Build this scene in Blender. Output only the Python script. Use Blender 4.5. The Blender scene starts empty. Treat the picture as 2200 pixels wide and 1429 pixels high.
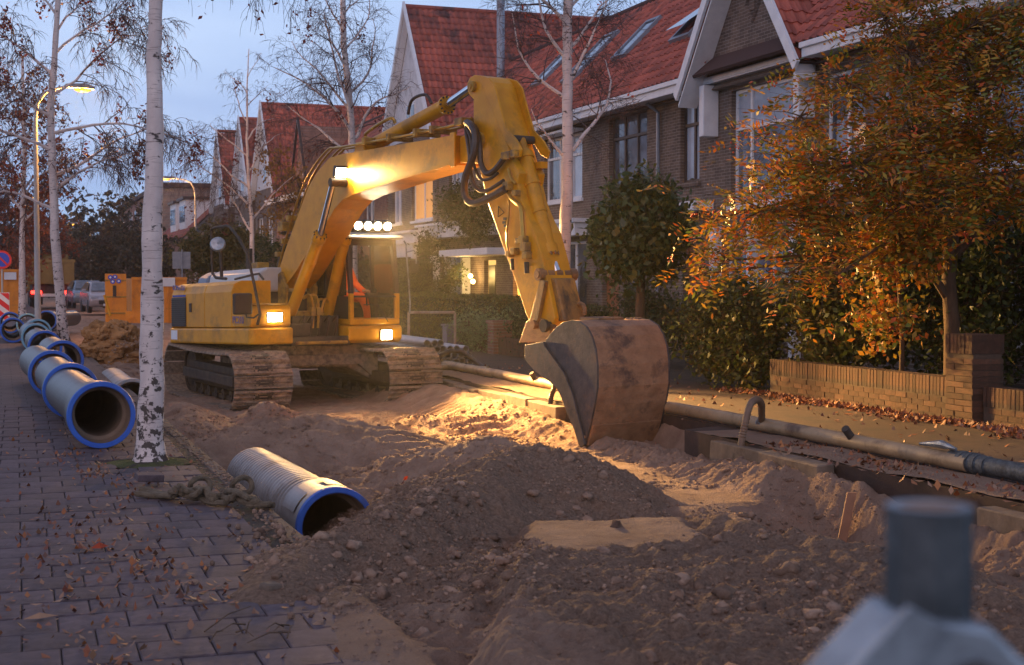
import bpy, bmesh, math, random
import numpy as np
from math import sin, cos, pi, radians, sqrt, atan, atan2
from mathutils import Vector, Matrix, noise as mnoise
random.seed(7); rng = np.random.default_rng(7)
S = bpy.context.scene
COL = S.collection

# ------------------------------------------------------------ camera
FPX, CX, CY = 3055.0, 1100.0, 714.5
YAW, PITCH = atan(1100/FPX), -atan(114.5/FPX)
CAM = Vector((0, 0, 1.52))
cd = bpy.data.cameras.new('camera'); cam = bpy.data.objects.new('camera', cd); COL.objects.link(cam)
cam.location = CAM; cam.rotation_euler = (pi/2+PITCH, 0, -YAW)
cd.sensor_width = 36; cd.lens = 36*FPX/2200; cd.clip_start = .05; cd.clip_end = 2000
cd.dof.use_dof = True; cd.dof.focus_distance = 15.0; cd.dof.aperture_fstop = 6.3
S.camera = cam

# ------------------------------------------------------------ dusk sky
W = bpy.data.worlds.new('World'); S.world = W; W.use_nodes = True
nt = W.node_tree; nt.nodes.clear()
SUN_EL, SUN_ROT = radians(-1.5), radians(150)
sky = nt.nodes.new('ShaderNodeTexSky'); sky.sky_type = 'NISHITA'; sky.sun_disc = False
sky.sun_elevation = SUN_EL; sky.sun_rotation = SUN_ROT
tc = nt.nodes.new('ShaderNodeTexCoord'); mp = nt.nodes.new('ShaderNodeMapping'); mp.inputs['Scale'].default_value = (1.2, 1.2, 4.5)
nz = nt.nodes.new('ShaderNodeTexNoise'); nz.inputs['Scale'].default_value = 2.2; nz.inputs['Detail'].default_value = 5; nz.inputs['Roughness'].default_value = .55
cr = nt.nodes.new('ShaderNodeValToRGB')
cr.color_ramp.elements[0].position = .36; cr.color_ramp.elements[0].color = (.27, .42, .69, 1)
cr.color_ramp.elements[1].position = .66; cr.color_ramp.elements[1].color = (.44, .60, .83, 1)
mul = nt.nodes.new('ShaderNodeVectorMath'); mul.operation = 'SCALE'; mul.inputs['Scale'].default_value = 1.2
mx = nt.nodes.new('ShaderNodeMix'); mx.data_type = 'RGBA'; mx.inputs['Factor'].default_value = .86
bg = nt.nodes.new('ShaderNodeBackground'); out = nt.nodes.new('ShaderNodeOutputWorld')
L = nt.links.new
L(tc.outputs['Generated'], mp.inputs['Vector']); L(mp.outputs[0], nz.inputs['Vector']); L(nz.outputs['Fac'], cr.inputs['Fac'])
L(sky.outputs[0], mul.inputs[0]); L(mul.outputs[0], mx.inputs['A']); L(cr.outputs[0], mx.inputs['B'])
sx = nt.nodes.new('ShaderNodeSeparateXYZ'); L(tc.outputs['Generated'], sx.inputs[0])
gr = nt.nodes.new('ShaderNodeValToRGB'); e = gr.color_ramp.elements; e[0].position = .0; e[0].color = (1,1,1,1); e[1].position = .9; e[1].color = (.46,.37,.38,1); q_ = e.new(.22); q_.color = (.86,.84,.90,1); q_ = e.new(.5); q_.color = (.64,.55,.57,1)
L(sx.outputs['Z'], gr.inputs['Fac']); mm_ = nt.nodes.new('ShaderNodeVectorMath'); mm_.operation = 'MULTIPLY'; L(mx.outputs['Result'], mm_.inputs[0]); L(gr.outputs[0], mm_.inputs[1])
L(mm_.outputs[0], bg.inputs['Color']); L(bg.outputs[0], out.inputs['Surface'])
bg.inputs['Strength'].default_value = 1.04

sd = bpy.data.lights.new('sun', 'SUN'); so = bpy.data.objects.new('sun', sd); COL.objects.link(so)
sd.energy = .42; sd.angle = radians(50); sd.color = (1, .60, .46)
so.rotation_euler = (radians(62), 0, radians(-42))

S.view_settings.view_transform = 'Standard'; S.view_settings.look = 'None'
S.view_settings.exposure = .6; S.view_settings.gamma = 1; S.view_settings.use_curve_mapping = False
S.cycles.use_denoising = True; S.cycles.max_bounces = 6; S.cycles.transparent_max_bounces = 16
S.cycles.sample_clamp_indirect = 4; S.cycles.volume_bounces = 0

# ------------------------------------------------------------ picture measuring helpers (photo pixel -> point in the place)
_f = Vector((sin(YAW)*cos(PITCH), cos(YAW)*cos(PITCH), sin(PITCH))); _r = Vector((cos(YAW), -sin(YAW), 0)); _u = _r.cross(_f)
def ray(px, py): return _f + _r*((px-CX)/FPX) + _u*((CY-py)/FPX)
def on_z(px, py, z=0): r = ray(px, py); return CAM + r*((z-CAM.z)/r.z)
def on_x(px, py, x): r = ray(px, py); return CAM + r*(x/r.x)
def on_y(px, py, y): r = ray(px, py); return CAM + r*(y/r.y)
def at_d(px, py, d): return CAM + ray(px, py)*d

# ------------------------------------------------------------ materials
MATS = {}
def nodes_of(name):
    m = bpy.data.materials.new(name); m.use_nodes = True; MATS[name] = m
    n = m.node_tree; b = n.nodes['Principled BSDF']; return m, n, b
def mat(name, c1, c2=None, rough=.7, metal=0, scale=6, bump=0, bscale=None, detail=6, stretch=(1,1,1), c3=None, spec=.5, coord='Object', island=0, objrand=0, coat=0, lo=.35, hi=.65, transl=0, bdist=.02):
    """noise-varied principled material: c1<->c2 by noise, optional c3 patches, random brightness per island or object"""
    m, n, b = nodes_of(name); N = n.nodes.new; K = n.links.new
    t = N('ShaderNodeTexCoord'); mpp = N('ShaderNodeMapping'); mpp.inputs['Scale'].default_value = stretch
    K(t.outputs[coord], mpp.inputs['Vector'])
    src = mpp.outputs[0]
    c2 = c2 or c1
    a = N('ShaderNodeTexNoise'); a.inputs['Scale'].default_value = scale; a.inputs['Detail'].default_value = detail; a.inputs['Roughness'].default_value = .62
    K(src, a.inputs['Vector'])
    r = N('ShaderNodeValToRGB'); r.color_ramp.elements[0].color = (*c1, 1); r.color_ramp.elements[1].color = (*c2, 1)
    r.color_ramp.elements[0].position = lo; r.color_ramp.elements[1].position = hi
    K(a.outputs['Fac'], r.inputs['Fac']); colr = r.outputs[0]
    if c3:
        a3 = N('ShaderNodeTexNoise'); a3.inputs['Scale'].default_value = scale*.37; a3.inputs['Detail'].default_value = 8; a3.inputs['Roughness'].default_value = .7
        K(src, a3.inputs['Vector'])
        r3 = N('ShaderNodeValToRGB'); r3.color_ramp.elements[0].position = .52; r3.color_ramp.elements[1].position = .64
        K(a3.outputs['Fac'], r3.inputs['Fac'])
        x = N('ShaderNodeMix'); x.data_type = 'RGBA'; K(r3.outputs[0], x.inputs['Factor']); K(colr, x.inputs['A']); x.inputs['B'].default_value = (*c3, 1)
        colr = x.outputs['Result']
    for kind, amt in (('i', island), ('o', objrand)):
        if amt:
            if kind == 'i': g = N('ShaderNodeNewGeometry'); rv = g.outputs['Random Per Island']
            else: g = N('ShaderNodeObjectInfo'); rv = g.outputs['Random']
            mr = N('ShaderNodeMapRange'); mr.inputs['To Min'].default_value = 1-amt; mr.inputs['To Max'].default_value = 1+amt
            K(rv, mr.inputs['Value']); h = N('ShaderNodeVectorMath'); h.operation = 'SCALE'
            K(colr, h.inputs[0]); K(mr.outputs[0], h.inputs['Scale']); colr = h.outputs[0]
    K(colr, b.inputs['Base Color'])
    b.inputs['Roughness'].default_value = rough; b.inputs['Metallic'].default_value = metal
    b.inputs['Specular IOR Level'].default_value = spec
    if coat: b.inputs['Coat Weight'].default_value = coat
    if bump:
        bn = N('ShaderNodeTexNoise'); bn.inputs['Scale'].default_value = bscale or scale*3; bn.inputs['Detail'].default_value = 8; bn.inputs['Roughness'].default_value = .7
        K(src, bn.inputs['Vector']); bb = N('ShaderNodeBump'); bb.inputs['Strength'].default_value = bump; bb.inputs['Distance'].default_value = bdist
        K(bn.outputs['Fac'], bb.inputs['Height']); K(bb.outputs[0], b.inputs['Normal'])
    if transl:
        tr = N('ShaderNodeBsdfTranslucent'); K(colr, tr.inputs['Color']); ms = N('ShaderNodeMixShader'); ms.inputs[0].default_value = transl
        o = n.nodes['Material Output']; K(b.outputs[0], ms.inputs[1]); K(tr.outputs[0], ms.inputs[2]); K(ms.outputs[0], o.inputs['Surface'])
    return m
def leafmat(name, cols, rough=.5, transl=.25, spec=.4):
    """every leaf (island) takes its own colour from the list"""
    m, n, b = nodes_of(name); N = n.nodes.new; K = n.links.new
    g = N('ShaderNodeNewGeometry'); r = N('ShaderNodeValToRGB'); e = r.color_ramp.elements
    r.color_ramp.interpolation = 'LINEAR'
    for i, c in enumerate(cols):
        p = i/(len(cols)-1)
        if i < 2: e[i].position = p; e[i].color = (*c, 1)
        else: q = e.new(p); q.color = (*c, 1)
    e[1].position = 1/(len(cols)-1)
    K(g.outputs['Random Per Island'], r.inputs['Fac']); K(r.outputs[0], b.inputs['Base Color'])
    b.inputs['Roughness'].default_value = rough; b.inputs['Specular IOR Level'].default_value = spec
    tr = N('ShaderNodeBsdfTranslucent'); K(r.outputs[0], tr.inputs['Color']); ms = N('ShaderNodeMixShader'); ms.inputs[0].default_value = transl
    o = n.nodes['Material Output']; K(b.outputs[0], ms.inputs[1]); K(tr.outputs[0], ms.inputs[2]); K(ms.outputs[0], o.inputs['Surface'])
    return m
def emat(name, c, s):
    m, n, b = nodes_of(name); b.inputs['Base Color'].default_value = (c[0]*.05, c[1]*.05, c[2]*.05, 1); b.inputs['Specular IOR Level'].default_value = .1
    b.inputs['Emission Color'].default_value = (*c, 1); b.inputs['Emission Strength'].default_value = s; return m
def brickmat(name, c1, c2, mortar, axes='YZ', bw=.22, bh=.065, rough=.85, bump=.35, var=.5):
    m, n, b = nodes_of(name); N = n.nodes.new; K = n.links.new
    t = N('ShaderNodeTexCoord'); s = N('ShaderNodeSeparateXYZ'); c = N('ShaderNodeCombineXYZ')
    K(t.outputs['Object'], s.inputs[0])
    if axes == 'AUTO':
        ad = N('ShaderNodeMath'); ad.operation = 'ADD'; K(s.outputs['X'], ad.inputs[0]); K(s.outputs['Y'], ad.inputs[1]); K(ad.outputs[0], c.inputs['X'])
    else: K(s.outputs[axes[0]], c.inputs['X'])
    K(s.outputs[axes[1] if axes != 'AUTO' else 'Z'], c.inputs['Y'])
    br = N('ShaderNodeTexBrick'); br.inputs['Scale'].default_value = 1; br.inputs['Brick Width'].default_value = bw; br.inputs['Row Height'].default_value = bh
    br.inputs['Mortar Size'].default_value = .006; br.inputs['Mortar Smooth'].default_value = .2; br.inputs['Bias'].default_value = 0
    br.inputs['Color1'].default_value = (*c1, 1); br.inputs['Color2'].default_value = (*c2, 1); br.inputs['Mortar'].default_value = (*mortar, 1)
    K(c.outputs[0], br.inputs['Vector'])
    a = N('ShaderNodeTexNoise'); a.inputs['Scale'].default_value = 3; a.inputs['Detail'].default_value = 8; K(t.outputs['Object'], a.inputs['Vector'])
    mr = N('ShaderNodeMapRange'); mr.inputs['From Min'].default_value = .3; mr.inputs['From Max'].default_value = .7; mr.inputs['To Min'].default_value = 1-var*.5; mr.inputs['To Max'].default_value = 1+var*.5
    K(a.outputs['Fac'], mr.inputs['Value']); h = N('ShaderNodeVectorMath'); h.operation = 'SCALE'; K(br.outputs['Color'], h.inputs[0]); K(mr.outputs[0], h.inputs['Scale'])
    K(h.outputs[0], b.inputs['Base Color']); b.inputs['Roughness'].default_value = rough
    bb = N('ShaderNodeBump'); bb.inputs['Strength'].default_value = bump; bb.inputs['Distance'].default_value = .01; bb.invert = True
    K(br.outputs['Fac'], bb.inputs['Height']); K(bb.outputs[0], b.inputs['Normal'])
    return m
def glassmat(name, tint=(.9,.95,1), mixf=.25, rough=.02, dust=0):
    m, n, b = nodes_of(name); N = n.nodes.new; K = n.links.new
    n.nodes.remove(b); tr = N('ShaderNodeBsdfTransparent'); tr.inputs[0].default_value = (*tint, 1)
    gl = N('ShaderNodeBsdfGlossy'); gl.inputs['Roughness'].default_value = rough
    fr = N('ShaderNodeFresnel'); fr.inputs[0].default_value = 1.5
    ad = N('ShaderNodeMath'); ad.operation = 'ADD'; ad.inputs[1].default_value = mixf*.3; K(fr.outputs[0], ad.inputs[0])
    ms = N('ShaderNodeMixShader'); K(ad.outputs[0], ms.inputs[0]); K(tr.outputs[0], ms.inputs[1]); K(gl.outputs[0], ms.inputs[2])
    if dust:
        df = N('ShaderNodeBsdfDiffuse'); df.inputs[0].default_value = (.45,.33,.20,1); m2 = N('ShaderNodeMixShader'); m2.inputs[0].default_value = dust; K(ms.outputs[0], m2.inputs[1]); K(df.outputs[0], m2.inputs[2]); K(m2.outputs[0], n.nodes['Material Output'].inputs['Surface'])
    else: K(ms.outputs[0], n.nodes['Material Output'].inputs['Surface'])
    return m

M_yellow = mat('yellow_paint', (.66,.30,.007), (.55,.235,.006), rough=.42, scale=4, c3=(.36,.17,.015), bump=.10, bscale=40, coat=.0, spec=.35)
M_dirty = mat('dirty_yellow_paint', (.50,.28,.03), (.20,.11,.035), rough=.6, scale=7, c3=(.10,.055,.03), bump=.3, bscale=30)
M_rust = mat('rusty_steel', (.20,.095,.045), (.34,.17,.07), rough=.55, metal=.25, scale=5, c3=(.13,.07,.04), bump=.35, bscale=28, stretch=(1,1,3))
M_shell = mat('worn_bucket_steel', (.22,.105,.055), (.42,.23,.125), rough=.55, metal=.15, scale=7, c3=(.10,.055,.042), bump=.7, bscale=18, stretch=(1,.85,1.15), lo=.25, hi=.75)
M_link = mat('greasy_linkage_paint', (.40,.19,.03), (.17,.085,.03), rough=.5, scale=6, c3=(.028,.018,.014), bump=.4, bscale=24, stretch=(1,1,.5))
M_sidepl = mat('dark_bucket_steel', (.045,.045,.055), (.10,.09,.09), rough=.5, metal=.5, scale=5, c3=(.15,.10,.075), bump=.3, bscale=30)
M_track = mat('track_steel_caked_in_sand', (.15,.115,.09), (.34,.26,.19), rough=.85, scale=13, objrand=.15, c3=(.09,.07,.058), bump=.9, bscale=34)
M_dark = mat('dark_machine_steel', (.025,.02,.018), (.06,.045,.035), rough=.7, scale=6, bump=.3)
M_black = mat('black_rubber', (.018,.016,.016), (.03,.025,.024), rough=.5, scale=8)
M_chrome = mat('chrome_rod', (.75,.75,.77), rough=.12, metal=1)
M_hose = mat('hydraulic_hose', (.035,.022,.018), (.06,.035,.03), rough=.45, scale=20)
M_gold = mat('plated_tube', (.55,.30,.05), (.40,.22,.05), rough=.3, metal=.6, scale=12)
M_glass = glassmat('window_glass', (.97,.94,.88), .02, dust=.055)
M_grey = mat('sky_reflection_grey', (.42,.42,.42), (.50,.50,.50), rough=.35, scale=4)  # pale grey stands for sky reflected in the glossy yellow hood
M_orange_cloth = mat('orange_work_clothing', (.90,.16,.02), (.75,.12,.015), rough=.8, scale=9, bump=.4)
M_skin = mat('skin', (.45,.25,.17), rough=.5)
M_pave = mat('concrete_paver', (.066,.047,.057), (.118,.086,.097), rough=.82, scale=9, c3=(.045,.031,.036), bump=.35, bscale=70, objrand=.20, detail=9, bdist=.006)
M_pavefar = brickmat('far_paving', (.085,.062,.064), (.11,.082,.082), (.04,.03,.03), axes='XY', bw=.3, bh=.3)
M_joint = mat('mossy_joint_sand', (.05,.038,.032), (.08,.062,.045), rough=.95, scale=20, c3=(.055,.06,.025), bump=.5)
M_kerb = mat('kerb_stone', (.12,.085,.062), (.20,.145,.105), rough=.85, scale=7, c3=(.09,.06,.042), bump=.4, objrand=.15)
def sandmat():
    """dry pale sand and dark dug soil; the share of soil is painted per vertex by where the heaps lie"""
    m, n, b = nodes_of('sand_and_soil'); N = n.nodes.new; K = n.links.new
    t = N('ShaderNodeTexCoord')
    def noise(sc, det, rg=.65): a = N('ShaderNodeTexNoise'); a.inputs['Scale'].default_value = sc; a.inputs['Detail'].default_value = det; a.inputs['Roughness'].default_value = rg; K(t.outputs['Object'], a.inputs['Vector']); return a.outputs['Fac']
    def ramp(f, p0, p1, c0, c1): r = N('ShaderNodeValToRGB'); e = r.color_ramp.elements; e[0].position = p0; e[1].position = p1; e[0].color = (*c0, 1); e[1].color = (*c1, 1); K(f, r.inputs['Fac']); return r.outputs[0]
    n1 = noise(3, 10); n2 = noise(38, 8, .7)
    sand = ramp(n1, .35, .65, (.29,.185,.135), (.45,.305,.225)); soil = ramp(n2, .3, .7, (.16,.102,.074), (.39,.262,.185))
    at = N('ShaderNodeAttribute'); at.attribute_name = 'soil'
    ad = N('ShaderNodeMath'); ad.operation = 'MULTIPLY_ADD'; K(n1, ad.inputs[0]); ad.inputs[1].default_value = .9; K(at.outputs['Fac'], ad.inputs[2])
    fac = N('ShaderNodeMapRange'); fac.inputs['From Min'].default_value = .72; fac.inputs['From Max'].default_value = 1.18; K(ad.outputs[0], fac.inputs['Value'])
    x = N('ShaderNodeMix'); x.data_type = 'RGBA'; K(fac.outputs[0], x.inputs['Factor']); K(sand, x.inputs['A']); K(soil, x.inputs['B'])
    K(x.outputs['Result'], b.inputs['Base Color']); b.inputs['Roughness'].default_value = .95; b.inputs['Specular IOR Level'].default_value = .15
    bb = N('ShaderNodeBump'); bb.inputs['Strength'].default_value = 1; bb.inputs['Distance'].default_value = .05; K(n2, bb.inputs['Height'])
    K(bb.outputs[0], b.inputs['Normal']); return m
M_sand = sandmat()
M_clod = mat('dug_soil_clods', (.155,.10,.075), (.37,.25,.18), rough=.95, scale=9, bump=.8, bscale=50, island=.35, spec=.15)
M_clay = mat('yellow_clay', (.27,.125,.04), (.38,.19,.07), rough=.9, scale=2.5, c3=(.12,.055,.02), bump=.9, bscale=10, island=.2)
M_asph = mat('dark_brick_paving', (.040,.021,.016), (.064,.034,.024), rough=.85, scale=5, c3=(.028,.018,.015), bump=.4, bscale=60)
M_soil = mat('garden_soil', (.03,.022,.015), (.055,.04,.028), rough=1, scale=4, bump=.8)
M_bark = mat('dark_bark', (.07,.04,.022), (.14,.085,.05), rough=.9, scale=10, stretch=(1,1,.3), bump=.8, bscale=30)
M_twig = mat('birch_twig', (.06,.035,.035), (.10,.06,.055), rough=.8, scale=4)
M_blue = mat('blue_rim_paint', (.018,.09,.46), (.03,.13,.52), rough=.5, scale=7, c3=(.06,.09,.20), bump=.1)
M_ltblue = mat('weathered_pale_blue_rim', (.22,.42,.50), (.16,.34,.48), rough=.5, scale=8, c3=(.2,.3,.35))
M_pipe = mat('grey_pipe_skin', (.075,.08,.085), (.115,.115,.118), rough=.38, scale=6, c3=(.11,.105,.10), bump=.1, metal=.2)
M_silver = mat('silver_pipe_skin', (.24,.255,.275), (.32,.33,.35), rough=.48, scale=5, metal=.15, c3=(.17,.165,.165), bump=.08)
M_inner = mat('cement_pipe_lining', (.16,.115,.085), (.23,.165,.12), rough=.8, scale=5, bump=.2)
M_pvc = mat('grey_plastic_pipe', (.30,.29,.31), (.38,.36,.38), rough=.35, scale=3)
M_drain = mat('muddy_drain_pipe', (.30,.20,.11), (.42,.29,.165), rough=.5, scale=4, c3=(.12,.07,.04), bump=.2, metal=.1)
M_galv = mat('galvanised_steel', (.22,.245,.27), (.40,.44,.48), rough=.42, metal=.75, scale=14, c3=(.15,.16,.175), bump=.15)
M_galvd = mat('dull_dark_galvanised_steel', (.055,.065,.07), (.13,.145,.155), rough=.55, metal=.5, scale=30, c3=(.05,.055,.06), bump=.3)
M_kerbl = mat('dark_kerb_stone', (.075,.058,.055), (.12,.095,.085), rough=.9, scale=9, c3=(.15,.105,.075), bump=.5, bscale=50, objrand=.2)  # left kerb stone set darker and greyer to offset warm lamp light
M_lamp = mat('lamp_post_paint', (.38,.37,.36), (.45,.43,.41), rough=.4, scale=5)
M_white = mat('white_paintwork', (.62,.64,.68), (.72,.74,.77), rough=.45, scale=5)
M_gablew = mat('pale_render', (.52,.54,.58), (.64,.65,.68), rough=.8, scale=3, c3=(.42,.43,.45), bump=.2)
M_brick = brickmat('brown_brickwork', (.085,.058,.046), (.145,.10,.078), (.23,.20,.18))
M_brickx = brickmat('brown_side_brickwork', (.085,.058,.046), (.145,.10,.078), (.22,.19,.17), axes='XZ')
M_brickr = brickmat('red_brickwork', (.20,.08,.05), (.28,.12,.075), (.25,.2,.17))
M_loosebrick = mat('garden_wall_brick', (.06,.029,.017), (.105,.05,.028), rough=.9, scale=12, c3=(.05,.034,.024), objrand=.4, bump=.5, bscale=60)
M_mortar = mat('mortar', (.065,.045,.032), (.095,.066,.046), rough=.95, scale=14, bump=.4)
M_tile = mat('red_roof_tile', (.25,.058,.038), (.37,.092,.055), rough=.6, scale=3, objrand=.32, island=.32, c3=(.085,.035,.032), bump=.2)
M_tilebase = mat('roof_underlay', (.06,.03,.028), rough=.9)
M_darkwood = mat('dark_brown_frame', (.035,.02,.018), (.05,.03,.025), rough=.5, scale=6)
M_pane = mat('sky_tinted_pane', (.035,.045,.06), (.15,.18,.24), rough=.05, scale=1.2, spec=1.0)  # pale blue in the pane colour is a painted sky and curtain reflection
M_panebl = mat('curtained_pane', (.28,.33,.40), (.42,.47,.56), rough=.06, scale=1.5, spec=1.0)
M_paneor = emat('lit_room_pane', (1.0,.42,.14), .42)
M_door = mat('brown_door', (.20,.06,.02), (.26,.09,.03), rough=.5, scale=5)
M_lead = mat('grey_zinc', (.20,.23,.28), (.28,.31,.36), rough=.45, metal=.4, scale=6)
M_bin = mat('grey_bin_plastic', (.16,.15,.18), rough=.6)
M_orange = mat('orange_container_paint', (.75,.27,.015), (.65,.21,.012), rough=.5, scale=3, c3=(.45,.15,.02), bump=.1)
M_red = mat('red_reflective', (.65,.02,.02), rough=.4)
M_bluesign = mat('blue_sign', (.02,.06,.5), rough=.4)
M_carpaint = mat('silver_blue_car_paint', (.20,.25,.32), rough=.25, metal=.5)
M_carpaint2 = mat('pale_car_paint', (.42,.38,.40), rough=.25, metal=.4)
M_truck = mat('tipper_body_paint', (.20,.13,.04), (.26,.17,.05), rough=.6, scale=3)
M_rope = mat('muddy_rope', (.10,.075,.05), (.17,.13,.085), rough=.9, scale=14, bump=.8, bscale=50)
E_white = emat('worklight_lens', (1.0,.80,.50), 60)
E_sod = emat('sodium_lens', (1.0,.33,.04), 1.7)
E_sodfar = emat('far_sodium_lens', (1.0,.40,.05), 3.0)
E_tail = emat('tail_light', (1.0,.03,.02), 6)
E_porch = emat('porch_light', (1.0,.62,.18), 14)
E_amber = emat('amber_glow', (1.0,.4,.05), 3)
LF_autumn = leafmat('autumn_leaf', [(.12,.15,.018),(.32,.22,.018),(.52,.25,.016),(.50,.14,.014),(.05,.09,.014),(.38,.20,.016),(.52,.09,.014),(.08,.13,.016),(.26,.18,.016)])
LF_berry = leafmat('red_berry', [(.55,.05,.012),(.6,.09,.015)], transl=0)
LF_green = leafmat('dark_green_leaf', [(.02,.035,.010),(.035,.055,.014),(.06,.07,.016),(.014,.025,.008)], rough=.5, spec=.25)
LF_ivy = leafmat('ivy_leaf', [(.03,.055,.012),(.10,.11,.02),(.14,.13,.025),(.04,.05,.012),(.14,.075,.02)], rough=.5, spec=.3)
LF_hedge = leafmat('hedge_leaf', [(.03,.045,.012),(.06,.075,.02),(.09,.08,.02)], rough=.5)
LF_pale = leafmat('pale_leaf', [(.14,.20,.08),(.24,.30,.13),(.09,.13,.05)], rough=.5)
LF_hyd = leafmat('broad_leaf', [(.03,.065,.022),(.06,.10,.035),(.10,.12,.03),(.04,.06,.02),(.16,.13,.02)], rough=.3)
LF_dead = leafmat('fallen_leaf', [(.20,.06,.03),(.32,.11,.035),(.10,.04,.03),(.34,.20,.12),(.16,.055,.04),(.40,.16,.05)], rough=.6, transl=0)
LF_birch = leafmat('withered_birch_leaf', [(.12,.025,.02),(.20,.04,.025),(.08,.02,.02)], rough=.6)
LF_yel = leafmat('yellow_leaf', [(.42,.20,.02),(.30,.13,.02),(.22,.12,.02)], rough=.6)
def birch_bark():
    m, n, b = nodes_of('birch_bark'); N = n.nodes.new; K = n.links.new
    t = N('ShaderNodeTexCoord')
    def noise(sc, st, det=5):
        mm = N('ShaderNodeMapping'); mm.inputs['Scale'].default_value = st; K(t.outputs['Object'], mm.inputs[0])
        a = N('ShaderNodeTexNoise'); a.inputs['Scale'].default_value = sc; a.inputs['Detail'].default_value = det; a.inputs['Roughness'].default_value = .6; K(mm.outputs[0], a.inputs['Vector']); return a.outputs['Fac']
    def ramp(f, p0, p1, c0, c1):
        r = N('ShaderNodeValToRGB'); r.color_ramp.elements[0].position = p0; r.color_ramp.elements[1].position = p1
        r.color_ramp.elements[0].color = (*c0, 1); r.color_ramp.elements[1].color = (*c1, 1); K(f, r.inputs['Fac']); return r.outputs[0]
    base = ramp(noise(5, (1,1,.6)), .35, .65, (.50,.415,.39), (.66,.57,.53))
    lent = ramp(noise(9, (.6,.6,9), 3), .60, .66, (0,0,0), (1,1,1))
    scar = ramp(noise(5.5, (1.2,1.2,2.6), 6), .60, .645, (0,0,0), (1,1,1))
    x1 = N('ShaderNodeMix'); x1.data_type = 'RGBA'; K(lent, x1.inputs['Factor']); K(base, x1.inputs['A']); x1.inputs['B'].default_value = (.30,.24,.22, 1)
    x2 = N('ShaderNodeMix'); x2.data_type = 'RGBA'; K(scar, x2.inputs['Factor']); K(x1.outputs['Result'], x2.inputs['A']); x2.inputs['B'].default_value = (.045,.035,.032, 1)
    # rougher, darker bark near the foot of the tree
    s = N('ShaderNodeSeparateXYZ'); K(t.outputs['Object'], s.inputs[0])
    low = N('ShaderNodeMapRange'); low.inputs['From Min'].default_value = 2.2; low.inputs['From Max'].default_value = 0.0; low.inputs['To Min'].default_value = 0; low.inputs['To Max'].default_value = .16; K(s.outputs['Z'], low.inputs['Value'])
    nn = noise(13, (1,1,1), 5); ad = N('ShaderNodeMath'); ad.operation = 'ADD'; K(nn, ad.inputs[0]); K(low.outputs[0], ad.inputs[1])
    blot = ramp(ad.outputs[0], .66, .70, (0,0,0), (1,1,1))
    x3 = N('ShaderNodeMix'); x3.data_type = 'RGBA'; K(blot, x3.inputs['Factor']); K(x2.outputs['Result'], x3.inputs['A']); x3.inputs['B'].default_value = (.05,.035,.03, 1)
    K(x3.outputs['Result'], b.inputs['Base Color']); b.inputs['Roughness'].default_value = .65
    bb = N('ShaderNodeBump'); bb.inputs['Strength'].default_value = .5; bb.inputs['Distance'].default_value = .01
    sub = N('ShaderNodeMath'); sub.operation = 'SUBTRACT'; K(nn, sub.inputs[0]); K(scar, sub.inputs[1]); K(sub.outputs[0], bb.inputs['Height']); K(bb.outputs[0], b.inputs['Normal'])
    return m
M_birch = birch_bark()

# ------------------------------------------------------------ mesh helpers
FRAME = {}
def make_obj(name, me, parent=None, world=None):
    o = bpy.data.objects.new(name, me); COL.objects.link(o)
    if parent is not None: o.parent = parent; FRAME[o] = FRAME.get(parent, Matrix.Identity(4))
    return o
def tag(o, label=None, cat=None, group=None, kind=None):
    if label: o['label'] = label
    if cat: o['category'] = cat
    if group: o['group'] = group
    if kind: o['kind'] = kind
    return o
def thing(name, label, cat, loc=(0,0,0), rotz=0, group=None):
    o = bpy.data.objects.new(name, None); COL.objects.link(o); o.empty_display_size = .1
    o.location = loc; o.rotation_euler = (0, 0, rotz); FRAME[o] = Matrix.Translation(Vector(loc)) @ Matrix.Rotation(rotz, 4, 'Z')
    return tag(o, label, cat, group)
def basis(d):
    d = Vector(d).normalized(); a = Vector((0,0,1)) if abs(d.z) < .95 else Vector((1,0,0))
    x = a.cross(d).normalized(); return x, d.cross(x), d
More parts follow.
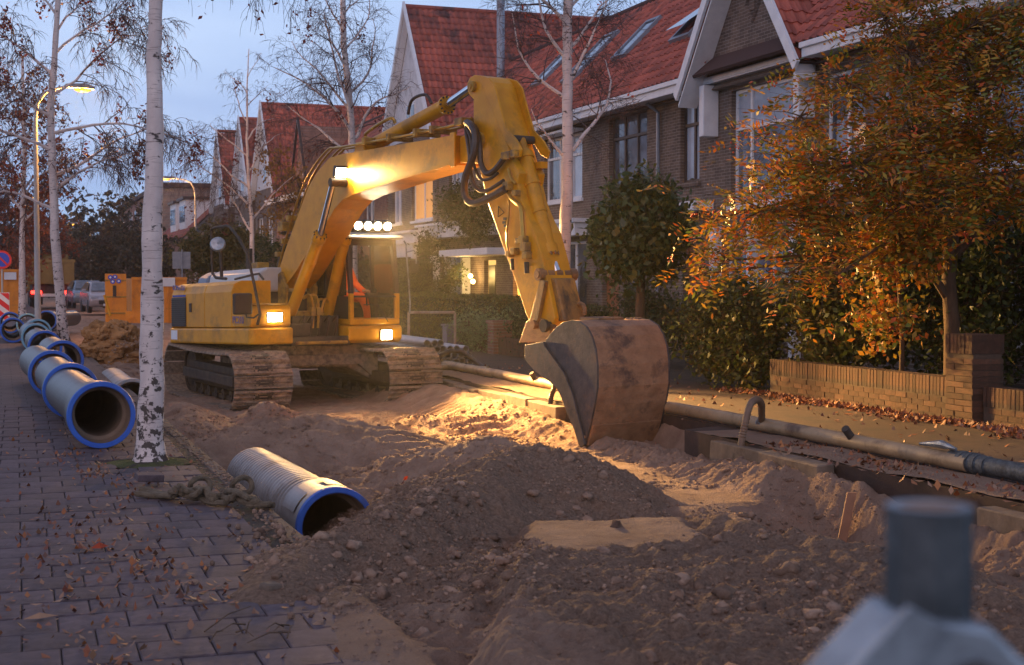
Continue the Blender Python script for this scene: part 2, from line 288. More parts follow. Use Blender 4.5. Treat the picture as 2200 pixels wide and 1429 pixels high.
class MB:
    def __init__(s): s.v = []; s.f = []; s.m = []
    def add(s, vs, fs, mi=0):
        k = len(s.v); s.v += [tuple(p) for p in vs]; s.f += [tuple(i+k for i in f) for f in fs]; s.m += [mi]*len(fs); return s
    def box(s, x0, x1, y0, y1, z0, z1, mi=0, T=None):
        vs = [Vector((x, y, z)) for z in (z0, z1) for x, y in ((x0,y0),(x1,y0),(x1,y1),(x0,y1))]
        if T is not None: vs = [T @ p for p in vs]
        return s.add(vs, [(3,2,1,0),(4,5,6,7),(0,1,5,4),(1,2,6,5),(2,3,7,6),(3,0,4,7)], mi)
    def prism(s, pts, a0, a1, axis='y', mi=0, T=None):
        n = len(pts); vs = []
        for a in (a0, a1):
            for p, q in pts:
                P = Vector((p, a, q)) if axis == 'y' else Vector((a, p, q)) if axis == 'x' else Vector((p, q, a))
                vs.append(T @ P if T is not None else P)
        ar = sum(pts[i][0]*pts[(i+1)%n][1]-pts[(i+1)%n][0]*pts[i][1] for i in range(n))
        fl = (ar > 0) ^ (axis == 'y') # for x,z axes positive area faces +axis
        c0 = tuple(range(n)); c1 = tuple(range(n, 2*n))
        sides = [(i, (i+1)%n, n+(i+1)%n, n+i) for i in range(n)]
        if fl: fs = [c0[::-1], c1]+sides
        else: fs = [c0, c1[::-1]]+[f[::-1] for f in sides]
        return s.add(vs, fs, mi)
    def tube(s, pts, r, n=8, mi=0, caps=True, closed=False):
        pts = [Vector(p) for p in pts]; k = len(pts); rs = r if hasattr(r, '__len__') else [r]*k
        vs = []; px = None
        for i, p in enumerate(pts):
            a = pts[max(i-1, 0)]; b = pts[min(i+1, k-1)]; d = (b-a)
            if d.length < 1e-7: d = Vector((0,0,1))
            d.normalize()
            if px is None: x, y, _ = basis(d)
            else:
                x = px - d*px.dot(d)
                if x.length < 1e-5: x, y, _ = basis(d)
                x.normalize(); y = d.cross(x)
            px = x
            for j in range(n):
                t = 2*pi*j/n; vs.append(p + (x*cos(t)+y*sin(t))*rs[i])
        fs = [(i*n+j, i*n+(j+1)%n, (i+1)*n+(j+1)%n, (i+1)*n+j) for i in range(k-1) for j in range(n)]
        if caps: fs += [tuple(range(n))[::-1], tuple((k-1)*n+j for j in range(n))]
        return s.add(vs, fs, mi)
    def lathe(s, prof, org, d, n=24, mi=0):
        x, y, z = basis(d); org = Vector(org); vs = []
        for a, r in prof:
            for j in range(n):
                t = 2*pi*j/n; vs.append(org + z*a + (x*cos(t)+y*sin(t))*max(r, 1e-4))
        fs = [(i*n+j, i*n+(j+1)%n, (i+1)*n+(j+1)%n, (i+1)*n+j) for i in range(len(prof)-1) for j in range(n)]
        return s.add(vs, fs, mi)
    def cyl(s, a, b, r, n=16, mi=0): return s.tube([a, b], r, n, mi)
    def ico(s, c, r, sub=1, jit=0, mi=0, sq=(1,1,1)):
        bm = bmesh.new(); bmesh.ops.create_icosphere(bm, subdivisions=sub, radius=1)
        vs = [Vector(c)+Vector((p.co.x*r*sq[0], p.co.y*r*sq[1], p.co.z*r*sq[2]))*(1+random.uniform(-jit, jit)) for p in bm.verts]
        bm.verts.index_update(); fs = [tuple(q.index for q in f.verts) for f in bm.faces]; bm.free()
        return s.add(vs, fs, mi)
    def build(s, name, mats, parent=None, world=False, smooth=False, bevel=0, kind=None, label=None, cat=None, group=None, base=None, seg=2):
        me = bpy.data.meshes.new(name)
        vs = s.v
        if world and parent is not None:
            inv = FRAME[parent].inverted(); vs = [tuple(inv @ Vector(p)) for p in vs]
        if base is not None:
            bx, by, bz = base; vs = [(p[0]-bx, p[1]-by, p[2]-bz) for p in vs]
        me.from_pydata(vs, [], s.f); me.update()
        for m in (mats if isinstance(mats, (list, tuple)) else [mats]): me.materials.append(m)
        if any(s.m): me.polygons.foreach_set('material_index', s.m)
        o = make_obj(name, me, parent)
        if base is not None: o.location = base
        if smooth:
            me.polygons.foreach_set('use_smooth', [True]*len(me.polygons)); me.set_sharp_from_angle(angle=radians(40))
        if bevel:
            b = o.modifiers.new('bevel', 'BEVEL'); b.width = bevel; b.segments = seg; b.limit_method = 'ANGLE'; b.angle_limit = radians(35)
        return tag(o, label, cat, group, kind)
def np_mesh(name, V, Q, mats, parent=None, smooth=False, base=None, mi=None):
    """fast quad/tri mesh from numpy arrays; V in the parent's own coordinates"""
    V = np.asarray(V, dtype=np.float32).reshape(-1, 3); Q = np.asarray(Q, dtype=np.int32); k = Q.shape[1]
    if base is not None: V = V-np.array(base, dtype=np.float32)
    me = bpy.data.meshes.new(name); me.vertices.add(len(V)); me.vertices.foreach_set('co', V.ravel())
    me.loops.add(Q.size); me.loops.foreach_set('vertex_index', Q.ravel())
    me.polygons.add(len(Q)); me.polygons.foreach_set('loop_start', np.arange(0, Q.size, k, dtype=np.int32))
    for m in (mats if isinstance(mats, (list, tuple)) else [mats]): me.materials.append(m)
    if mi is not None: me.polygons.foreach_set('material_index', np.asarray(mi, dtype=np.int32))
    if smooth: me.polygons.foreach_set('use_smooth', np.ones(len(Q), dtype=bool))
    me.update(calc_edges=True); me.validate()
    o = make_obj(name, me, parent)
    if base is not None: o.location = base
    return o
def leaf_arrays(P, size, rg, up=.3, aspect=.55, fold=.25):
    """one folded four-cornered leaf at every point"""
    P = np.asarray(P); n = len(P)
    d = rg.normal(size=(n,3)); d /= np.linalg.norm(d, axis=1)[:,None]
    nn = rg.normal(size=(n,3)); nn[:,2] += up; nn -= d*np.sum(nn*d, axis=1)[:,None]; nn /= np.linalg.norm(nn, axis=1)[:,None]+1e-9
    s = np.cross(d, nn); sz = (size*rg.uniform(.6, 1.35, n))[:,None]
    a = P-d*sz*.5; b = P+s*sz*aspect*.5-nn*sz*fold*.3; c = P+d*sz*.5; e = P-s*sz*aspect*.5-nn*sz*fold*.3
    V = np.stack([a,b,c,e], 1).reshape(-1,3); Q = np.arange(4*n).reshape(n,4); return V, Q
def pinnate_arrays(C, length, size, rg, pairs=4):
    """feathery compound leaves: leaflets in pairs along a drooping stalk from every point"""
    C = np.asarray(C); n = len(C); d = rg.normal(size=(n,3)); d[:,2] = d[:,2]*.5-.25; d /= np.linalg.norm(d, axis=1)[:,None]
    up = np.tile(np.array([0,0,1.0]), (n,1))+rg.normal(0,.35,(n,3)); s = np.cross(d, up); s /= np.linalg.norm(s, axis=1)[:,None]+1e-9; nn = np.cross(s, d); VV = []
    for k in range(pairs*2+1):
        i = k//2; side = 0 if k == pairs*2 else (1 if k % 2 else -1); t = (.25+.75*i/pairs)
        o = C+d*length*t-np.array([0,0,1])*length*.25*t*t; ax = d*(.35 if side else 1)+s*side+rg.normal(0,.12,(n,3)); ax /= np.linalg.norm(ax, axis=1)[:,None]
        w = np.cross(ax, nn+rg.normal(0,.25,(n,3))); w /= np.linalg.norm(w, axis=1)[:,None]+1e-9; sz = (size*rg.uniform(.75,1.2,n))[:,None]
        VV.append(np.stack([o, o+ax*sz*.5+w*sz*.20, o+ax*sz, o+ax*sz*.5-w*sz*.20], 1))
    V = np.stack(VV, 1).reshape(-1, 3); return V, np.arange(len(V)).reshape(-1, 4)
def vnoise(x, y, seed=0):
    xi = np.floor(x).astype(np.int64); yi = np.floor(y).astype(np.int64); fx = x-xi; fy = y-yi
    fx = fx*fx*(3-2*fx); fy = fy*fy*(3-2*fy)
    def h(a, b):
        n = (a*374761393+b*668265263+seed*1442695041) & 0xffffffff; n = ((n ^ (n >> 13))*1274126177) & 0xffffffff; n ^= n >> 16; return (n & 0xffff)/65535.0
    return (h(xi,yi)*(1-fx)+h(xi+1,yi)*fx)*(1-fy)+(h(xi,yi+1)*(1-fx)+h(xi+1,yi+1)*fx)*fy
def fbm(x, y, sc, o=4, seed=0, g=.5):
    t = 0; a = 1; n = 0
    for i in range(o): t = t+a*vnoise(x*sc, y*sc, seed+i); n += a; a *= g; sc *= 2.03
    return t/n-.5
# ============================================================ THE SETTING: ground
def struct(o): o['kind'] = 'structure'; return o
g = MB(); g.box(-400, 400, -60, 900, -1.6, -1.2); ground = struct(g.build('ground', M_soil))
# far ground sheets
g = MB(); g.box(-60, .0, 30, 400, -1.2, -.02); g.box(9.6, 90, -5, 400, -1.2, -.03); struct(g.build('garden_ground', M_soil))

# --- left pavement: a bedding sheet, single pavers near the camera, brick-textured sheet beyond
pav = struct(thing('pavement', None, None))
YF = 4.6+45*.3
g = MB(); g.box(-6, 1.572, 1, YF, -.3, -.016); g.build('joint_bed', M_joint, pav)
g = MB(); g.box(-6, 1.572, YF, 300, -.3, 0); g.build('far_paving', M_pavefar, pav)
TREE = (1.16, 12.08)
def paver_mesh(w, d, h=.055, c=.006):
    m = MB(); x, y = w/2, d/2
    m.prism([(-x,-y),(x,-y),(x,y),(-x,y)], -h, -c, 'z')
    k = len(m.v); m.add([(-x,-y,-c),(x,-y,-c),(x,y,-c),(-x,y,-c),(-x+c,-y+c,0),(x-c,-y+c,0),(x-c,y-c,0),(-x+c,y-c,0)], [(0,1,5,4),(1,2,6,5),(2,3,7,6),(3,0,4,7),(4,5,6,7)])
    o = m.build('paver', M_pave); me = o.data; bpy.data.objects.remove(o); return me
PM = paver_mesh(.295, .294); PH = paver_mesh(.143, .291)
rot = radians(1.0); n_p = 0
for r in range(45):
    for cidx in range(0, 7):
        y = 4.75+r*.3; x = -.17+cidx*.3+(.15 if r % 2 else 0)
        px, py = x*cos(rot)+(y-12)*sin(rot)*.6, y-x*sin(rot)
        me = PM
        if px > 1.56: continue
        if px+.15 > 1.565:
            if px-.07 > 1.49: continue
            me = PH; px -= .075
        if (px-TREE[0])**2+(py-TREE[1])**2 < .34**2 or n_p >= 300: continue
        o = make_obj('paver', me, pav); n_p += 1
        o.location = (px, py, random.uniform(-.004, .003)); o.rotation_euler = (random.gauss(0,.006), random.gauss(0,.006), -rot+random.gauss(0,.004))
KM = MB().box(-.055, .055, -.495, .495, -.25, 0).build('kerb_stone', M_kerb, bevel=.008); km = KM.data; bpy.data.objects.remove(KM); kml = km.copy(); kml.materials[0] = M_kerbl
for i in range(26):
    o = make_obj('kerb_stone', kml, pav); o.location = (1.625+random.gauss(0,.004), 7.55+i, random.uniform(-.012, 0)); o.rotation_euler = (random.gauss(0,.004), random.gauss(0,.01), 0)
    b = o.modifiers.new('bevel','BEVEL'); b.width = .008; b.segments = 2
r3 = np.random.default_rng(44); Pn_ = np.stack([1.66-np.abs(r3.normal(0,.13,1500)), r3.uniform(5.5,15,1500)], -1); SH_ = MB()
for x_, y_ in Pn_[:700]: SH_.ico((x_, y_, .002), r3.uniform(.004,.014), 1, .3, sq=(1.2,1.2,.5))
o = SH_.build('spilled_sand', M_clod, pav); o['kind'] = 'stuff'
g = MB(); g.box(1.572, 1.68, 33.1, 300, -.3, .0); g.build('far_kerb', M_kerb, pav)
# moss and earth round the birch
m = MB(); ring = []
for j in range(40):
    t = 2*pi*j/40; rr = .36*(1+.06*sin(3*t)+random.gauss(0,.02)); ring.append((TREE[0]+rr*cos(t), TREE[1]+rr*sin(t), -.006))
m.add([(TREE[0], TREE[1], .03)]+[(TREE[0]+(p[0]-TREE[0])*.55, TREE[1]+(p[1]-TREE[1])*.55, .012+random.uniform(0,.012)) for p in ring]+ring,
      [(0, 1+j, 1+(j+1)%40) for j in range(40)]+[(1+j, 41+j, 41+(j+1)%40, 1+(j+1)%40) for j in range(40)])
M_moss = mat('moss_and_earth', (.05,.06,.015), (.09,.10,.02), rough=1, scale=14, c3=(.04,.028,.02), bump=1, bscale=60)
m.build('tree_pit', M_moss, pav)

# --- right pavement
rp = struct(thing('right_pavement', None, None))
g = MB(); g.prism([(6.5,-2),(9.62,-2),(9.62,300),(6.5,300),(6.5,16.0),(7.0,15.8),(7.0,13.1),(6.5,12.9)], -1.3, 0, 'z'); g.build('paving_sheet', M_asph, rp)
for i in range(34):
    if i in (4, 5, 8, 9, 10, 11): continue
    o = make_obj('kerb_stone', km, rp); yy = 4.6+i
    o.location = (6.43+random.gauss(0,.02), yy, .0+random.uniform(-.05, .004)); o.rotation_euler = (random.gauss(0,.006), random.gauss(0,.03), random.gauss(0,.008)); o.scale = (1.5, 1, 1)
    b = o.modifiers.new('bevel','BEVEL'); b.width = .012; b.segments = 2
g = MB(); g.box(6.36, 6.5, 38.2, 300, -.4, .0); g.build('far_kerb', M_kerb, rp)

# --- the dug-up road
def cone(x, y, pts, k, rnd=.07):
    """heap with slopes of repose k under a crest polyline of (x, y, z)"""
    best = np.full(x.shape, -9.0)
    for a, b in zip(pts[:-1], pts[1:]) if len(pts) > 1 else [(pts[0], pts[0])]:
        ax, ay, az = a; bx, by, bz = b; L2 = (bx-ax)**2+(by-ay)**2+1e-9
        t = np.clip(((x-ax)*(bx-ax)+(y-ay)*(by-ay))/L2, 0, 1)
        d = np.hypot(x-ax-t*(bx-ax), y-ay-t*(by-ay)); best = np.maximum(best, az+t*(bz-az)-k*(np.sqrt(d*d+rnd*rnd)-rnd))
    return best
def smax(a, b, k=.05):
    h = np.clip(.5+.5*(a-b)/k, 0, 1); return b+(a-b)*h+k*h*(1-h)
def sst(x, a, b): t = np.clip((x-a)/(b-a), 0, 1); return t*t*(3-2*t)
def road_z(x, y, soil=False):
    x = np.asarray(x, float); y = np.asarray(y, float)
    wx = x+.12*fbm(x, y, 1.7, 3, 5); wy = y+.16*fbm(x, y, 1.5, 3, 11)
    z = -.36+.16*sst(y, 24, 40)+.10*fbm(x, y, .5, 3, 3)*sst(y, 24, 30)
    z = z+.10*fbm(x, y, .9, 4, 1)
    z = z+(.34)*(1-sst(y, 7.2, 9.0))*(1-sst(x, 4.2, 5.0))          # near ground stands higher
    z = z-(.16)*(1-sst(y, 9, 10.5))*sst(x, 4.3, 5.2)
    # pit along the left kerb for the ribbed pipe
    z = z-.28*np.exp(-((x-2.3)/.42)**4)*sst(y, 9.3, 9.9)*(1-sst(y, 13.2, 14.0))
    heaps = [([(1.9,14.1,-.06),(2.5,14.5,.05),(3.1,14.7,.07),(3.7,14.4,-.02),(4.0,13.8,-.16)], .42, .25),
             ([(3.15,17.7,-.02)], .62, .14), ([(1.8,15.6,-.05),(2.2,17.2,-.12),(2.2,19,-.1)], .5, .2),
             ([(3.75,12.6,-.06),(4.2,12.3,.05),(4.6,12.0,-.06)], .45, .2),
             ([(3.45,9.9,.20),(3.85,10.1,.24),(4.15,9.95,.18),(4.55,9.3,-.02)], .50, .2),
             ([(1.22,6.75,.03),(1.62,7.55,.10),(2.1,8.05,.17),(2.5,8.55,.16),(2.95,9.1,.17),(3.45,9.9,.20)], .62, .09),
             ([(4.4,10.9,-.08),(4.95,9.7,-.10),(5.0,9.2,-.16)], .6, .1),
             ([(6.25,9.6,-.08),(6.25,11,-.12),(6.3,12.4,-.22),(6.3,15.4,-.24),(6.15,16.6,-.12),(6.1,21,-.06),(6.2,26,-.1)], .42, .12),
             ([(4.9,17.0,-.20),(5.6,16.6,-.14)], .5, .15),
             ([(4.2,7.2,.02),(4.3,8.0,.03),(4.5,8.5,-.04)], .7, .08),
             ([(6.15,4.2,-.1),(6.2,6,-.12),(6.15,8.0,-.16)], .55, .1)]
    for pts, k, rnd in heaps: z = smax(z, cone(wx, wy, pts, k, rnd), .06)
    # near right heap with its broken edge
    edge = np.minimum((wx-(1.72+.40*(wy-5.2)))*2.2, (6.86-.06*(wx-2.3)-wy)*2.6)
    top = .13+.09*fbm(x, y, 1.1, 3, 21)-.30*sst(x, 3.9, 5.3)
    z = smax(z, np.where(edge > 0, np.minimum(top, -.05+edge*.55), -1), .04)
    pit = -1.12+.72*np.hypot(wx-5.72, (wy-8.85)*.80)+.10*fbm(x, y, 2.5, 4, 66); pit = np.maximum(pit, -.02-(6.36-x)*1.7+.12*fbm(x, y, 4, 3, 67)); z = np.where(x < 6.36, np.minimum(z, pit), z)
    # smooth slab of pressed sand, smooth path, wheel-smoothed patches
    rough = .075+.0*x
    def flat(mask, lvl):
        nonlocal z, rough
        z = z*(1-mask)+lvl*mask; rough = rough*(1-mask*.93)
    ex, ey = x+.22*fbm(x, y, 3.2, 4, 91), y+.22*fbm(x, y, 3.4, 4, 92)
    sl = sst(ey+.14*(ex-2.6), 6.96, 7.08)*(1-sst(ey+.16*(ex-2.6), 8.24, 8.46))*sst(ex-.32*(ey-7), 2.54, 2.70)*(1-sst(ex-.35*(ey-7), 3.62, 3.80))
    flat(sl, .015+.012*fbm(x, y, 1.2, 2, 9)+.02*fbm(x, y*2.5, 2.2, 5, 19))
    pt = sst(wy, 10.0, 10.3)*(1-sst(wy, 14.0, 14.8))*sst(wx, 4.85, 5.1)*(1-sst(wx, 5.75, 6.0))
    flat(pt*.95, -.30+.03*fbm(x, y, 1.0, 3, 31))
    p2 = sst(y, 9.15, 9.25)*(1-sst(y, 9.8, 9.9))*sst(x, 4.75, 4.85)*(1-sst(x, 5.25, 5.4)); flat(p2*.9, -.22+.0*x)
    # track prints
    for cx0, w in ((4.0, .40), (5.45, .38)):
        cxx = cx0+.02*(y-14)
        tr = np.exp(-((x-cxx)/w)**6)*sst(y, 12.9, 13.6)*(1-sst(y, 20, 21))
        z = z+tr*(.030*np.sign(np.sin(y*2*pi/.19+1.2*vnoise(x*3, y*3, 8)))*np.abs(np.sin(y*2*pi/.19))**.5-.03); rough = rough*(1-.5*tr)
    tr = np.exp(-((x-6.0)/.18)**4)*sst(y, 10.5, 11)*(1-sst(y, 14.6, 15)); z = z+tr*(.004+.022*vnoise(x*2, y*1.7, 14))*np.sin(y*2*pi/.17+7*vnoise(x*2.5, y*.9, 15)+x*6)
    dark = (1-sst(y, 10.6, 12.6))*sst(y, 2, 3)*(1-np.maximum(np.maximum(sl*.8, pt), p2*.9))
    dark = np.maximum(dark-.6*np.exp(-((x-5.6)/.7)**2-((y-9.3)/1.2)**2), 0)
    dark = dark*(1-.55*sst(x, 4.5, 5.3)); dark = dark*(1-.7*(1-sst(x, 1.9, 2.4))*(1-sst(y, 6.2, 6.9)))
    # clods and crumbs
    nn = fbm(x, y, 6, 5, 41, .62); near = 1-sst(y, 15, 22)*.4
    z = z+rough*nn*near*1.9+rough*1.0*np.maximum(fbm(x, y, 14, 3, 51), 0)*near-rough*.9*np.maximum(fbm(x, y, 3.1, 3, 53)-.10, 0)+rough*1.3*(.18-np.abs(fbm(x, y, 2.6, 5, 57, .6)))
    # under the pavements the sheet stays low unless a heap spills over
    zl = np.where(x < 1.66, -.12, -9.0)
    spill = cone(wx, wy, [(1.22,6.75,.05),(1.62,7.55,.12)], .42, .1)+.05*nn
    sp2 = (1-sst(y, 6.6, 7.4))*.055*sst(x, .95, 1.7)-.03+.03*fbm(x, y, 3, 4, 61)
    zl2 = np.maximum(np.maximum(zl, spill), sp2)
    t = sst(x, 1.56, 1.70); zleft = np.minimum(np.maximum(zl2, -.12), .2)
    z = z*t+zleft*(1-t)
    cut = sst(y, 12.9, 13.15)*(1-sst(y, 15.75, 16.0)); xe = 6.36+.64*cut
    z = np.where(cut > .02, smax(z, -.03-(xe+.05-x)*1.9+.10*fbm(x, y, 4, 3, 68)-.6*(1-cut), .04), z)
    tk = sst(x, xe, xe+.06); z = np.minimum(z, z*(1-tk)+(-.10)*tk)
    return (z, dark) if soil else z
def road_grid(name, xs, ys, parent):
    X, Y = np.meshgrid(xs, ys); Z, DK = road_z(X, Y, True); V = np.stack([X, Y, Z], -1).reshape(-1, 3); nx, ny = len(xs), len(ys)
    i = np.arange(ny-1)[:,None]*nx+np.arange(nx-1)[None,:]; Q = np.stack([i, i+1, i+nx+1, i+nx], -1).reshape(-1, 4)
    o = np_mesh(name, V, Q, M_sand, parent, smooth=True); a = o.data.attributes.new('soil', 'FLOAT', 'POINT'); a.data.foreach_set('value', DK.ravel().astype(np.float32)); return o
road = struct(thing('dug_up_road', None, None))
road_grid('sand_bed', np.linspace(.8, 7.1, 300), np.concatenate([np.arange(4.2, 12, .02), np.arange(12, 16, .028), np.arange(16, 24, .045), np.arange(24, 70, .25)]), road)
xs_, ys_ = np.linspace(6.5, 7.25, 30), np.arange(5, 30, .035); X_, Y_ = np.meshgrid(xs_, ys_); Z_ = .006+.075*np.maximum(fbm(X_, Y_, 2.2, 5, 88)+.08, -.05)*(1-sst(X_, 6.95, 7.2))-.02*sst(X_, 7.0, 7.22)-.75*sst(Y_, 12.7, 13.0)*(1-sst(Y_, 15.9, 16.2))*(1-sst(X_, 6.98, 7.06))
i_ = np.arange(len(ys_)-1)[:,None]*30+np.arange(29)[None,:]; vg = np_mesh('trodden_verge', np.stack([X_, Y_, Z_], -1), np.stack([i_, i_+1, i_+31, i_+30], -1).reshape(-1, 4), M_sand, rp, smooth=True); a_ = vg.data.attributes.new('soil', 'FLOAT', 'POINT'); a_.data.foreach_set('value', np.full(X_.size, .42, dtype=np.float32))
g = MB(); g.box(1.68, 6.36, 70, 300, -.6, -.18); g.build('far_road_surface', M_sand, road)
# lumps of soil lying on the heaps: ragged, half sunk
def clod_shapes(sub, k, seed):
    r2 = np.random.default_rng(seed); bm = bmesh.new(); bmesh.ops.create_icosphere(bm, subdivisions=sub, radius=1)
    bv = [v.co.copy() for v in bm.verts]; bf = np.array([[v.index for v in f.verts] for f in bm.faces]); bm.free(); out = []
    for i in range(k):
        off = Vector(r2.uniform(-20, 20, 3)); out.append([(v*(1+.75*mnoise.noise(v*1.3+off)+.45*mnoise.noise(v*3.1+off)))[:] for v in bv])
    return np.array(out), bf
def lumps(name, n, area, size, parent, m, sub=1, pw=3.0, sink=.25):
    r2 = np.random.default_rng(len(name)*7+n); SHP, bf = clod_shapes(sub, 16, n); P = area(r2, n); Z = road_z(P[:,0], P[:,1]); sz = size[0]+(size[1]-size[0])*r2.random(n)**pw
    sc = np.stack([r2.uniform(.8,1.35,n), r2.uniform(.8,1.35,n), r2.uniform(.6,1.0,n)], -1)[:,None,:]
    V = SHP[r2.integers(0, 16, n)]*sc*sz[:,None,None]; th = r2.uniform(0, 2*pi, n)[:,None]; c, s_ = np.cos(th), np.sin(th)
    V = np.stack([V[...,0]*c-V[...,1]*s_, V[...,0]*s_+V[...,1]*c, V[...,2]], -1)
    V += np.stack([P[:,0], P[:,1], Z-sz*sink*r2.uniform(-.6,1.2,n)], -1)[:,None,:]
    F = (bf[None]+(np.arange(n)*SHP.shape[1])[:,None,None]).reshape(-1, 3); o = np_mesh(name, V.reshape(-1,3), F, m, parent, smooth=False); o['kind'] = 'stuff'; return o
def area_poly(fn, x0, x1, y0, y1):
    def a(r2, n):
        out = []
        while len(out) < n:
            P = np.stack([r2.uniform(x0, x1, n*2), r2.uniform(y0, y1, n*2)], -1); w = fn(P[:,0], P[:,1]); out += list(P[r2.random(len(P)) < w])
        return np.array(out[:n])
    return a
def w_near(x, y):
    w = np.clip(.30+1.9*fbm(x, y, 1.3, 3, 71), .04, 1)
    w = np.where(((x-.35*(y-7)) < 3.72) & ((x-.32*(y-7)) > 2.62) & (y > 6.95) & (y < 8.3), .012, w)
    w = np.where((x > 4.95) & (x < 5.9) & (y > 10), .02, w); return w*np.where(y < 7.0, 1.0, .75)
lumps('soil_clods', 750, area_poly(w_near, 1.9, 6.3, 4.3, 11.6), (.016, .046), road, M_clod, 2, 3.2, .3)
lumps('soil_crumbs', 17000, area_poly(w_near, 1.8, 6.3, 4.3, 11.8), (.003, .014), road, M_clod, 1, 2.0, .1)
lumps('soil_clods', 260, area_poly(lambda x, y: np.where(y-6.2 > (x-.9)*.4, 1, .25), 1.25, 2.9, 5.6, 9.6), (.014, .042), road, M_clod, 2, 2.6)
lumps('soil_crumbs', 3200, area_poly(lambda x, y: np.where(y-6.0 > (x-.9)*.4, 1, .2), 1.2, 2.9, 5.4, 9.6), (.004, .016), road, M_clod, 1, 2.0, .1)
lumps('sand_crumbs', 5200, area_poly(lambda x, y: np.clip(.2+1.7*fbm(x, y, 1.1, 3, 77), .03, 1), 1.7, 6.3, 11, 18), (.007, .030), road, M_sand, 1, 2.6)
def pave_area(r2, n):
    P = np.stack([1.6-np.abs(r2.normal(0, .28, n)), r2.uniform(5.2, 9.6, n)], -1); return P
r2 = np.random.default_rng(5)
mb = MB()
for k in range(90):
    x = 1.6-abs(random.gauss(0,.24)); y = random.uniform(6.2, 9.3)
    if k > 75: x, y = 1.5+random.gauss(0,.07), 8.25+random.gauss(0,.1)
    r = random.uniform(.006, .02)*(2.0 if k > 80 else 1); mb.ico((x, y, r*.6), r, 1, .2)
o = mb.build('mud_crumbs', M_clod, pav); o['kind'] = 'stuff'
# ============================================================ HOUSES
def facade_cells(mb, x, y0, y1, z0, z1, holes, th=.25, mi=0):
    """brick wall in the plane x with rectangular openings (y0,y1,z0,z1)"""
    ys = sorted({y0, y1, *[h[0] for h in holes], *[h[1] for h in holes]}); zs = sorted({z0, z1, *[h[2] for h in holes], *[h[3] for h in holes]})
    ys = [y for y in ys if y0-1e-6 <= y <= y1+1e-6]; zs = [z for z in zs if z0-1e-6 <= z <= z1+1e-6]
    def hole(a, b, c, d): return any(h[0] <= (a+b)/2 <= h[1] and h[2] <= (c+d)/2 <= h[3] for h in holes)
    for a, b in zip(ys[:-1], ys[1:]):
        for c, d in zip(zs[:-1], zs[1:]):
            if not hole(a, b, c, d): mb.box(x, x+th, a, b, c, d, mi)
def window(parent, x, y0, y1, z0, z1, cols=2, transom=None, fm=M_white, pm=M_pane, sill=True, fw=.07, rec=.10, split=None):
    """frame with mullions, single panes, sill; the facade is the plane x, seen from smaller x"""
    f = MB(); xr = x+rec; fx = xr+.06
    f.box(xr, fx, y0, y0+fw, z0, z1); f.box(xr, fx, y1-fw, y1, z0, z1); f.box(xr, fx, y0+fw, y1-fw, z1-fw, z1); f.box(xr, fx, y0+fw, y1-fw, z0, z0+fw)
    ys = split if split else [y0+(y1-y0)*i/cols for i in range(cols+1)]
    for y in ys[1:-1]: f.box(xr-.006, fx+.002, y-fw*.55, y+fw*.55, z0+fw*.9, z1-fw*.9)
    zz = [z0, z1]
    if transom: f.box(xr-.01, fx+.004, y0+fw*.9, y1-fw*.9, transom-fw*.5, transom+fw*.5); zz = [z0, transom, z1]
    fo = f.build('window_frame', fm, parent, world=True, bevel=.006)
    for a, b in zip(ys[:-1], ys[1:]):
        for c, d in zip(zz[:-1], zz[1:]):
            p = MB(); p.box(xr+.035, xr+.05, a+.01, b-.01, c+.01, d-.01); p.build('pane', pm[random.randrange(len(pm))] if isinstance(pm, list) else pm, fo, world=True)
    if sill: s = MB(); s.box(x-.07, x+.12, y0-.08, y1+.08, z0-.09, z0-.005); s.build('window_sill', fm if fm is not M_darkwood else M_brick, parent, world=True, bevel=.008)
def tile_mesh(w=.235, l=.36):
    """curved pan tile: x across, y up the slope, z off the roof"""
    m = MB(); n = 6; vs = []; prof = [(0,.0),(.18,.035),(.36,.045),(.55,.02),(.78,.004),(1.0,.012)]
    for y in (0, l):
        for t, h in prof: vs.append((t*w*1.04, y, h+(.028 if y == 0 else .0)))
    for t, h in prof: vs.append((t*w*1.04, 0, h))
    k = len(prof)
    m.add(vs, [(i, i+1, k+i+1, k+i) for i in range(k-1)]+[(2*k+i, 2*k+i+1, i+1, i) for i in range(k-1)])
    return m
TM = tile_mesh(); _o = TM.build('roof_tile', M_tile); TME = _o.data; bpy.data.objects.remove(_o)
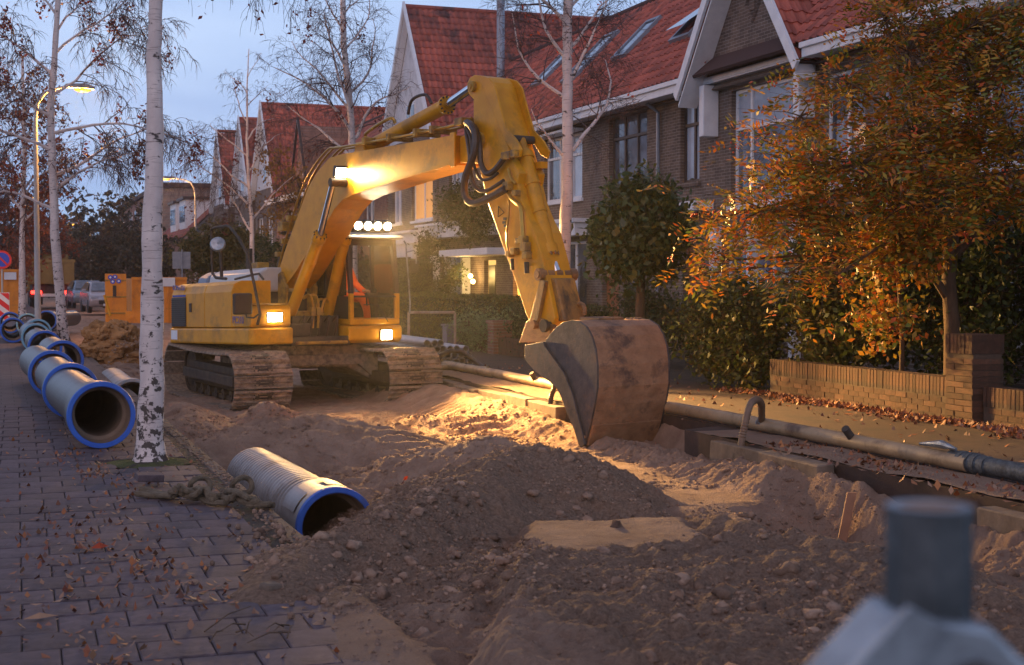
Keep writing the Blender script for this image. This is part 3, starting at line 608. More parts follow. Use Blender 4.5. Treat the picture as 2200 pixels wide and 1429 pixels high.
def tiled_roof(parent, org, across, up, width, length, key, limit=300, skip=None, thick=.08, name='roof'):
    """roof plane from its lower corner; tiles nearest the camera are parts, the rest one mesh"""
    org, a, u = Vector(org), Vector(across).normalized(), Vector(up).normalized(); nrm = a.cross(u)
    if nrm.z < 0: nrm = -nrm
    R = Matrix((a, u, nrm)).transposed()
    flip = R.determinant() < 0
    base = MB(); c = [org, org+a*width, org+a*width+u*length, org+u*length]
    base.add([p-nrm*.01 for p in c]+[p-nrm*thick for p in c], [(0,1,2,3),(7,6,5,4),(0,4,5,1),(1,5,6,2),(2,6,7,3),(3,7,4,0)])
    ro = base.build(name, M_tilebase, parent, world=True)
    inv = FRAME[parent].inverted(); cells = []
    w, l = .225, .31; nx = max(1, int(width/w)); ny = max(1, int(length/l))
    for i in range(nx):
        for j in range(ny):
            p = org+a*(i*w)+u*(j*l)
            if skip and skip(p+a*w*.5+u*l*.5): continue
            cells.append(((p-CAM).length, p))
    cells.sort(key=lambda t: t[0])
    M3 = R.to_4x4()
    if flip: M3 = M3 @ Matrix.Scale(-1, 4, (1,0,0))
    def jitter(): return Matrix.Rotation(random.gauss(0,.008), 4, 'Z') @ Matrix.Translation((0, 0, random.uniform(0,.008)))
    for k, (_, p) in enumerate(cells[:limit]):
        o = make_obj('roof_tile', TME, ro); q = p+(a*w if flip else Vector((0,0,0)))
        o.matrix_local = inv @ Matrix.Translation(q+nrm*.005) @ M3 @ jitter()
    rest = cells[limit:]
    if rest:
        tv = np.array([v[:] for v in TM.v]); tf = np.array(TM.f); V = []; 
        for _, p in rest:
            q = p+(a*w if flip else Vector((0,0,0))); mt = np.array(inv @ Matrix.Translation(q+nrm*.005) @ M3 @ jitter())
            V.append(tv @ mt[:3,:3].T+mt[:3,3])
        F = (tf[None]+(np.arange(len(V))*len(tv))[:,None,None]).reshape(-1, 4)
        o = np_mesh('roof_tiles', np.concatenate(V), F, M_tile, ro); o['kind'] = 'stuff'
    return ro
FX = 14.0; EZ, RX, RZ = 5.72, 16.7, 9.0   # facade plane, eaves height, ridge position
E0 = Vector((13.42, 0, 5.70)); UPV = Vector((RX-13.42, 0, RZ-5.70)); SL = UPV.length; UPN = UPV.normalized()
def gutter(parent, y0, y1):
    g = MB(); g.box(13.40, 13.62, y0, y1, 5.44, 5.685); g.box(13.34, 13.44, y0, y1, 5.60, 5.70); g.box(13.62, 14.0, y0, y1, 5.46, 5.52); g.build('gutter', M_white, parent, world=True, bevel=.01)
def downpipe(parent, y, z1=5.45, x=13.92):
    g = MB(); g.tube([(x, y, .1), (x, y, z1-.2), (x-.3, y, z1)], .045, 10); g.build('downpipe', M_lead, parent, world=True, smooth=True)
def roof_at(px, py):
    r = ray(px, py); nrm = Vector((-UPN.z, 0, UPN.x)); t = (E0-CAM).dot(nrm)/r.dot(nrm); p = CAM+r*t; return p.y, (p-Vector((E0.x, p.y, E0.z))).dot(UPN)
def skylight(parent, y, sc_, w=.78, open_=.0, half=.72):
    s0, s1 = sc_-half, sc_+half
    """roof window lying on the slope between s0 and s1 metres from the eaves"""
    nrm = Vector((-UPN.z, 0, UPN.x)); f = MB(); P = lambda yy, s, h: E0+Vector((0, yy, 0))+UPN*s+nrm*h
    def bar(ya, yb, sa, sb, h0=.03, h1=.14): f.add([P(ya,sa,h0),P(yb,sa,h0),P(yb,sb,h0),P(ya,sb,h0),P(ya,sa,h1),P(yb,sa,h1),P(yb,sb,h1),P(ya,sb,h1)], [(3,2,1,0),(4,5,6,7),(0,1,5,4),(1,2,6,5),(2,3,7,6),(3,0,4,7)])
    bar(y-w/2, y-w/2+.09, s0, s1); bar(y+w/2-.09, y+w/2, s0, s1); bar(y-w/2+.09, y+w/2-.09, s1-.1, s1); bar(y-w/2+.09, y+w/2-.09, s0, s0+.1)
    fo = f.build('skylight_frame', M_lead, parent, world=True)
    p = MB(); h = .11; a = .5*open_
    p.add([P(y-w/2+.08,s0+.09,h+a),P(y+w/2-.08,s0+.09,h+a),P(y+w/2-.08,s1-.09,h),P(y-w/2+.08,s1-.09,h)], [(0,1,2,3)]); p.build('skylight_pane', M_skyp, fo, world=True)
M_skyp = mat('skylight_glass', (.25,.27,.30), rough=.03, metal=.85)
def roof_side(parent, y0, y1, limit=300, skip=None): return tiled_roof(parent, (13.42, y0, 5.70), (0,1,0), UPN, y1-y0, SL, 0, limit, skip)
def back_body(parent, y0, y1):
    g = MB(); g.box(14.25, 21.5, y0+.01, y1-.01, -.1, 5.4); g.prism([(13.8,5.4),(RX,RZ-.12),(20.6,5.4)], y0+.02, y1-.02, 'y'); g.build('house_body', M_brickx, parent, world=True)
    g = MB(); g.add([(RX,y0,RZ-.02),(RX,y1,RZ-.02),(21.2,y1,5.2),(21.2,y0,5.2)], [(0,1,2,3)]); g.tube([(RX, y0, RZ+.02), (RX, y1, RZ+.02)], .11, 8); g.build('rear_roof', M_tilebase, parent, world=True)

# --- house with the brick gable behind the orange tree
h1 = thing('terraced_house', 'brown brick house with a white-edged pointed brick gable, half hidden by the orange tree', 'house', (14, 24.5, 0))
GY0, GY1, GAP = 22.45, 26.55, 9.35; gm = (GY0+GY1)/2
holes = [(23.35,25.75,3.0,5.33),(27.15,28.05,3.6,5.45),(26.9,27.9,.05,2.35),(23.3,26.0,.7,2.35),(21.0,22.3,3.2,5.2)]
w = MB(); facade_cells(w, FX, 20.5, 29.2, -.1, 5.46, holes); w.build('wall', M_brick, h1, world=True)
g = MB(); zb = 5.62; gt = zb+(gm-GY0)*1.32
g.prism([(GY0, zb),(GY1, zb),(gm, gt)], 13.78, 14.3, 'x'); g.build('gable_wall', M_brick, h1, world=True)
g = MB(); g.box(13.74, 14.0, GY0, GY1, 5.53, 5.62); g.box(13.72, 13.76, GY0, GY1, 5.56, 5.66); g.build('gable_ledge', M_white, h1, world=True)
g = MB(); 
for s in (-1, 1):
    e = gm+s*(gm-GY0+.28); ze = zb-.28*1.32-.02; t = gm; zt = gt+.05
    g.prism([(e, ze), (t, zt), (t, zt+.34), (e+s*.12, ze+.14)], 13.28, 13.34, 'x'); g.prism([(e, ze-.14), (t, zt-.16), (t, zt-.10), (e, ze-.08)], 13.34, 13.77, 'x')
g.build('verge_boards', M_white, h1, world=True)
d = MB(); 
for a in range(4):
    c0 = Vector((13.77, gm, 6.85)); q = [(0,.34),(.26,0),(0,-.34),(-.26,0)]; (y0_, z0_), (y1_, z1_) = q[a], q[(a+1)%4]
    d.tube([c0+Vector((0,y0_,z0_)), c0+Vector((0,y1_,z1_))], .035, 4)
d.box(13.75, 13.79, gm-.1, gm+.1, 6.72, 6.98); d.build('diamond_ornament', M_brickx, h1, world=True)
for s, y in ((1, 26.35), (-1, 22.65)):
    g = MB(); g.box(13.62, 13.98, y-.1, y+.1, 4.45, 5.5); g.build('corbel', M_white, h1, world=True, bevel=.02)
window(h1, FX, 23.35, 25.75, 3.0, 5.33, transom=4.55, split=[23.35, 25.1, 25.75], pm=[M_panebl, M_pane])
window(h1, FX, 27.15, 28.05, 3.6, 5.45, transom=4.85, split=[27.15,27.55,28.05], fm=M_darkwood, pm=M_panebl)
window(h1, FX, 23.3, 26.0, .7, 2.35, cols=3, pm=M_pane); window(h1, FX, 21.0, 22.3, 3.2, 5.2, cols=2)
g = MB(); g.box(14.12, 14.18, 26.9, 27.9, .05, 2.35); g.build('door', M_door, h1, world=True)
g = MB(); g.box(13.55, 14, 26.5, 28.4, 2.95, 3.15); g.build('cornice', M_white, h1, world=True)
for ya, yb in ((23.0,23.16),(26.1,26.3),(24.6,24.75)): g = MB(); g.box(13.80, 13.98, ya, yb, .05, 2.6); g.build('porch_post', M_white, h1, world=True)
gutter(h1, 26.85, 29.2); gutter(h1, 20.5, 22.1); downpipe(h1, 29.0)
roof_side(h1, 26.9, 29.2); roof_side(h1, 20.5, 22.1)
roof_side(h1, 22.1, 26.9, 40, skip=lambda p: p.z < gt-abs(p.y-gm)*1.32)
for s in (-1, 1):
    tiled_roof(h1, (13.40, gm+s*(gm-GY0+.2), zb-.2), (1,0,0), Vector((0, -s, 1.32)).normalized(), 3.3, (gm-GY0+.2)*sqrt(1+1.32**2), 0, 120, name='gable_roof')
skylight(h1, *roof_at(1507,45), 1.0, .5)
back_body(h1, 20.5, 29.2)
g = MB(); g.box(16.2, 17.3, 27.6, 28.6, 8.4, 9.9); g.box(16.15, 17.35, 27.55, 28.65, 9.9, 10.0); g.build('chimney', M_brickx, h1, world=True)

# --- middle houses
h2 = thing('terraced_house', 'brown brick terraced house with two leaning skylights, left of the pointed gable', 'house', (14, 33.5, 0), group=None)
holes = [(29.75,31.9,3.75,5.45),(33.6,36.3,3.6,5.3),(33.3,36.1,.75,2.5),(31.3,32.3,.05,2.4),(29.9,31.0,.9,2.4)]
w = MB(); facade_cells(w, FX, 29.2, 37.8, -.1, 5.46, holes); w.build('wall', M_brick, h2, world=True)
window(h2, FX, 29.75, 31.9, 3.75, 5.45, transom=4.9, cols=3, fm=M_darkwood, pm=M_pane)
window(h2, FX, 33.6, 36.3, 3.6, 5.3, transom=4.75, split=[33.6,34.5,35.35,36.3], pm=[M_panebl, M_pane])
window(h2, FX, 33.3, 36.1, .75, 2.5, cols=3); window(h2, FX, 29.9, 31.0, .9, 2.4, cols=2, fm=M_darkwood)
g = MB(); g.box(14.12, 14.18, 31.3, 32.3, .05, 2.4); g.build('door', M_door, h2, world=True)
g = MB(); g.box(13.55, 14, 33.0, 36.6, 2.62, 2.95); g.box(13.45, 14, 32.9, 36.7, 2.95, 3.05); g.build('cornice', M_white, h2, world=True)
g = MB(); g.box(13.6, 13.64, 33.0, 33.9, .1, 1.7); g.build('white_gate_panel', M_white, h2, world=True)
g = MB(); g.box(13.60, 13.99, 33.5, 36.4, 5.30, 5.36); g.build('window_canopy', M_white, h2, world=True)
gutter(h2, 29.2, 37.8); downpipe(h2, 37.6)
roof_side(h2, 29.2, 37.8)
skylight(h2, *roof_at(1372,88), .85); skylight(h2, *roof_at(1272,128), .95, half=.95); back_body(h2, 29.2, 37.8)
h3 = thing('terraced_house', 'brown brick house with a lit porch and yellow glowing doorway seen beyond the digger arm', 'house', (14, 42, 0))
holes = [(42.9,45.0,3.65,5.05),(39.0,41.4,3.65,5.05),(40.3,41.4,.05,2.1),(42.9,45.9,.2,2.5),(38.2,38.8,.4,2.2)]
w = MB(); facade_cells(w, FX, 37.8, 46.2, -.1, 5.46, holes); w.build('wall', M_brick, h3, world=True)
window(h3, FX, 42.9, 45.0, 3.65, 5.05, split=[42.9,44.5,45.0], pm=M_panebl); window(h3, FX, 39.0, 41.4, 3.65, 5.05, cols=2)
window(h3, FX, 42.9, 45.9, .2, 2.5, cols=1, transom=1.9, pm=M_panebl, fw=.12)
M_glow = emat('lit_hallway', (1.0,.55,.15), .8)
g = MB(); g.box(14.14, 14.2, 40.3, 41.4, .05, 2.1); g.build('lit_hallway', M_glow, h3, world=True)
g = MB(); g.box(14.06, 14.13, 40.55, 41.15, .05, 1.95); g.build('door', mat('dark_green_door', (.05,.05,.03), rough=.4), h3, world=True)
g = MB(); g.box(14.15, 14.2, 38.2, 38.8, .4, 2.2); g.build('lit_pane', E_amber, h3, world=True)
g = MB(); g.box(13.0, 14.0, 38.2, 42.9, 2.22, 2.42); g.build('porch_canopy', M_white, h3, world=True, bevel=.01)
g = MB(); g.box(13.3, 14, 39.7, 46.3, 2.85, 3.25); g.box(13.2, 14, 39.6, 46.4, 3.25, 3.33); g.build('balcony_box', M_white, h3, world=True)
for bx in ((46.0,46.2,2.8),(42.7,42.85,2.2)): g = MB(); g.box(13.7, 13.98, bx[0], bx[1], 0, bx[2]); g.build('porch_post', M_white, h3, world=True)
for yy, zz in ((42.0, 1.62), (41.75, 1.45)):
    g = MB(); g.ico((13.75, yy, zz), .075, 2); g.build('porch_lamp', E_porch, h3, world=True, smooth=True)
pl = bpy.data.lights.new('porch_light', 'POINT'); plo = bpy.data.objects.new('porch_light', pl); COL.objects.link(plo); plo.location = (13.45, 41.9, 1.7); pl.energy = 35; pl.color = (1,.6,.2); pl.shadow_soft_size = .12
gutter(h3, 37.8, 46.2); roof_side(h3, 37.8, 46.2, 200); skylight(h3, *roof_at(1190,152), .9); back_body(h3, 37.8, 46.2)
g = MB(); g.tube([(15.1, 43.0, 7.2), (15.1, 43.0, 10.6)], .13, 12); g.box(14.85, 15.35, 42.75, 43.25, 10.5, 10.85); g.build('flue_pipe', M_lead, h3, world=True)
h0 = thing('terraced_house', 'dark brick house at the right edge almost covered by the autumn trees', 'house', (14, 16, 0))
holes = [(13.4,15.6,3.4,5.2),(16.8,18.8,3.2,5.3),(17.0,19.2,.6,2.6),(13.0,15.4,.7,2.5)]
w = MB(); facade_cells(w, FX, 11.5, 20.5, -.1, 5.46, holes); w.build('wall', M_brick, h0, world=True)
for a in holes: window(h0, FX, *a, cols=2, transom=a[3]-.6, pm=[M_panebl, M_pane])
g = MB(); g.box(13.3, 14, 12.8, 16.0, 2.75, 3.0); g.build('cornice', M_white, h0, world=True)
gutter(h0, 11.5, 20.5); downpipe(h0, 20.2); roof_side(h0, 11.5, 20.5, 120); back_body(h0, 11.5, 20.5)

# --- steep gabled houses farther down the street
def gable_house(y, label, wins, hw=3.25, depth=13, zt=11.25, zb=6.55, wall=M_brick, x=FX, lim=300, sc=1.0, render=M_gablew):
    t = thing('gabled_house', label, 'house', (x, y, 0)); k = (zt-zb)/hw
    w = MB(); facade_cells(w, x, y-hw, y+hw, -.1, zb, wins); w.build('wall', wall, t, world=True)
    g = MB(); g.prism([(y-hw, zb),(y+hw, zb),(y, zt)], x+.02, x+.28, 'x'); g.build('gable_front', render, t, world=True)
    g = MB()
    for s in (-1, 1): g.prism([(y+s*(hw+.25), zb-.25*k-.12), (y, zt-.06), (y, zt+.22), (y+s*(hw+.32), zb-.25*k+.06)], x-.30, x-.22, 'x'); g.prism([(y+s*(hw+.2), zb-.2*k-.18), (y, zt-.20), (y, zt-.12), (y+s*(hw+.2), zb-.2*k-.10)], x-.22, x+.0, 'x')
    g.build('verge_boards', M_white, t, world=True)
    g = MB(); g.box(x+.25, x+depth, y-hw+.02, y+hw-.02, -.1, zb-.05); g.prism([(y-hw+.05, zb-.05),(y+hw-.05, zb-.05),(y, zt-.12)], x+.28, x+depth, 'x'); g.build('house_body', M_brickx, t, world=True)
    for s, l in ((-1, lim), (1, 0)):
        tiled_roof(t, (x-.2, y+s*(hw+.15), zb-.15*k), (1,0,0), Vector((0, -s, k)).normalized(), depth, (hw+.15)*sqrt(1+k*k), 0, l)
    g = MB(); g.tube([(x-.2, y, zt+.03), (x+depth, y, zt+.03)], .1, 8); g.build('ridge_tiles', M_tile, t, world=True)
    for h in wins: window(t, x, *h, cols=2, pm=[M_pane, M_panebl])
    g = MB(); g.box(x-.02, x+.03, y-.55, y+.55, zb+.2, zb+1.3); fo = g.build('gable_window_frame', M_white, t, world=True)
    for q in (-.27, .27): g = MB(); g.box(x-.035, x-.022, y+q-.2, y+q+.2, zb+.3, zb+1.2); g.build('pane', M_pane, fo, world=True)
    return t
gh = gable_house(49.6, 'tall house with steep pale gable and wide red roof, one window glowing orange', [(50.9,52.2,3.6,5.0),(46.9,49.5,3.6,5.0)])
for o in [c for c in gh.children if c.name.startswith('window_frame')][1:2]:
    for p in o.children: p.data.materials[0] = M_paneor
g = MB(); g.box(13.2, 14, 46.4, 52.8, 2.75, 3.1); g.box(13.05, 14, 46.35, 52.9, 3.1, 3.18); g.build('cornice', M_white, gh, world=True)
g = MB(); g.box(13.3, 14, 46.9, 52.3, 0.0, .8); g.box(13.3,13.45,47.0,47.2,.8,2.75); g.box(13.3,13.45,51.9,52.1,.8,2.75); g.box(13.35,13.6,47.2,51.9,2.3,2.75); bw = g.build('bay_front', M_white, gh, world=True)
gable_house(79.5, 'second steep house from the right, its long red roof behind the digger boom', [(77.2,79,3.4,5),(80.2,82,3.4,5)], lim=300, render=M_gablew)
gable_house(87.2, 'narrow steep gabled house between two others of its kind, far down the street', [(85,86.8,3.4,5),(88,89.6,3.4,5)], lim=60)
gable_house(96.5, 'leftmost of the steep gabled houses, pale verge boards, beside the dormer roof', [(94.4,96,3.4,5),(97.2,99,3.4,5)], lim=60, zt=11.4)
# lower linking building between first and second gabled houses
t = thing('terraced_house', 'low red roofed house with a small pointed dormer between the steep houses', 'house', (14, 64, 0))
w = MB(); hs = [(55+i*3.2, 56.6+i*3.2, 3.5, 5.0) for i in range(6)]; facade_cells(w, FX, 53.0, 76.1, -.1, 5.46, hs); w.build('wall', M_brickr, t, world=True)
for h in hs: window(t, FX, *h, cols=2)
gutter(t, 53.0, 76.1); roof_side(t, 53.0, 76.1, 0); back_body(t, 53.0, 76.1)
g = MB(); g.prism([(66.5,6.3),(69.5,6.3),(68,8.9)], 13.7, 17, 'x'); g.build('dormer', M_brickr, t, world=True)
g = MB(); g.prism([(66.2,6.2),(68,9.1),(69.8,6.2),(68,9.3)], 13.5, 13.62, 'x'); g.build('verge_boards', M_darkwood, t, world=True)
# house with the white box dormers
t = thing('dormer_house', 'distant red roofed house with two white box dormers behind the lamp post', 'house', (13, 110, 0))
g = MB(); g.box(12.6, 22, 101, 122, 0, 4.4); g.build('wall', M_brickr, t, world=True)
tiled_roof(t, (12.0, 101, 4.4), (0,1,0), (4.2,0,3.9), 21, 5.7, 0, 0)
for y in (105, 111):
    g = MB(); g.box(12.7, 15, y, y+3.6, 5.2, 7.3); dd = g.build('dormer', M_white, t, world=True); g = MB(); g.box(12.5, 15, y-.2, y+3.8, 7.3, 7.5); g.build('dormer_roof', M_darkwood, dd, world=True)
    for k in range(3): g = MB(); g.box(12.66, 12.69, y+.3+k*1.1, y+1.2+k*1.1, 5.7, 6.9); g.build('dormer_pane', M_pane, dd, world=True)
t = thing('brick_block', 'dark red brick block closing the view at the end of the street', 'building', (14, 150, 0))
g = MB(); g.box(13.5, 24, 128, 175, 0, 9.6); g.build('wall', M_brickr, t, world=True); g = MB(); g.box(13.2, 24.3, 127.7, 175.3, 9.6, 10.0); g.build('roof', M_tilebase, t, world=True)
for i in range(8):
    for z in (4.2, 7.2): g = MB(); g.box(13.40, 13.49, 130+i*5.5, 131.8+i*5.5, z, z+1.5); wf = g.build('window', M_white, t, world=True); g = MB(); g.box(13.36, 13.395, 130.15+i*5.5, 131.65+i*5.5, z+.12, z+1.38); g.build('pane', M_pane, wf, world=True)

# ============================================================ GARDEN WALLS
def brick_wall(label, x, y0, y1, h, pillars=(), limit=300, th=.21):
    """low garden wall along the street: soldier course on top, every near brick a piece"""
    t = thing('garden_wall', label, 'wall', (x, y0, 0)); BR = MB().box(-.105, .105, -.1, .1, -.0275, .0275); m0 = BR.build('brick', M_loosebrick); me = m0.data; bpy.data.objects.remove(m0)
    h = .0075+int((h-.21)/.0625)*.0625+.207; SO = MB().box(-.11, .11, -.026, .026, -.1, .1); m1 = SO.build('brick', M_loosebrick); ms = m1.data; bpy.data.objects.remove(m1)
    g = MB(); g.box(x+.008, x+th-.008, y0+.004, y1-.004, -.1, h-.012); g.build('mortar_core', M_mortar, t, world=True)
    P = []; rows = int((h-.21)/.0625)
    for r in range(rows):
        n = int((y1-y0)/.21)
        for k in range(n):
            yy = y0+.105+k*.21+(.105 if r % 2 else 0)
            if yy+.1 > y1+.01: continue
            P.append((me, (.105, yy-y0, .035+r*.0625)))
    for k in range(int((y1-y0)/.0625)): P.append((ms, (.11, .031+k*.0625, h-.1)))
    P.sort(key=lambda p: (Vector((x, y0, 0))+Vector(p[1])-CAM).length); objs = 0; rest = []
    for m_, p in P:
        q = Vector(p)+Vector((random.gauss(0,.002), 0, random.gauss(0,.0015)))
        if objs < limit: o = make_obj('brick', m_, t); o.location = q; o.rotation_euler = (random.gauss(0,.008), 0, random.gauss(0,.008)); objs += 1
        else: rest.append((m_, q))
    if rest:
        g = MB()
        for m_, q in rest:
            a = BR if m_ is me else SO; g.add([Vector(v)+q for v in a.v], a.f)
        o = g.build('bricks', M_loosebrick, t); o['kind'] = 'stuff'
    return t
def pillar(label, x, y, h=.95, w=.44):
    t = thing('wall_pillar', label, 'pillar', (x, y, 0)); g = MB(); g.box(-.03, .33, .008, w-.008, -.1, h-.22); g.box(-.035, .335, .01, w-.01, h-.22, h-.012); g.build('mortar_core', M_mortar, t)
    BR = MB().box(-.045, .348, .0, .2, 0, .055).build('brick', M_loosebrick); m1 = BR.data; bpy.data.objects.remove(BR)
    rows = int((h-.22)/.0625)
    for r in range(rows):
        for k in range(2): 
            o = make_obj('brick', m1, t); ws = (.30, .134) if (r+k) % 2 else (.134, .30); 
            off = 0 if k == 0 else (.144 if r % 2 == 1 else .144)
            if k == 0: o.scale = (1, (.29 if r % 2 else .14)/.2, 1); o.location = (0, .0, .006+r*.0625)
            else: a = .30 if r % 2 else .15; o.scale = (1, (w-a)/.2, 1); o.location = (0, a, .006+r*.0625)
            o.location.x += random.gauss(0,.003)
    SB = MB().box(-.055, .355, 0, .052, 0, .2).build('brick', M_loosebrick); m2 = SB.data; bpy.data.objects.remove(SB)
    for k in range(7): o = make_obj('brick', m2, t); o.location = (random.gauss(0,.003), .002+k*.0625, h-.21)
    return t
brick_wall('long low brick garden wall under the orange tree, leaves heaped at its foot', 9.56, 12.75, 16.5, .52)
pillar('square brick pillar with upright bricks on top, at the end of the long garden wall', 9.56, 12.28)
brick_wall('short low brick wall right of the square pillar at the frame edge', 9.62, 8.8, 12.24, .44)
t = thing('garden_bench', 'weathered wooden plank bench standing in the dark garden behind the short wall', 'bench', (10.6, 11.4, 0))
for zz, xx in ((.48, 0), (.75, .22)): g = MB(); g.box(xx, xx+.05 if zz > .6 else xx+.32, -.9, .9, zz, zz+(.2 if zz > .6 else .05)); g.build('plank', M_dirty, t)
for yy in (-.7, .7): g = MB(); g.box(.02, .3, yy-.04, yy+.04, 0, .48); g.build('leg', M_dark, t)
# ============================================================ TREES AND PLANTS
def grow_tree(name, label, cat, base, trunk, r0, r1, limbs, seed, bark=None, twigs=1.0, droop=1.0, group=None, leaves=None, leafn=0, leafsz=.05, levels=3, twigr=.004, tn=14, topleaf=None, clusters=None):
    """trunk polyline (local), limbs = list of (height, azimuth, length, rise); branching twigs hang down"""
    rd = random.Random(seed); root = thing(name, label, cat, base, 0, group); bark = bark or M_birch
    T = [Vector(p) for p in trunk]; n = len(T)
    # refine trunk
    pts = []
    for i in range(n-1):
        for k in range(5): pts.append(T[i].lerp(T[i+1], k/5)+Vector((rd.gauss(0,.006), rd.gauss(0,.006), 0))*(1 if i+k else 0))
    pts.append(T[-1]); m = len(pts); tot = T[-1].z-T[0].z
    rad = [r0+(r1-r0)*((p.z-T[0].z)/tot)**.8 for p in pts]
    rad = [r*(1+.06*rd.gauss(0,1)*.5) for r in rad]
    rad[0] = r0*1.35; pts.insert(1, pts[0].lerp(pts[1], .25)); rad.insert(1, r0*1.12)
    mb = MB(); mb.tube(pts, rad, tn); mb.build('trunk', bark, root, smooth=True)
    tw = MB(); tips = []
    def at_h(z):
        for a, b in zip(pts[:-1], pts[1:]):
            if a.z <= z <= b.z: return a.lerp(b, (z-a.z)/max(b.z-a.z, 1e-6))
        return pts[-1].copy()
    def branch(p, d, L, r, lv, mbx):
        k = max(3, int(L/(.16 if lv < 2 else .10))); k = min(k, 9); path = [p.copy()]; rs = [r]; q = p.copy(); d = d.normalized()
        for i in range(k):
            w = .16 if lv < 2 else .22
            d = d+Vector((rd.gauss(0,w), rd.gauss(0,w), rd.gauss(0,w*.7)))
            d.z -= droop*(0.03 if lv == 0 else .07 if lv == 1 else .22)*(1+i*.25)
            if lv == 0: d.z += .05
            d.normalize(); q = q+d*(L/k); path.append(q.copy()); rs.append(max(r*(1-.8*(i+1)/k), .0016 if lv else .004))
        mbx.tube(path, rs, 6 if lv == 0 else 3, caps=False)
        if lv >= 2: tips.extend(path[1:])
        elif lv == 1: tips.append(path[-1])
        if lv < levels:
            nc = int((L*(5.2 if lv == 0 else 6.0) + 1)*twigs)
            for c in range(nc):
                j = rd.uniform(.18, 1)*(len(path)-1); a = path[int(j)]; b = path[min(int(j)+1, len(path)-1)]; s = a.lerp(b, j-int(j))
                td = (b-a).normalized() if (b-a).length > 1e-6 else d
                x, y, _ = basis(td); t = rd.uniform(0, 2*pi); nd = td*.75+(x*cos(t)+y*sin(t))*rd.uniform(.6,1.1)
                branch(s, nd, L*rd.uniform(.28,.5)*(1-.35*j/len(path)) if lv == 0 else L*rd.uniform(.35,.75), max(rs[int(j)]*.5, .002) if lv == 0 else twigr*.55, lv+1, tw)
    for (h, az, Lb, rise, rb) in limbs:
        mbx = MB(); p = at_h(h); az = radians(az); d = Vector((cos(az)*cos(radians(rise)), sin(az)*cos(radians(rise)), sin(radians(rise))))
        branch(p, d, Lb, rb, 0, mbx); mbx.build('limb', bark, root, smooth=True)
    if tw.v:
        o = tw.build('twigs', M_twig if bark is M_birch else bark, root); o['kind'] = 'stuff'
    if leaves is not None and leafn and tips:
        A = np.array([t[:] for t in tips]); rr = np.random.default_rng(seed)
        if clusters:  # leaves kept together in a few hanging bunches
            c = rr.integers(0, len(A), clusters); idx = rr.integers(0, clusters, leafn); P = A[c][idx]+rr.normal(0, 1, (leafn,3))*np.array([.07,.07,.16])
        else: P = A[rr.integers(0, len(A), leafn)]+rr.normal(0, .05, (leafn,3))
        V, Q = leaf_arrays(P, leafsz, rr); o = np_mesh('foliage', V, Q, leaves, root); o['kind'] = 'stuff'
    return root
def limbset(seed, h0, h1, n, L0, L1, rise=(25,60), r=.03, az=None):
    rd = random.Random(seed); out = []
    for i in range(n):
        t = i/(max(n-1,1)); out.append((h0+(h1-h0)*t+rd.uniform(-.1,.1), (az[i%len(az)] if az else i*137.5)+rd.uniform(-25,25), L0+(L1-L0)*t*rd.uniform(.85,1.1), rd.uniform(*rise), r*(1-.5*t)))
    return out
# big birch by the pit (trunk only crosses the frame; crown above)
T1 = Vector((1.16, 12.08, 0))
tp = [(0,0,0)]+[tuple(at_d(px, py, d)-T1) for px, py, d in ((325, 700, 11.9), (331, 400, 12.0), (333, 200, 12.1), (333, 0, 12.2))]+[(.38,.5,4.4),(.42,.6,6.5)]
grow_tree('birch_tree', 'large white birch trunk standing in its round moss pit in the pavement, nearest the camera', 'tree', T1, tp, .118, .024,
          [(4.25, -20, 1.1, 40, .018),(4.3, 30, 1.3, 35, .018),(4.35, 170, 1.2, 35, .018),(4.4, 5, 1.0, 40, .018),(4.6, -30, 1.5, 30, .018),(4.7, 10, 1.6, 20, .018),(4.6, 150, 1.4, 40, .018)], 3, leaves=LF_birch, leafn=260, leafsz=.05, clusters=16, twigr=.0036, tn=24, droop=2.6, twigs=1.2)
# second birch behind the pipes, left
B2 = on_z(137, 735); f2 = lambda px, py: tuple(at_d(px, py, 34)-B2)
grow_tree('birch_tree', 'leaning birch beside the tall lamp post, dark withered leaves hanging in its crown', 'tree', B2, [(0,0,0), f2(118,500), f2(112,350), f2(108,230), f2(118,120), f2(128,-60), f2(135,-180)], .135, .05,
          [(3.2,175,2.6,25,.045),(3.6,-10,2.2,35,.045),(4.0,5,2.8,22,.05),(4.6,160,3.0,30,.05),(5.0,-15,3.2,25,.045),(5.4,200,3.4,30,.045),(5.9,20,3.2,40,.04),(6.4,150,3.0,40,.04),(6.9,-30,2.8,45,.035),(7.4,60,2.6,50,.03),(7.8,190,2.6,50,.03),(8.3,0,2.2,50,.03)], 12, leaves=LF_birch, leafn=2600, leafsz=.10, clusters=60, twigs=1.1, twigr=.014, droop=1.3)
B3 = on_z(48, 688); f3 = lambda px, py: tuple(at_d(px, py, 53)-B3)
grow_tree('birch_tree', 'thin birch far left with orange lit lower leaves, left of the tall lamp post', 'tree', B3, [(0,0,0), f3(47,500), f3(52,330), f3(50,200), f3(48,120)], .14, .05,
          limbset(5, 3.6, 8.0, 12, 3.0, 2.2, r=.05), 21, leaves=leafmat('rust_leaf', [(.35,.08,.02),(.25,.06,.02),(.12,.04,.02)]), leafn=3400, leafsz=.15, twigs=.8, twigr=.02)
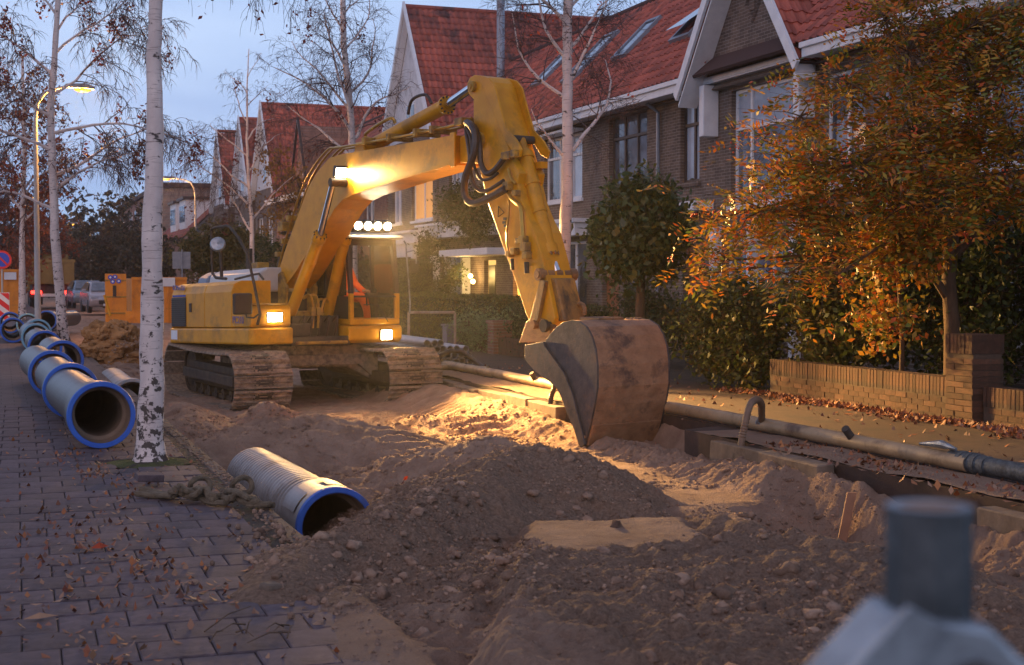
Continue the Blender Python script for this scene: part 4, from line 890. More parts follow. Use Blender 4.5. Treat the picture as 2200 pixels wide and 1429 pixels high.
# birch in the middle distance, left of the boom
B4 = at_d(541, 640, 45); B4.z = 0; f4 = lambda px, py: tuple(at_d(px, py, 45)-B4)
grow_tree('birch_tree', 'slender drooping birch standing before the steep gabled houses', 'tree', B4, [(0,0,0), f4(541,470), f4(535,400), f4(530,300), f4(531,180), f4(535,105)], .115, .012,
          [(3.0,165,2.2,35,.04),(3.4,20,2.0,30,.04),(3.8,185,2.6,45,.04),(4.4,200,2.2,40,.035),(4.9,5,2.0,50,.03),(5.4,180,1.9,55,.03),(5.9,0,1.7,55,.03),(6.5,160,1.5,60,.025),(7.0,30,1.4,60,.02),(7.4,200,1.1,60,.02),(7.9,0,.9,60,.015)], 31, leaves=LF_birch, leafn=240, leafsz=.11, clusters=9, twigs=1.2, twigr=.010, droop=1.5)
B5 = at_d(760, 640, 36); B5.z = 0; f5 = lambda px, py: tuple(at_d(px, py, 36)-B5)
grow_tree('birch_tree', 'bare two-stemmed birch rising behind the yellow boom', 'tree', B5, [(0,0,0), f5(757,300), f5(750,200), f5(738,100), f5(736,-40), f5(735,-120)], .13, .06,
          [(4.9,15,3.2,80,.06),(4.6,175,2.4,35,.05),(5.2,190,2.6,50,.05),(5.0,5,2.2,40,.05),(5.8,170,2.3,50,.04),(6.2,0,2.2,45,.04),(6.9,200,2.0,55,.035),(7.3,10,2.0,50,.03),(7.8,175,1.6,55,.03),(8.2,0,1.5,50,.03)], 33, leaves=LF_birch, leafn=260, leafsz=.09, clusters=8, twigs=1.1, twigr=.009, droop=.8)
# birch between digger arm and houses
B6 = at_d(1205, 760, 20); B6.z = 0; f6 = lambda px, py: tuple(at_d(px, py, 20)-B6)
grow_tree('birch_tree', 'bare birch behind the digger bucket, its smooth trunk lit warm', 'tree', B6, [(0,0,0), f6(1210,600), f6(1217,430), f6(1219,300), f6(1219,180), f6(1220,80), f6(1222,-40), f6(1224,-120)], .108, .06,
          [(3.25,10,1.9,42,.034),(3.2,175,.9,48,.026),(4.05,160,1.5,42,.03),(4.25,20,1.5,60,.03),(4.6,185,1.4,48,.028),(4.75,-5,1.3,50,.028),(5.1,170,1.6,50,.028),(5.3,30,1.2,55,.024),(5.45,200,1.7,28,.022)], 41, leaves=LF_berry, leafn=80, leafsz=.06, clusters=14, twigs=1.7, twigr=.0065, droop=.3, tn=16)
# orange rowan tree
def crown_tree(name, label, base, trunk, r0, r1, blobs, nleaf, lsz, lm, seed, bark=None, per=46, branches=70, extra=None, cat='tree', parent=None, up=.3, pinnate=False):
    """trunk, limbs reaching into each leafy mass, and sprays of separate leaves round the twig ends"""
    rr = np.random.default_rng(seed); rd = random.Random(seed); root = parent or thing(name, label, cat, base); B = Vector(base)
    bark = bark or M_bark
    mb = MB(); P = [Vector(p) for p in trunk]; k = len(P)
    if P: mb.tube(P, [r0+(r1-r0)*i/(k-1) for i in range(k)], 10); mb.build('trunk', bark, root, smooth=True)
    tw = MB(); cen = []; tot = sum(b[3]*b[4]*b[5] for b in blobs)
    for b in blobs:
        c = Vector(b[:3])-B; m = max(2, int(branches*(b[3]*b[4]*b[5])/tot)); s = P[rd.randrange(max(1, k//2), k)] if P else Vector((0,0,0))
        if P:
            lb = MB(); mid = s.lerp(c, .5)+Vector((rd.gauss(0,.1), rd.gauss(0,.1), -.12)); lb.tube([s, s.lerp(mid,.5)+Vector((rd.gauss(0,.05),rd.gauss(0,.05),0)), mid, c], [r1*.55, r1*.45, r1*.35, .012], 6, caps=False); lb.build('limb', bark, root, smooth=True)
        for i in range(m):
            v = Vector((rd.gauss(0,1), rd.gauss(0,1), rd.gauss(0,1))); v.normalize(); rr_ = rd.uniform(.45, 1.08)
            e = c+Vector((v.x*b[3], v.y*b[4], v.z*b[5]))*rr_; q = c.lerp(e, .35)+Vector((rd.gauss(0,.06), rd.gauss(0,.06), rd.gauss(0,.06)))
            tw.tube([c, q, e], [.013, .008, .002], 3, caps=False)
            cen.append(e)
            for j in range(3): e2 = e+Vector((rd.gauss(0,.16), rd.gauss(0,.16), rd.gauss(0,.13))); tw.tube([q.lerp(e, .6), e2], [.004, .0015], 3, caps=False); cen.append(e2)
    o = tw.build('twigs', bark, root); o['kind'] = 'stuff'
    C = np.array([c[:] for c in cen]); idx = rr.integers(0, len(C), nleaf); sp = rr.uniform(.4, 1.4, len(C))
    Pn = C[idx]+rr.normal(0, 1, (nleaf,3))*np.array([.105,.105,.085])*sp[idx][:,None]
    V, Q = pinnate_arrays(Pn, lsz*3.0, lsz, rr) if pinnate else leaf_arrays(Pn, lsz, rr, up=up)
    o = np_mesh('foliage', V, Q, lm, root); o['kind'] = 'stuff'
    if extra:
        m2, n2, s2 = extra; idx = rr.integers(0, len(C), n2); c0 = C[idx]; b2 = MB()
        for c_ in c0[:n2]:
            for j in range(7): b2.ico(tuple(c_+rr.normal(0, .03, 3)), s2, 1)
        o = b2.build('berries', m2, root); o['kind'] = 'stuff'
    return root
def pb(px, py, d, rx, ry, rz): p = at_d(px, py, d); return (p.x, p.y, p.z, rx, ry, rz)
RB = at_d(2045, 830, 16.1); RB.z = 0
rt = [(0,0,0)]+[tuple(at_d(px, py, 16.1)-RB) for px, py in ((2045,700),(2038,600),(2050,480),(2080,380),(2105,300))]
blobs = [pb(*a) for a in [(1560,560,15.6,.35,.5,.33),(1640,450,15.4,.5,.6,.36),(1540,470,15.8,.28,.4,.3),(1780,470,15.2,.55,.6,.42),(1700,360,15.4,.45,.6,.35),(1720,250,15.8,.32,.5,.3),(1850,350,15.0,.6,.7,.45),(1640,300,16.0,.2,.3,.2),(1830,180,15.4,.45,.6,.4),(1960,430,14.8,.55,.6,.4),(1960,280,15.2,.6,.7,.5),(1950,110,15.6,.6,.7,.5),(2090,200,15.2,.6,.7,.6),(2090,60,15.6,.6,.7,.5),(2120,400,14.8,.5,.6,.4),(2180,300,15,.5,.7,.6),(2190,100,15.5,.6,.7,.6),(1800,590,15.2,.4,.5,.22),(1690,590,15.6,.3,.4,.2),(1900,40,16,.4,.6,.4),(1500,590,16.2,.2,.3,.2)]]
rowan = crown_tree('rowan_tree', 'broad tree full of orange and green autumn leaves filling the right of the picture', RB, rt, .10, .055, blobs, 3000, .09, LF_autumn, 51, branches=430, pinnate=True, extra=(LF_berry, 60, .012))
# side stems of the rowan
for pts in [[(2035,640),(1985,560),(1930,500),(1860,430)],[(2042,560),(2100,500),(2170,460)],[(2040,600),(2030,500),(1990,420),(1975,340),(1960,200)],[(2060,480),(2060,380),(2080,250),(2085,120)]]:
    g = MB(); g.tube([at_d(a, b, 16.1-.2*i) for i, (a, b) in enumerate(pts)], [.05,.042,.034,.026,.018][:len(pts)], 8, caps=False); g.build('limb', M_bark, rowan, world=True, smooth=True)
p = at_d(1938, 800, 16.7); p.z = 0
crown_tree('sapling', 'slim young tree with a pale thin stem behind the long garden wall', p, [(0,0,0)]+[tuple(at_d(px, py, 16.7)-p) for px, py in ((1938,700),(1930,600),(1925,480))], .035, .02, [pb(1930,520,15.8,.4,.4,.4), pb(1900,680,15.8,.3,.3,.2)], 3500, .08, LF_autumn, 53, branches=60)
def shrub(name, label, blobs, n, sz, lm, seed, branches=200, cat='bush', up=.5, stem=None, group=None):
    b0 = blobs[0]; base = Vector((b0[0], b0[1], 0)); return crown_tree(name, label, base, stem or [], .03, .02, blobs, n, sz, lm, seed, branches=branches, cat=cat, up=up)
shrub('ivy_bush', 'rounded ivy covered bush at the pavement edge just right of the bucket', [(9.75,17.9,.75,.55,.9,.7),(9.7,17.3,.5,.4,.6,.5),(10.0,18.3,1.1,.5,.6,.45),(9.9,17.2,1.05,.4,.5,.4)], 11000, .085, LF_ivy, 61, 520)
def solid(label, name, c, r, m=None):
    pass
shrub('laurel_bush', 'glossy dark shrub with yellow spotted leaves over the far end of the long wall', [(10.2,16.0,1.2,.5,.6,.75),(10.3,16.3,1.9,.45,.55,.5),(10.3,15.2,1.1,.45,.6,.6),(10.1,15.9,.75,.3,.5,.4)], 11000, .09, LF_ivy, 63, 500)
shrub('dark_shrub', 'dark green shrub behind the middle of the long garden wall', [(10.9,14.2,1.2,.6,.8,.6),(10.6,13.7,.8,.4,.7,.45),(11.3,14.8,1.9,.7,.8,.6),(11.0,13.4,1.9,.6,.6,.5)], 11000, .085, LF_green, 65, 420)
shrub('dark_shrub', 'dark overgrown shrub above the short wall at the right edge', [(11.0,11.5,1.5,.7,.8,.6),(11.6,12.4,1.6,.6,.8,.8),(11.8,11.2,2.3,.7,.8,.7),(10.7,11.0,.9,.5,.6,.3)], 11000, .085, LF_green, 67, 400)
shrub('dark_shrub', 'tall dark mass of leaves under the orange crown against the house front', [(12.4,16.5,1.3,.6,1.2,1.2),(12.6,14.5,1.6,.7,1.3,1.4),(12.5,18.5,1.0,.5,1.0,.9),(12.6,12.5,1.6,.6,1.2,1.4),(12.4,17,2.6,.5,1,.7)], 16000, .10, LF_green, 69, 600)
# fan palm
pc = at_d(1765, 590, 18.6); t = thing('fan_palm', 'fan palm with drooping split leaves in the dark between the bushes', 'palm', (pc.x, pc.y, 0))
g = MB(); g.tube([(pc.x, pc.y, 0), (pc.x+.03, pc.y, 1.0), (pc.x, pc.y, pc.z)], [.08,.07,.06], 8); g.build('trunk', M_bark, t, world=True, smooth=True)
LF_palm = leafmat('palm_frond', [(.05,.07,.02),(.12,.12,.035),(.16,.10,.03)])
for k in range(13):
    az = k*2.4; el = random.uniform(-.3, .9); d0 = Vector((cos(az)*cos(el), sin(az)*cos(el), sin(el))); c = pc+d0*.45; g = MB(); g.tube([pc, c], [.012,.008], 4)
    x, y, _ = basis(d0)
    for j in range(15):
        a = (j-7)*.17; dd = d0*cos(a)+x*sin(a); e = c+dd*.42+Vector((0,0,-.16)); s = (y*.014); mid = c+dd*.24; g.add([c, mid+x.cross(dd)*.0+dd.cross(y)*.016, e, mid-dd.cross(y)*.016], [(0,1,2,3)])
    g.build('frond', LF_palm, t, world=True)
# round broad-leaved standard tree
bc = at_d(1375, 490, 22); bb = Vector((bc.x, bc.y, 0))
crown_tree('standard_tree', 'small round-headed tree with large dark green leaves in front of the house door', bb, [(0,0,0),(0,0,.9),(.02,0,1.55),(0,0,2.0)], .085, .06,
           [(bc.x, bc.y, bc.z, .62, .62, .66),(bc.x-.3, bc.y, bc.z-.35, .42,.5,.4),(bc.x+.3, bc.y, bc.z-.3, .4,.5,.4),(bc.x+.1, bc.y, bc.z+.35, .42,.45,.35)], 9500, .13, LF_hyd, 71, branches=520)
shrub('dark_shrub', 'low bush beside the trunk of the round-headed tree', [(10.9,23.2,.9,.45,.7,.5),(11.1,22.3,.7,.4,.6,.4)], 5000, .07, LF_hedge, 73, 240)
pp = at_d(1215, 610, 27)
# climber over the balcony box
pc = on_x(1030, 460, 13.2); shrub('climbing_shrub', 'dark leafy climber hanging over the white balcony front beyond the digger arm', [(13.3, 42.0, 3.8, .35, 1.5, .7),(13.2, 40.0, 3.4,.4,1.4,.8),(13.1,44.0,2.6,.3,1.0,.5),(13.2,42.5,1.6,.3,.8,.6),(13.1,43.2,1.0,.3,.8,.5)], 9000, .10, LF_green, 75, 420)
# clipped hedges
def hedge(label, x0, x1, y0, y1, z1, n, lm, sz=.06, seed=1, z0=0):
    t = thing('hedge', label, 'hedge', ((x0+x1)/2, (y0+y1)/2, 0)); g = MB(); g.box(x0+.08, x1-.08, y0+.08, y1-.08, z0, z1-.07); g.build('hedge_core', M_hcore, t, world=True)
    rr = np.random.default_rng(seed); u = rr.random((n,3)); side = rr.choice(4, n, p=[.4,.2,.4,0]); P = np.stack([x0+(x1-x0)*u[:,0], y0+(y1-y0)*u[:,1], z0+(z1-z0)*u[:,2]], -1)
    P[side==0,0] = x0; P[side==1,1] = y0; P[side==2,2] = z1; P += rr.normal(0, .025, P.shape); base = np.array(((x0+x1)/2, (y0+y1)/2, 0))
    V, Q = leaf_arrays(P-base, sz, rr, up=.2); o = np_mesh('foliage', V, Q, lm, t); o['kind'] = 'stuff'
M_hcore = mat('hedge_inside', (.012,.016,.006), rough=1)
hedge('tall dark clipped hedge right behind the digger cab', 10.6, 11.6, 38.5, 46.5, 2.05, 9000, LF_hedge, .07, 81)
hedge('long clipped hedge with a light lit top between cab and arm', 10.0, 10.8, 28.8, 37.0, 1.12, 12000, LF_ivy, .055, 82)
hedge('low dark clipped hedge behind the brick garden piers', 10.2, 11.0, 24.6, 31.0, .98, 9000, LF_hedge, .05, 83)
hedge('dark hedge further off along the pavement left of the cab', 9.7, 10.6, 38, 58, 1.3, 9000, LF_hedge, .08, 84)
shrub('pale_shrub', 'pale green leafy bush beside the grey bin', [(9.55,29.0,.45,.35,.6,.32),(9.6,28.2,.35,.3,.5,.25),(9.7,27.6,.55,.25,.4,.2)], 4500, .065, LF_pale, 85, 220)
shrub('dark_shrub', 'straggly dark shrub with pink flowers over the low brick piers', [(10.0,26.3,.5,.4,.9,.4),(9.9,25.2,.45,.35,.7,.35),(10.2,27,.7,.3,.6,.3)], 5000, .055, LF_green, 86, 260)
brick_wall('low mossy brick garden wall across the street below the dark shrub', 9.5, 24.9, 29.0, .34, limit=0)
for y, l in ((24.9, 'squat brick pier nearer the bucket on the mossy low wall'), (27.2, 'squat brick pier farther left on the mossy low wall')):
    g = MB(); g.box(9.4, 9.8, y, y+.4, -.05, .62); g.box(9.37, 9.83, y-.03, y+.43, .62, .68); o = g.build('brick_pier', M_brickr, None, base=(9.6, y+.2, 0), bevel=.01); tag(o, l, 'pier')
# yellow-leaved tree before the gabled houses, big green bush, far dark trees
pc = at_d(640, 400, 55); crown_tree('autumn_tree', 'thin tree with scattered yellow leaves before the long red roofs, left of the boom', (pc.x, pc.y, 0), [(0,0,0),(.1,0,2),(.1,.1,4.2),(0,0,5.5)], .1, .05,
    [pb(600,350,55,.9,.9,.7),pb(650,400,55,1.0,1,.8),pb(630,470,55,1.2,1,.8),pb(690,470,55,.8,.8,.7),pb(590,430,55,.7,.7,.7)], 2600, .13, LF_yel, 91, branches=150)
LF_olive = leafmat('olive_leaf', [(.04,.05,.012),(.10,.09,.02),(.16,.11,.025)])
pc = at_d(470, 560, 60); crown_tree('round_tree', 'low spreading olive green tree behind the digger mirror', (pc.x, pc.y, 0), [(0,0,0),(0,0,1.0),(0,0,1.8)], .14, .1,
    [pb(470,530,60,1.4,1.2,.9),pb(420,545,60,1.0,1,.7),pb(530,530,60,1.1,1,.8),pb(480,575,60,1.6,1,.6),pb(480,500,60,.9,.9,.5)], 12000, .14, LF_olive, 93, branches=420)
pc = at_d(600, 590, 50); crown_tree('dark_shrub', 'dark bushes between the birch stem and the boom foot', (pc.x, pc.y, 0), [], .1, .1, [pb(600,560,50,1.0,1,.8),pb(660,580,50,1,1,.8),pb(560,600,50,.8,.8,.5)], 7000, .11, LF_green, 94, branches=260, cat='bush')
LF_far = leafmat('far_dark_leaf', [(.03,.035,.02),(.06,.05,.03),(.09,.05,.03)])
for i, (px, py, d, rx, rz, lab) in enumerate([(215,520,95,2.6,3.2,'dark leafy tree at the street end beside the third lamp'),(275,500,100,2.2,3.0,'tall dark tree in front of the brick block'),(320,545,90,1.6,2.2,'dark tree seen just left of the big birch trunk'),(165,570,120,4.5,2.6,'low dark tree on the skyline above the cars'),(700,580,48,1.5,1.2,'dark shrub seen through behind the boom cylinders')]):
    pc = at_d(px, py, d); crown_tree('far_tree', lab, (pc.x, pc.y, 0), [(0,0,0),(0,0,pc.z*.5),(0,0,pc.z)], .2, .1, [(pc.x,pc.y,pc.z,rx,rx,rz),(pc.x+rx*.5,pc.y,pc.z-rz*.5,rx*.8,rx*.8,rz*.6),(pc.x-rx*.5,pc.y,pc.z-rz*.4,rx*.8,rx*.8,rz*.6)], 5200, .26, LF_far, 100+i, branches=240)
for i, (px, py, d, rx, rz, lab) in enumerate([(20,500,70,1.9,2.4,'rusty leaved tree at the left edge above the no-parking sign'),(85,540,85,2.0,2.0,'orange lit tree behind the tall lamp post'),(-20,600,75,1.8,1.5,'dark red bush at the left edge behind the barrier')]):
    pc = at_d(px, py, d); crown_tree('far_tree', lab, (pc.x, pc.y, 0), [(0,0,0),(0,0,pc.z*.5),(0,0,pc.z)], .16, .1, [(pc.x,pc.y,pc.z,rx,rx,rz),(pc.x+rx*.5,pc.y,pc.z+rz*.5,rx*.8,rx*.8,rz*.6)], 3200, .2, MATS['rust_leaf'], 120+i, branches=200)
# far wood closing the street
rr = np.random.default_rng(9); n = 24000; P = np.stack([rr.uniform(-60, 80, n), rr.uniform(190, 215, n), np.abs(rr.normal(0,1,n))*3+rr.uniform(0, 5.5, n)*1], -1)
V, Q = leaf_arrays(P, 1.3, rr); o = np_mesh('distant_wood', V, Q, LF_far); tag(o, 'low dark wood along the skyline at the end of the street', 'wood', kind='stuff')

# fallen leaves: along the garden wall, on the left pavement, on the right pavement
def scatter(name, label, P, sz, parent=None, m=LF_dead, seed=1):
    rr = np.random.default_rng(seed); V, Q = leaf_arrays(np.array(P), sz, rr, up=30, fold=.30); o = np_mesh(name, V, Q, m, parent); tag(o, label, 'leaves' if label else None, kind='stuff'); return o
P = []
for k in range(2600): y = random.uniform(11, 17.3); P.append((9.53-abs(random.gauss(0,.16))*(1+.4*sin(y*3)), y, random.uniform(.006,.035)))
for k in range(420): P.append((random.uniform(6.9,9.4), random.uniform(7,24), .008))
for k in range(500): P.append((6.75+random.gauss(0,.16), random.uniform(7.5,11.5), .012))
scatter('fallen_leaves', 'orange brown leaves drifted against the garden wall and over the right pavement', P, .075, seed=2)
P = []
pt = [(.62,8.2,.22),(.45,7.6,.2),(.75,7.3,.18),(.9,10.4,.1),(.5,9.4,.2),(.3,8.5,.2),(.55,12.6,.16),(.2,7.1,.15),(.4,5.9,.15),(.9,6.9,.1),(.7,11.6,.1),(1.0,11.1,.08)]
for k in range(620): c = random.choice(pt); P.append((c[0]+random.gauss(0,c[2]), c[1]+random.gauss(0,c[2]*2.2), random.uniform(.006,.022)))
for k in range(260): P.append((random.uniform(-.1,1.5), random.uniform(5.2,15), .008))
scatter('fallen_leaves', 'dark curled dead leaves strewn over the left pavement', P, .046, seed=3)
P = [(3.35+random.gauss(0,.14), 11.6+random.gauss(0,.2), 0) for k in range(26)]
g = MB(); zz = float(road_z(3.3, 11.5))
rd = random.Random(4); pts = []
for k in range(7):
    a = Vector((3.1+rd.gauss(0,.12), 11.3+rd.gauss(0,.2), zz+.02)); b = a+Vector((rd.uniform(.1,.3), rd.gauss(0,.1), rd.uniform(.08,.22))); g.tube([a, a.lerp(b,.5)+Vector((0,0,.03)), b], [.006,.004,.002], 4); pts += [a.lerp(b, t)[:] for t in (.4,.6,.8,1)]
r_ = thing('fallen_twig', 'broken twig with a few red leaves stuck in the sand beyond the ribbed pipe', 'twig', (3.2, 11.3, zz)); g.build('stems', M_bark, r_, world=True)
V, Q = leaf_arrays(np.array(pts)-np.array((3.2,11.3,zz)), .085, np.random.default_rng(8)); np_mesh('twig_leaves', V, Q, leafmat('red_leaf', [(.45,.05,.012),(.35,.06,.02)]), r_)
g = MB(); rd = random.Random(14)
for k in range(9):
    a = Vector((1.0+rd.gauss(0,.14), 6.0+rd.gauss(0,.12), .012)); dd = Vector((rd.gauss(0,1), rd.gauss(0,1), .1)).normalized()*rd.uniform(.12,.34); g.tube([a, a+dd*.5+Vector((0,0,.02)), a+dd+Vector((0,0,.0))], [.004,.003,.0015], 4)
tag(g.build('thin_twigs', M_bark, None, base=(1.0,6.0,0)), 'tangle of thin dead twigs on the near pavement', 'twigs')
lg = MB(); c = on_z(212, 1182); 
lg.add([(c.x-.05,c.y,.012),(c.x,c.y+.03,.035),(c.x+.055,c.y,.02),(c.x+.01,c.y-.03,.015),(c.x+.005,c.y,.045)], [(0,4,1),(1,4,2),(2,4,3),(3,4,0)]); tag(lg.build('red_leaf', MATS['red_leaf'], None, base=(c.x,c.y,0)), 'single bright red leaf lying among dark leaves on the pavement', 'leaf')
lg = MB(); c = on_z(80, 1333); lg.add([(c.x-.06,c.y,.01),(c.x,c.y+.03,.02),(c.x+.09,c.y+.005,.014),(c.x+.01,c.y-.02,.012),(c.x+.01,c.y,.035)], [(0,4,1),(1,4,2),(2,4,3),(3,4,0)]); tag(lg.build('brown_leaf', LF_dead, None, base=(c.x,c.y,0)), 'long curled brown leaf on a paver near the lower left corner', 'leaf')
# ============================================================ THE EXCAVATOR  (local axes: x forward, y to its left, z up)
EX = thing('excavator', 'yellow tracked excavator with its work lights on, digging arm reaching over the sand', 'excavator', (4.42, 22.41, -.36), radians(-75.6))
def hoseline(pts, r, name='hose', m=M_hose, n=8):
    P = [Vector(p) for p in pts]; out = []
    for i in range(len(P)-1):
        p0, p1, p2, p3 = P[max(i-1,0)], P[i], P[i+1], P[min(i+2,len(P)-1)]
        for k in range(6):
            t = k/6; out.append(.5*((2*p1)+(-p0+p2)*t+(2*p0-5*p1+4*p2-p3)*t*t+(-p0+3*p1-3*p2+p3)*t**3))
    out.append(P[-1]); g = MB(); g.tube(out, r, n); return g.build(name, m, EX, smooth=True)
def part(mb, name, m, bevel=.012, **k): return mb.build(name, m, EX, bevel=bevel, **k)
TR = Matrix.Rotation(radians(-7.3), 4, 'Z')
# tracks
WB, RT = 3.42, .385
per = 2*WB+2*pi*RT; NS = 46; pitch = per/NS
def track_pt(s):
    s %= per; h = WB/2
    if s < WB: return (h-s, RT*2, (-1,0), 0)            # top run, heading back, drawn from front to rear
    s -= WB
    if s < pi*RT: a = pi/2+s/RT; return (-h+RT*cos(a), RT+RT*sin(a), (-sin(a), cos(a)), 0)
    s -= pi*RT
    if s < WB: return (-h+s, 0, (1,0), 0)
    s -= WB; a = -pi/2+s/RT; return (h+RT*cos(a), RT+RT*sin(a), (-sin(a), cos(a)), 0)
SH = MB(); w = .425; q = pitch*.5
SH.prism([(-q+.006,.0),(q-.006,.0),(q-.006,.02),(q-.018,.045),(q-.034,.02),(.014,.02),(0,.042),(-.014,.02),(-q+.034,.02),(-q+.018,.045),(-q+.006,.02)], -w, w, 'y')
for yy in (-.13, -.07, .07, .13):
    for xx in (-.035, .03): SH.tube([(xx,yy,.015),(xx,yy,.034)], .011, 6, 1)
for yy in (-.09, .09): SH.box(-.02, .03, yy-.03, yy+.03, .046, .052, 1)
SH.box(-.035, .035, -.07, .07, .0205, .030, 1)
so_ = SH.build('track_shoe', [M_track, M_dark]); SHM = so_.data; bpy.data.objects.remove(so_)
for side in (-1, 1):
    cy = side*1.175
    tf = MB(); tf.box(-WB/2+.05, WB/2-.05, cy-.14, cy+.14, .22, .56, 0, TR); tf.box(-WB/2+.2, WB/2-.3, cy-.26, cy-.14, .30, .46, 0, TR)
    fr = part(tf, 'track_frame', M_dark)
    for k in range(NS):
        x, z, (tx, tz), _ = track_pt(k*pitch)
        sag = -.035*sin(pi*min(max((WB/2-x)/WB,0),1))*1.0 if z > RT*1.9 else 0
        o = make_obj('track_shoe', SHM, fr); nx, nz = -tz, tx
        if (x*nx+(z-RT)*nz) < 0: nx, nz = -nx, -nz
        R = Matrix(((tx,0,nx,0),(0,1,0,0),(tz,0,nz,0),(0,0,0,1)))
        if R.to_3x3().determinant() < 0: R = R @ Matrix.Scale(-1, 4, (0,1,0))
        o.matrix_local = TR @ Matrix.Translation((x, cy, z+sag+random.gauss(0,.003)+.02)) @ R
    ch = MB()
    for k in range(NS*2):
        x, z, (tx, tz), _ = track_pt(k*pitch/2); f = (RT-.06)/RT; zc = RT+(z-RT)*f if abs(z-RT) > RT*.99 else RT+(z-RT)*f
        xc = x if abs(x) <= WB/2 else (WB/2*(1 if x > 0 else -1))+(x-(WB/2*(1 if x > 0 else -1)))*f
        T_ = TR @ Matrix.Translation((xc, 0, zc+.02)) @ Matrix.Rotation(-atan2(tz, tx), 4, 'Y')
        for yy in (cy-.1, cy+.06): ch.box(-.045, .045, yy, yy+.04, -.035, .035, 0, T_)
    c = ch.build('chain_links', M_dark, EX); c['kind'] = 'stuff'
    for x0, nm, rr_ in ((WB/2, 'idler_wheel', RT-.07), (-WB/2, 'drive_sprocket', RT-.07)):
        g = MB(); p = TR @ Vector((x0, cy-.09, RT+.02)); d = TR.to_3x3() @ Vector((0,1,0)); g.lathe([(0,.02),(0,rr_*.8),(.03,rr_),(.15,rr_),(.18,rr_*.8),(.18,.02)], p, d, 24); part(g, nm, M_dark, 0, smooth=True)
    for k in range(7):
        g = MB(); p = TR @ Vector((-WB/2+.45+k*.42, cy-.13, .13)); g.lathe([(0,.02),(0,.085),(.26,.085),(.26,.02)], p, TR.to_3x3() @ Vector((0,1,0)), 14); part(g, 'track_roller', M_dark, 0, smooth=True)
    # inner fender plate towards the carbody
g = MB(); g.prism([(-1.0,.42),(-.98,.30),(-.55,.52),(.55,.52),(.98,.30),(1.0,.42),(1.0,.80),(.7,.88),(-.7,.88),(-1.0,.80)], -.85, .85, 'x', 0, TR); part(g, 'undercarriage_frame', M_track, .03)
g = MB(); g.prism([(-1.02,.30),(-.7,.56),(.7,.56),(1.02,.30),(1.02,.72),(-1.02,.72)], .85, .95, 'x', 0, TR); part(g, 'undercarriage_front', M_track, .01)
g = MB(); g.lathe([(.0,.0),(.0,.72),(.10,.74),(.10,.66),(.16,.66),(.16,0)], (0,0,.74), (0,0,1), 40); part(g, 'swing_ring', M_dark, 0, smooth=True)
# upper deck: everything tips back slightly
SHR = Matrix(((1,0,0,0),(0,1,0,0),(.028,0,1,-.036),(0,0,0,1)))
def ub(x0,x1,y0,y1,z0,z1,name,m=M_yellow,bev=.02): g = MB(); g.box(x0,x1,y0,y1,z0,z1,0,SHR); return part(g, name, m, bev)
ub(-1.75, 1.28, -.70, .30, .88, 1.02, 'deck_frame', M_dark)
ub(-1.7, 1.15, -.66, -.30, 1.02, 1.22, 'deck_frame', M_dark); ub(1.10,1.30,-.62,.26,.90,.95,'deck_edge',M_dirty)
# right side: skirt, hood with doors, tool box
g = MB(); g.prism([(-1.95,-1.28),(-1.88,-1.37),(1.28,-1.37),(1.34,-1.32),(1.34,-.68),(-1.95,-.68)], .92, 1.165, 'z', 0, SHR); part(g, 'lower_skirt', M_yellow, .03)
def hood(name, x0, x1, m=M_yellow, z0=1.175, zt=1.88):
    g = MB(); g.prism([(-1.345,z0),(-1.345,zt-.17),(-1.30,zt-.05),(-1.18,zt),(-.70,zt),(-.70,z0)], x0, x1, 'x', 0, SHR); return part(g, name, m, .012)
hood('engine_door', -1.30, -.46); hood('engine_door', -.45, .60)
g = MB(); g.prism([(-1.345,1.175),(-1.345,1.71),(-1.30,1.83),(-1.18,1.88),(-.70,1.88),(-.70,1.175)], -1.86, -1.31, 'x', 0, SHR); cw = part(g, 'rear_side_cover', M_yellow, .03)
g = MB(); g.box(-1.84,-1.22,-1.358,-1.340,1.19,1.66,0,SHR); gr = part(g, 'radiator_grille', M_black, .004)
for k in range(13): g = MB(); g.box(-1.82,-1.24,-1.368,-1.356,1.215+k*.033,1.228+k*.033,0,SHR); g.build('louvre', M_dark, gr)
M_decal = mat('blue_decal', (.02,.05,.35), rough=.4); M_decal2 = mat('violet_decal', (.16,.13,.32), rough=.4)
g = MB(); g.box(-1.80,-1.24,-1.352,-1.344,1.67,1.70,0,SHR); part(g, 'blue_stripe', M_decal, 0)
def lettering(txt, size, M, m, name, depth=.004):
    c = bpy.data.curves.new(name, 'FONT'); c.body = txt; c.size = size; c.extrude = depth; c.align_x = 'CENTER'; c.align_y = 'CENTER'
    o = bpy.data.objects.new(name, c); COL.objects.link(o); dg = bpy.context.evaluated_depsgraph_get(); me = bpy.data.meshes.new_from_object(o.evaluated_get(dg)); bpy.data.objects.remove(o)
    me.materials.clear(); me.materials.append(m); me.transform(M); return me
RS = Matrix(((1,0,0,0),(0,0,-1,0),(0,1,0,0),(0,0,0,1)))   # text on the right side (-y), reading forward
def side_text(txt, size, x, y, z, m, name): me = lettering(txt, size, Matrix.Translation((x,y,z)) @ RS, m, name); return make_obj(name, me, EX)
side_text('KOMATSU', .115, -1.52, -1.352, 1.735, M_decal2, 'maker_lettering')
side_text('PC210', .15, .86, -1.352, 1.27, M_decal2, 'model_lettering')
g = MB(); g.box(-1.82,-1.55,-1.376,-1.366,.98,1.13,0,SHR); part(g, 'white_sticker', M_white, 0)
for x0 in (-1.08,): g = MB(); g.box(x0,x0+.10,-1.356,-1.345,1.42,1.56,0,SHR); part(g, 'door_latch', M_dark, .004)
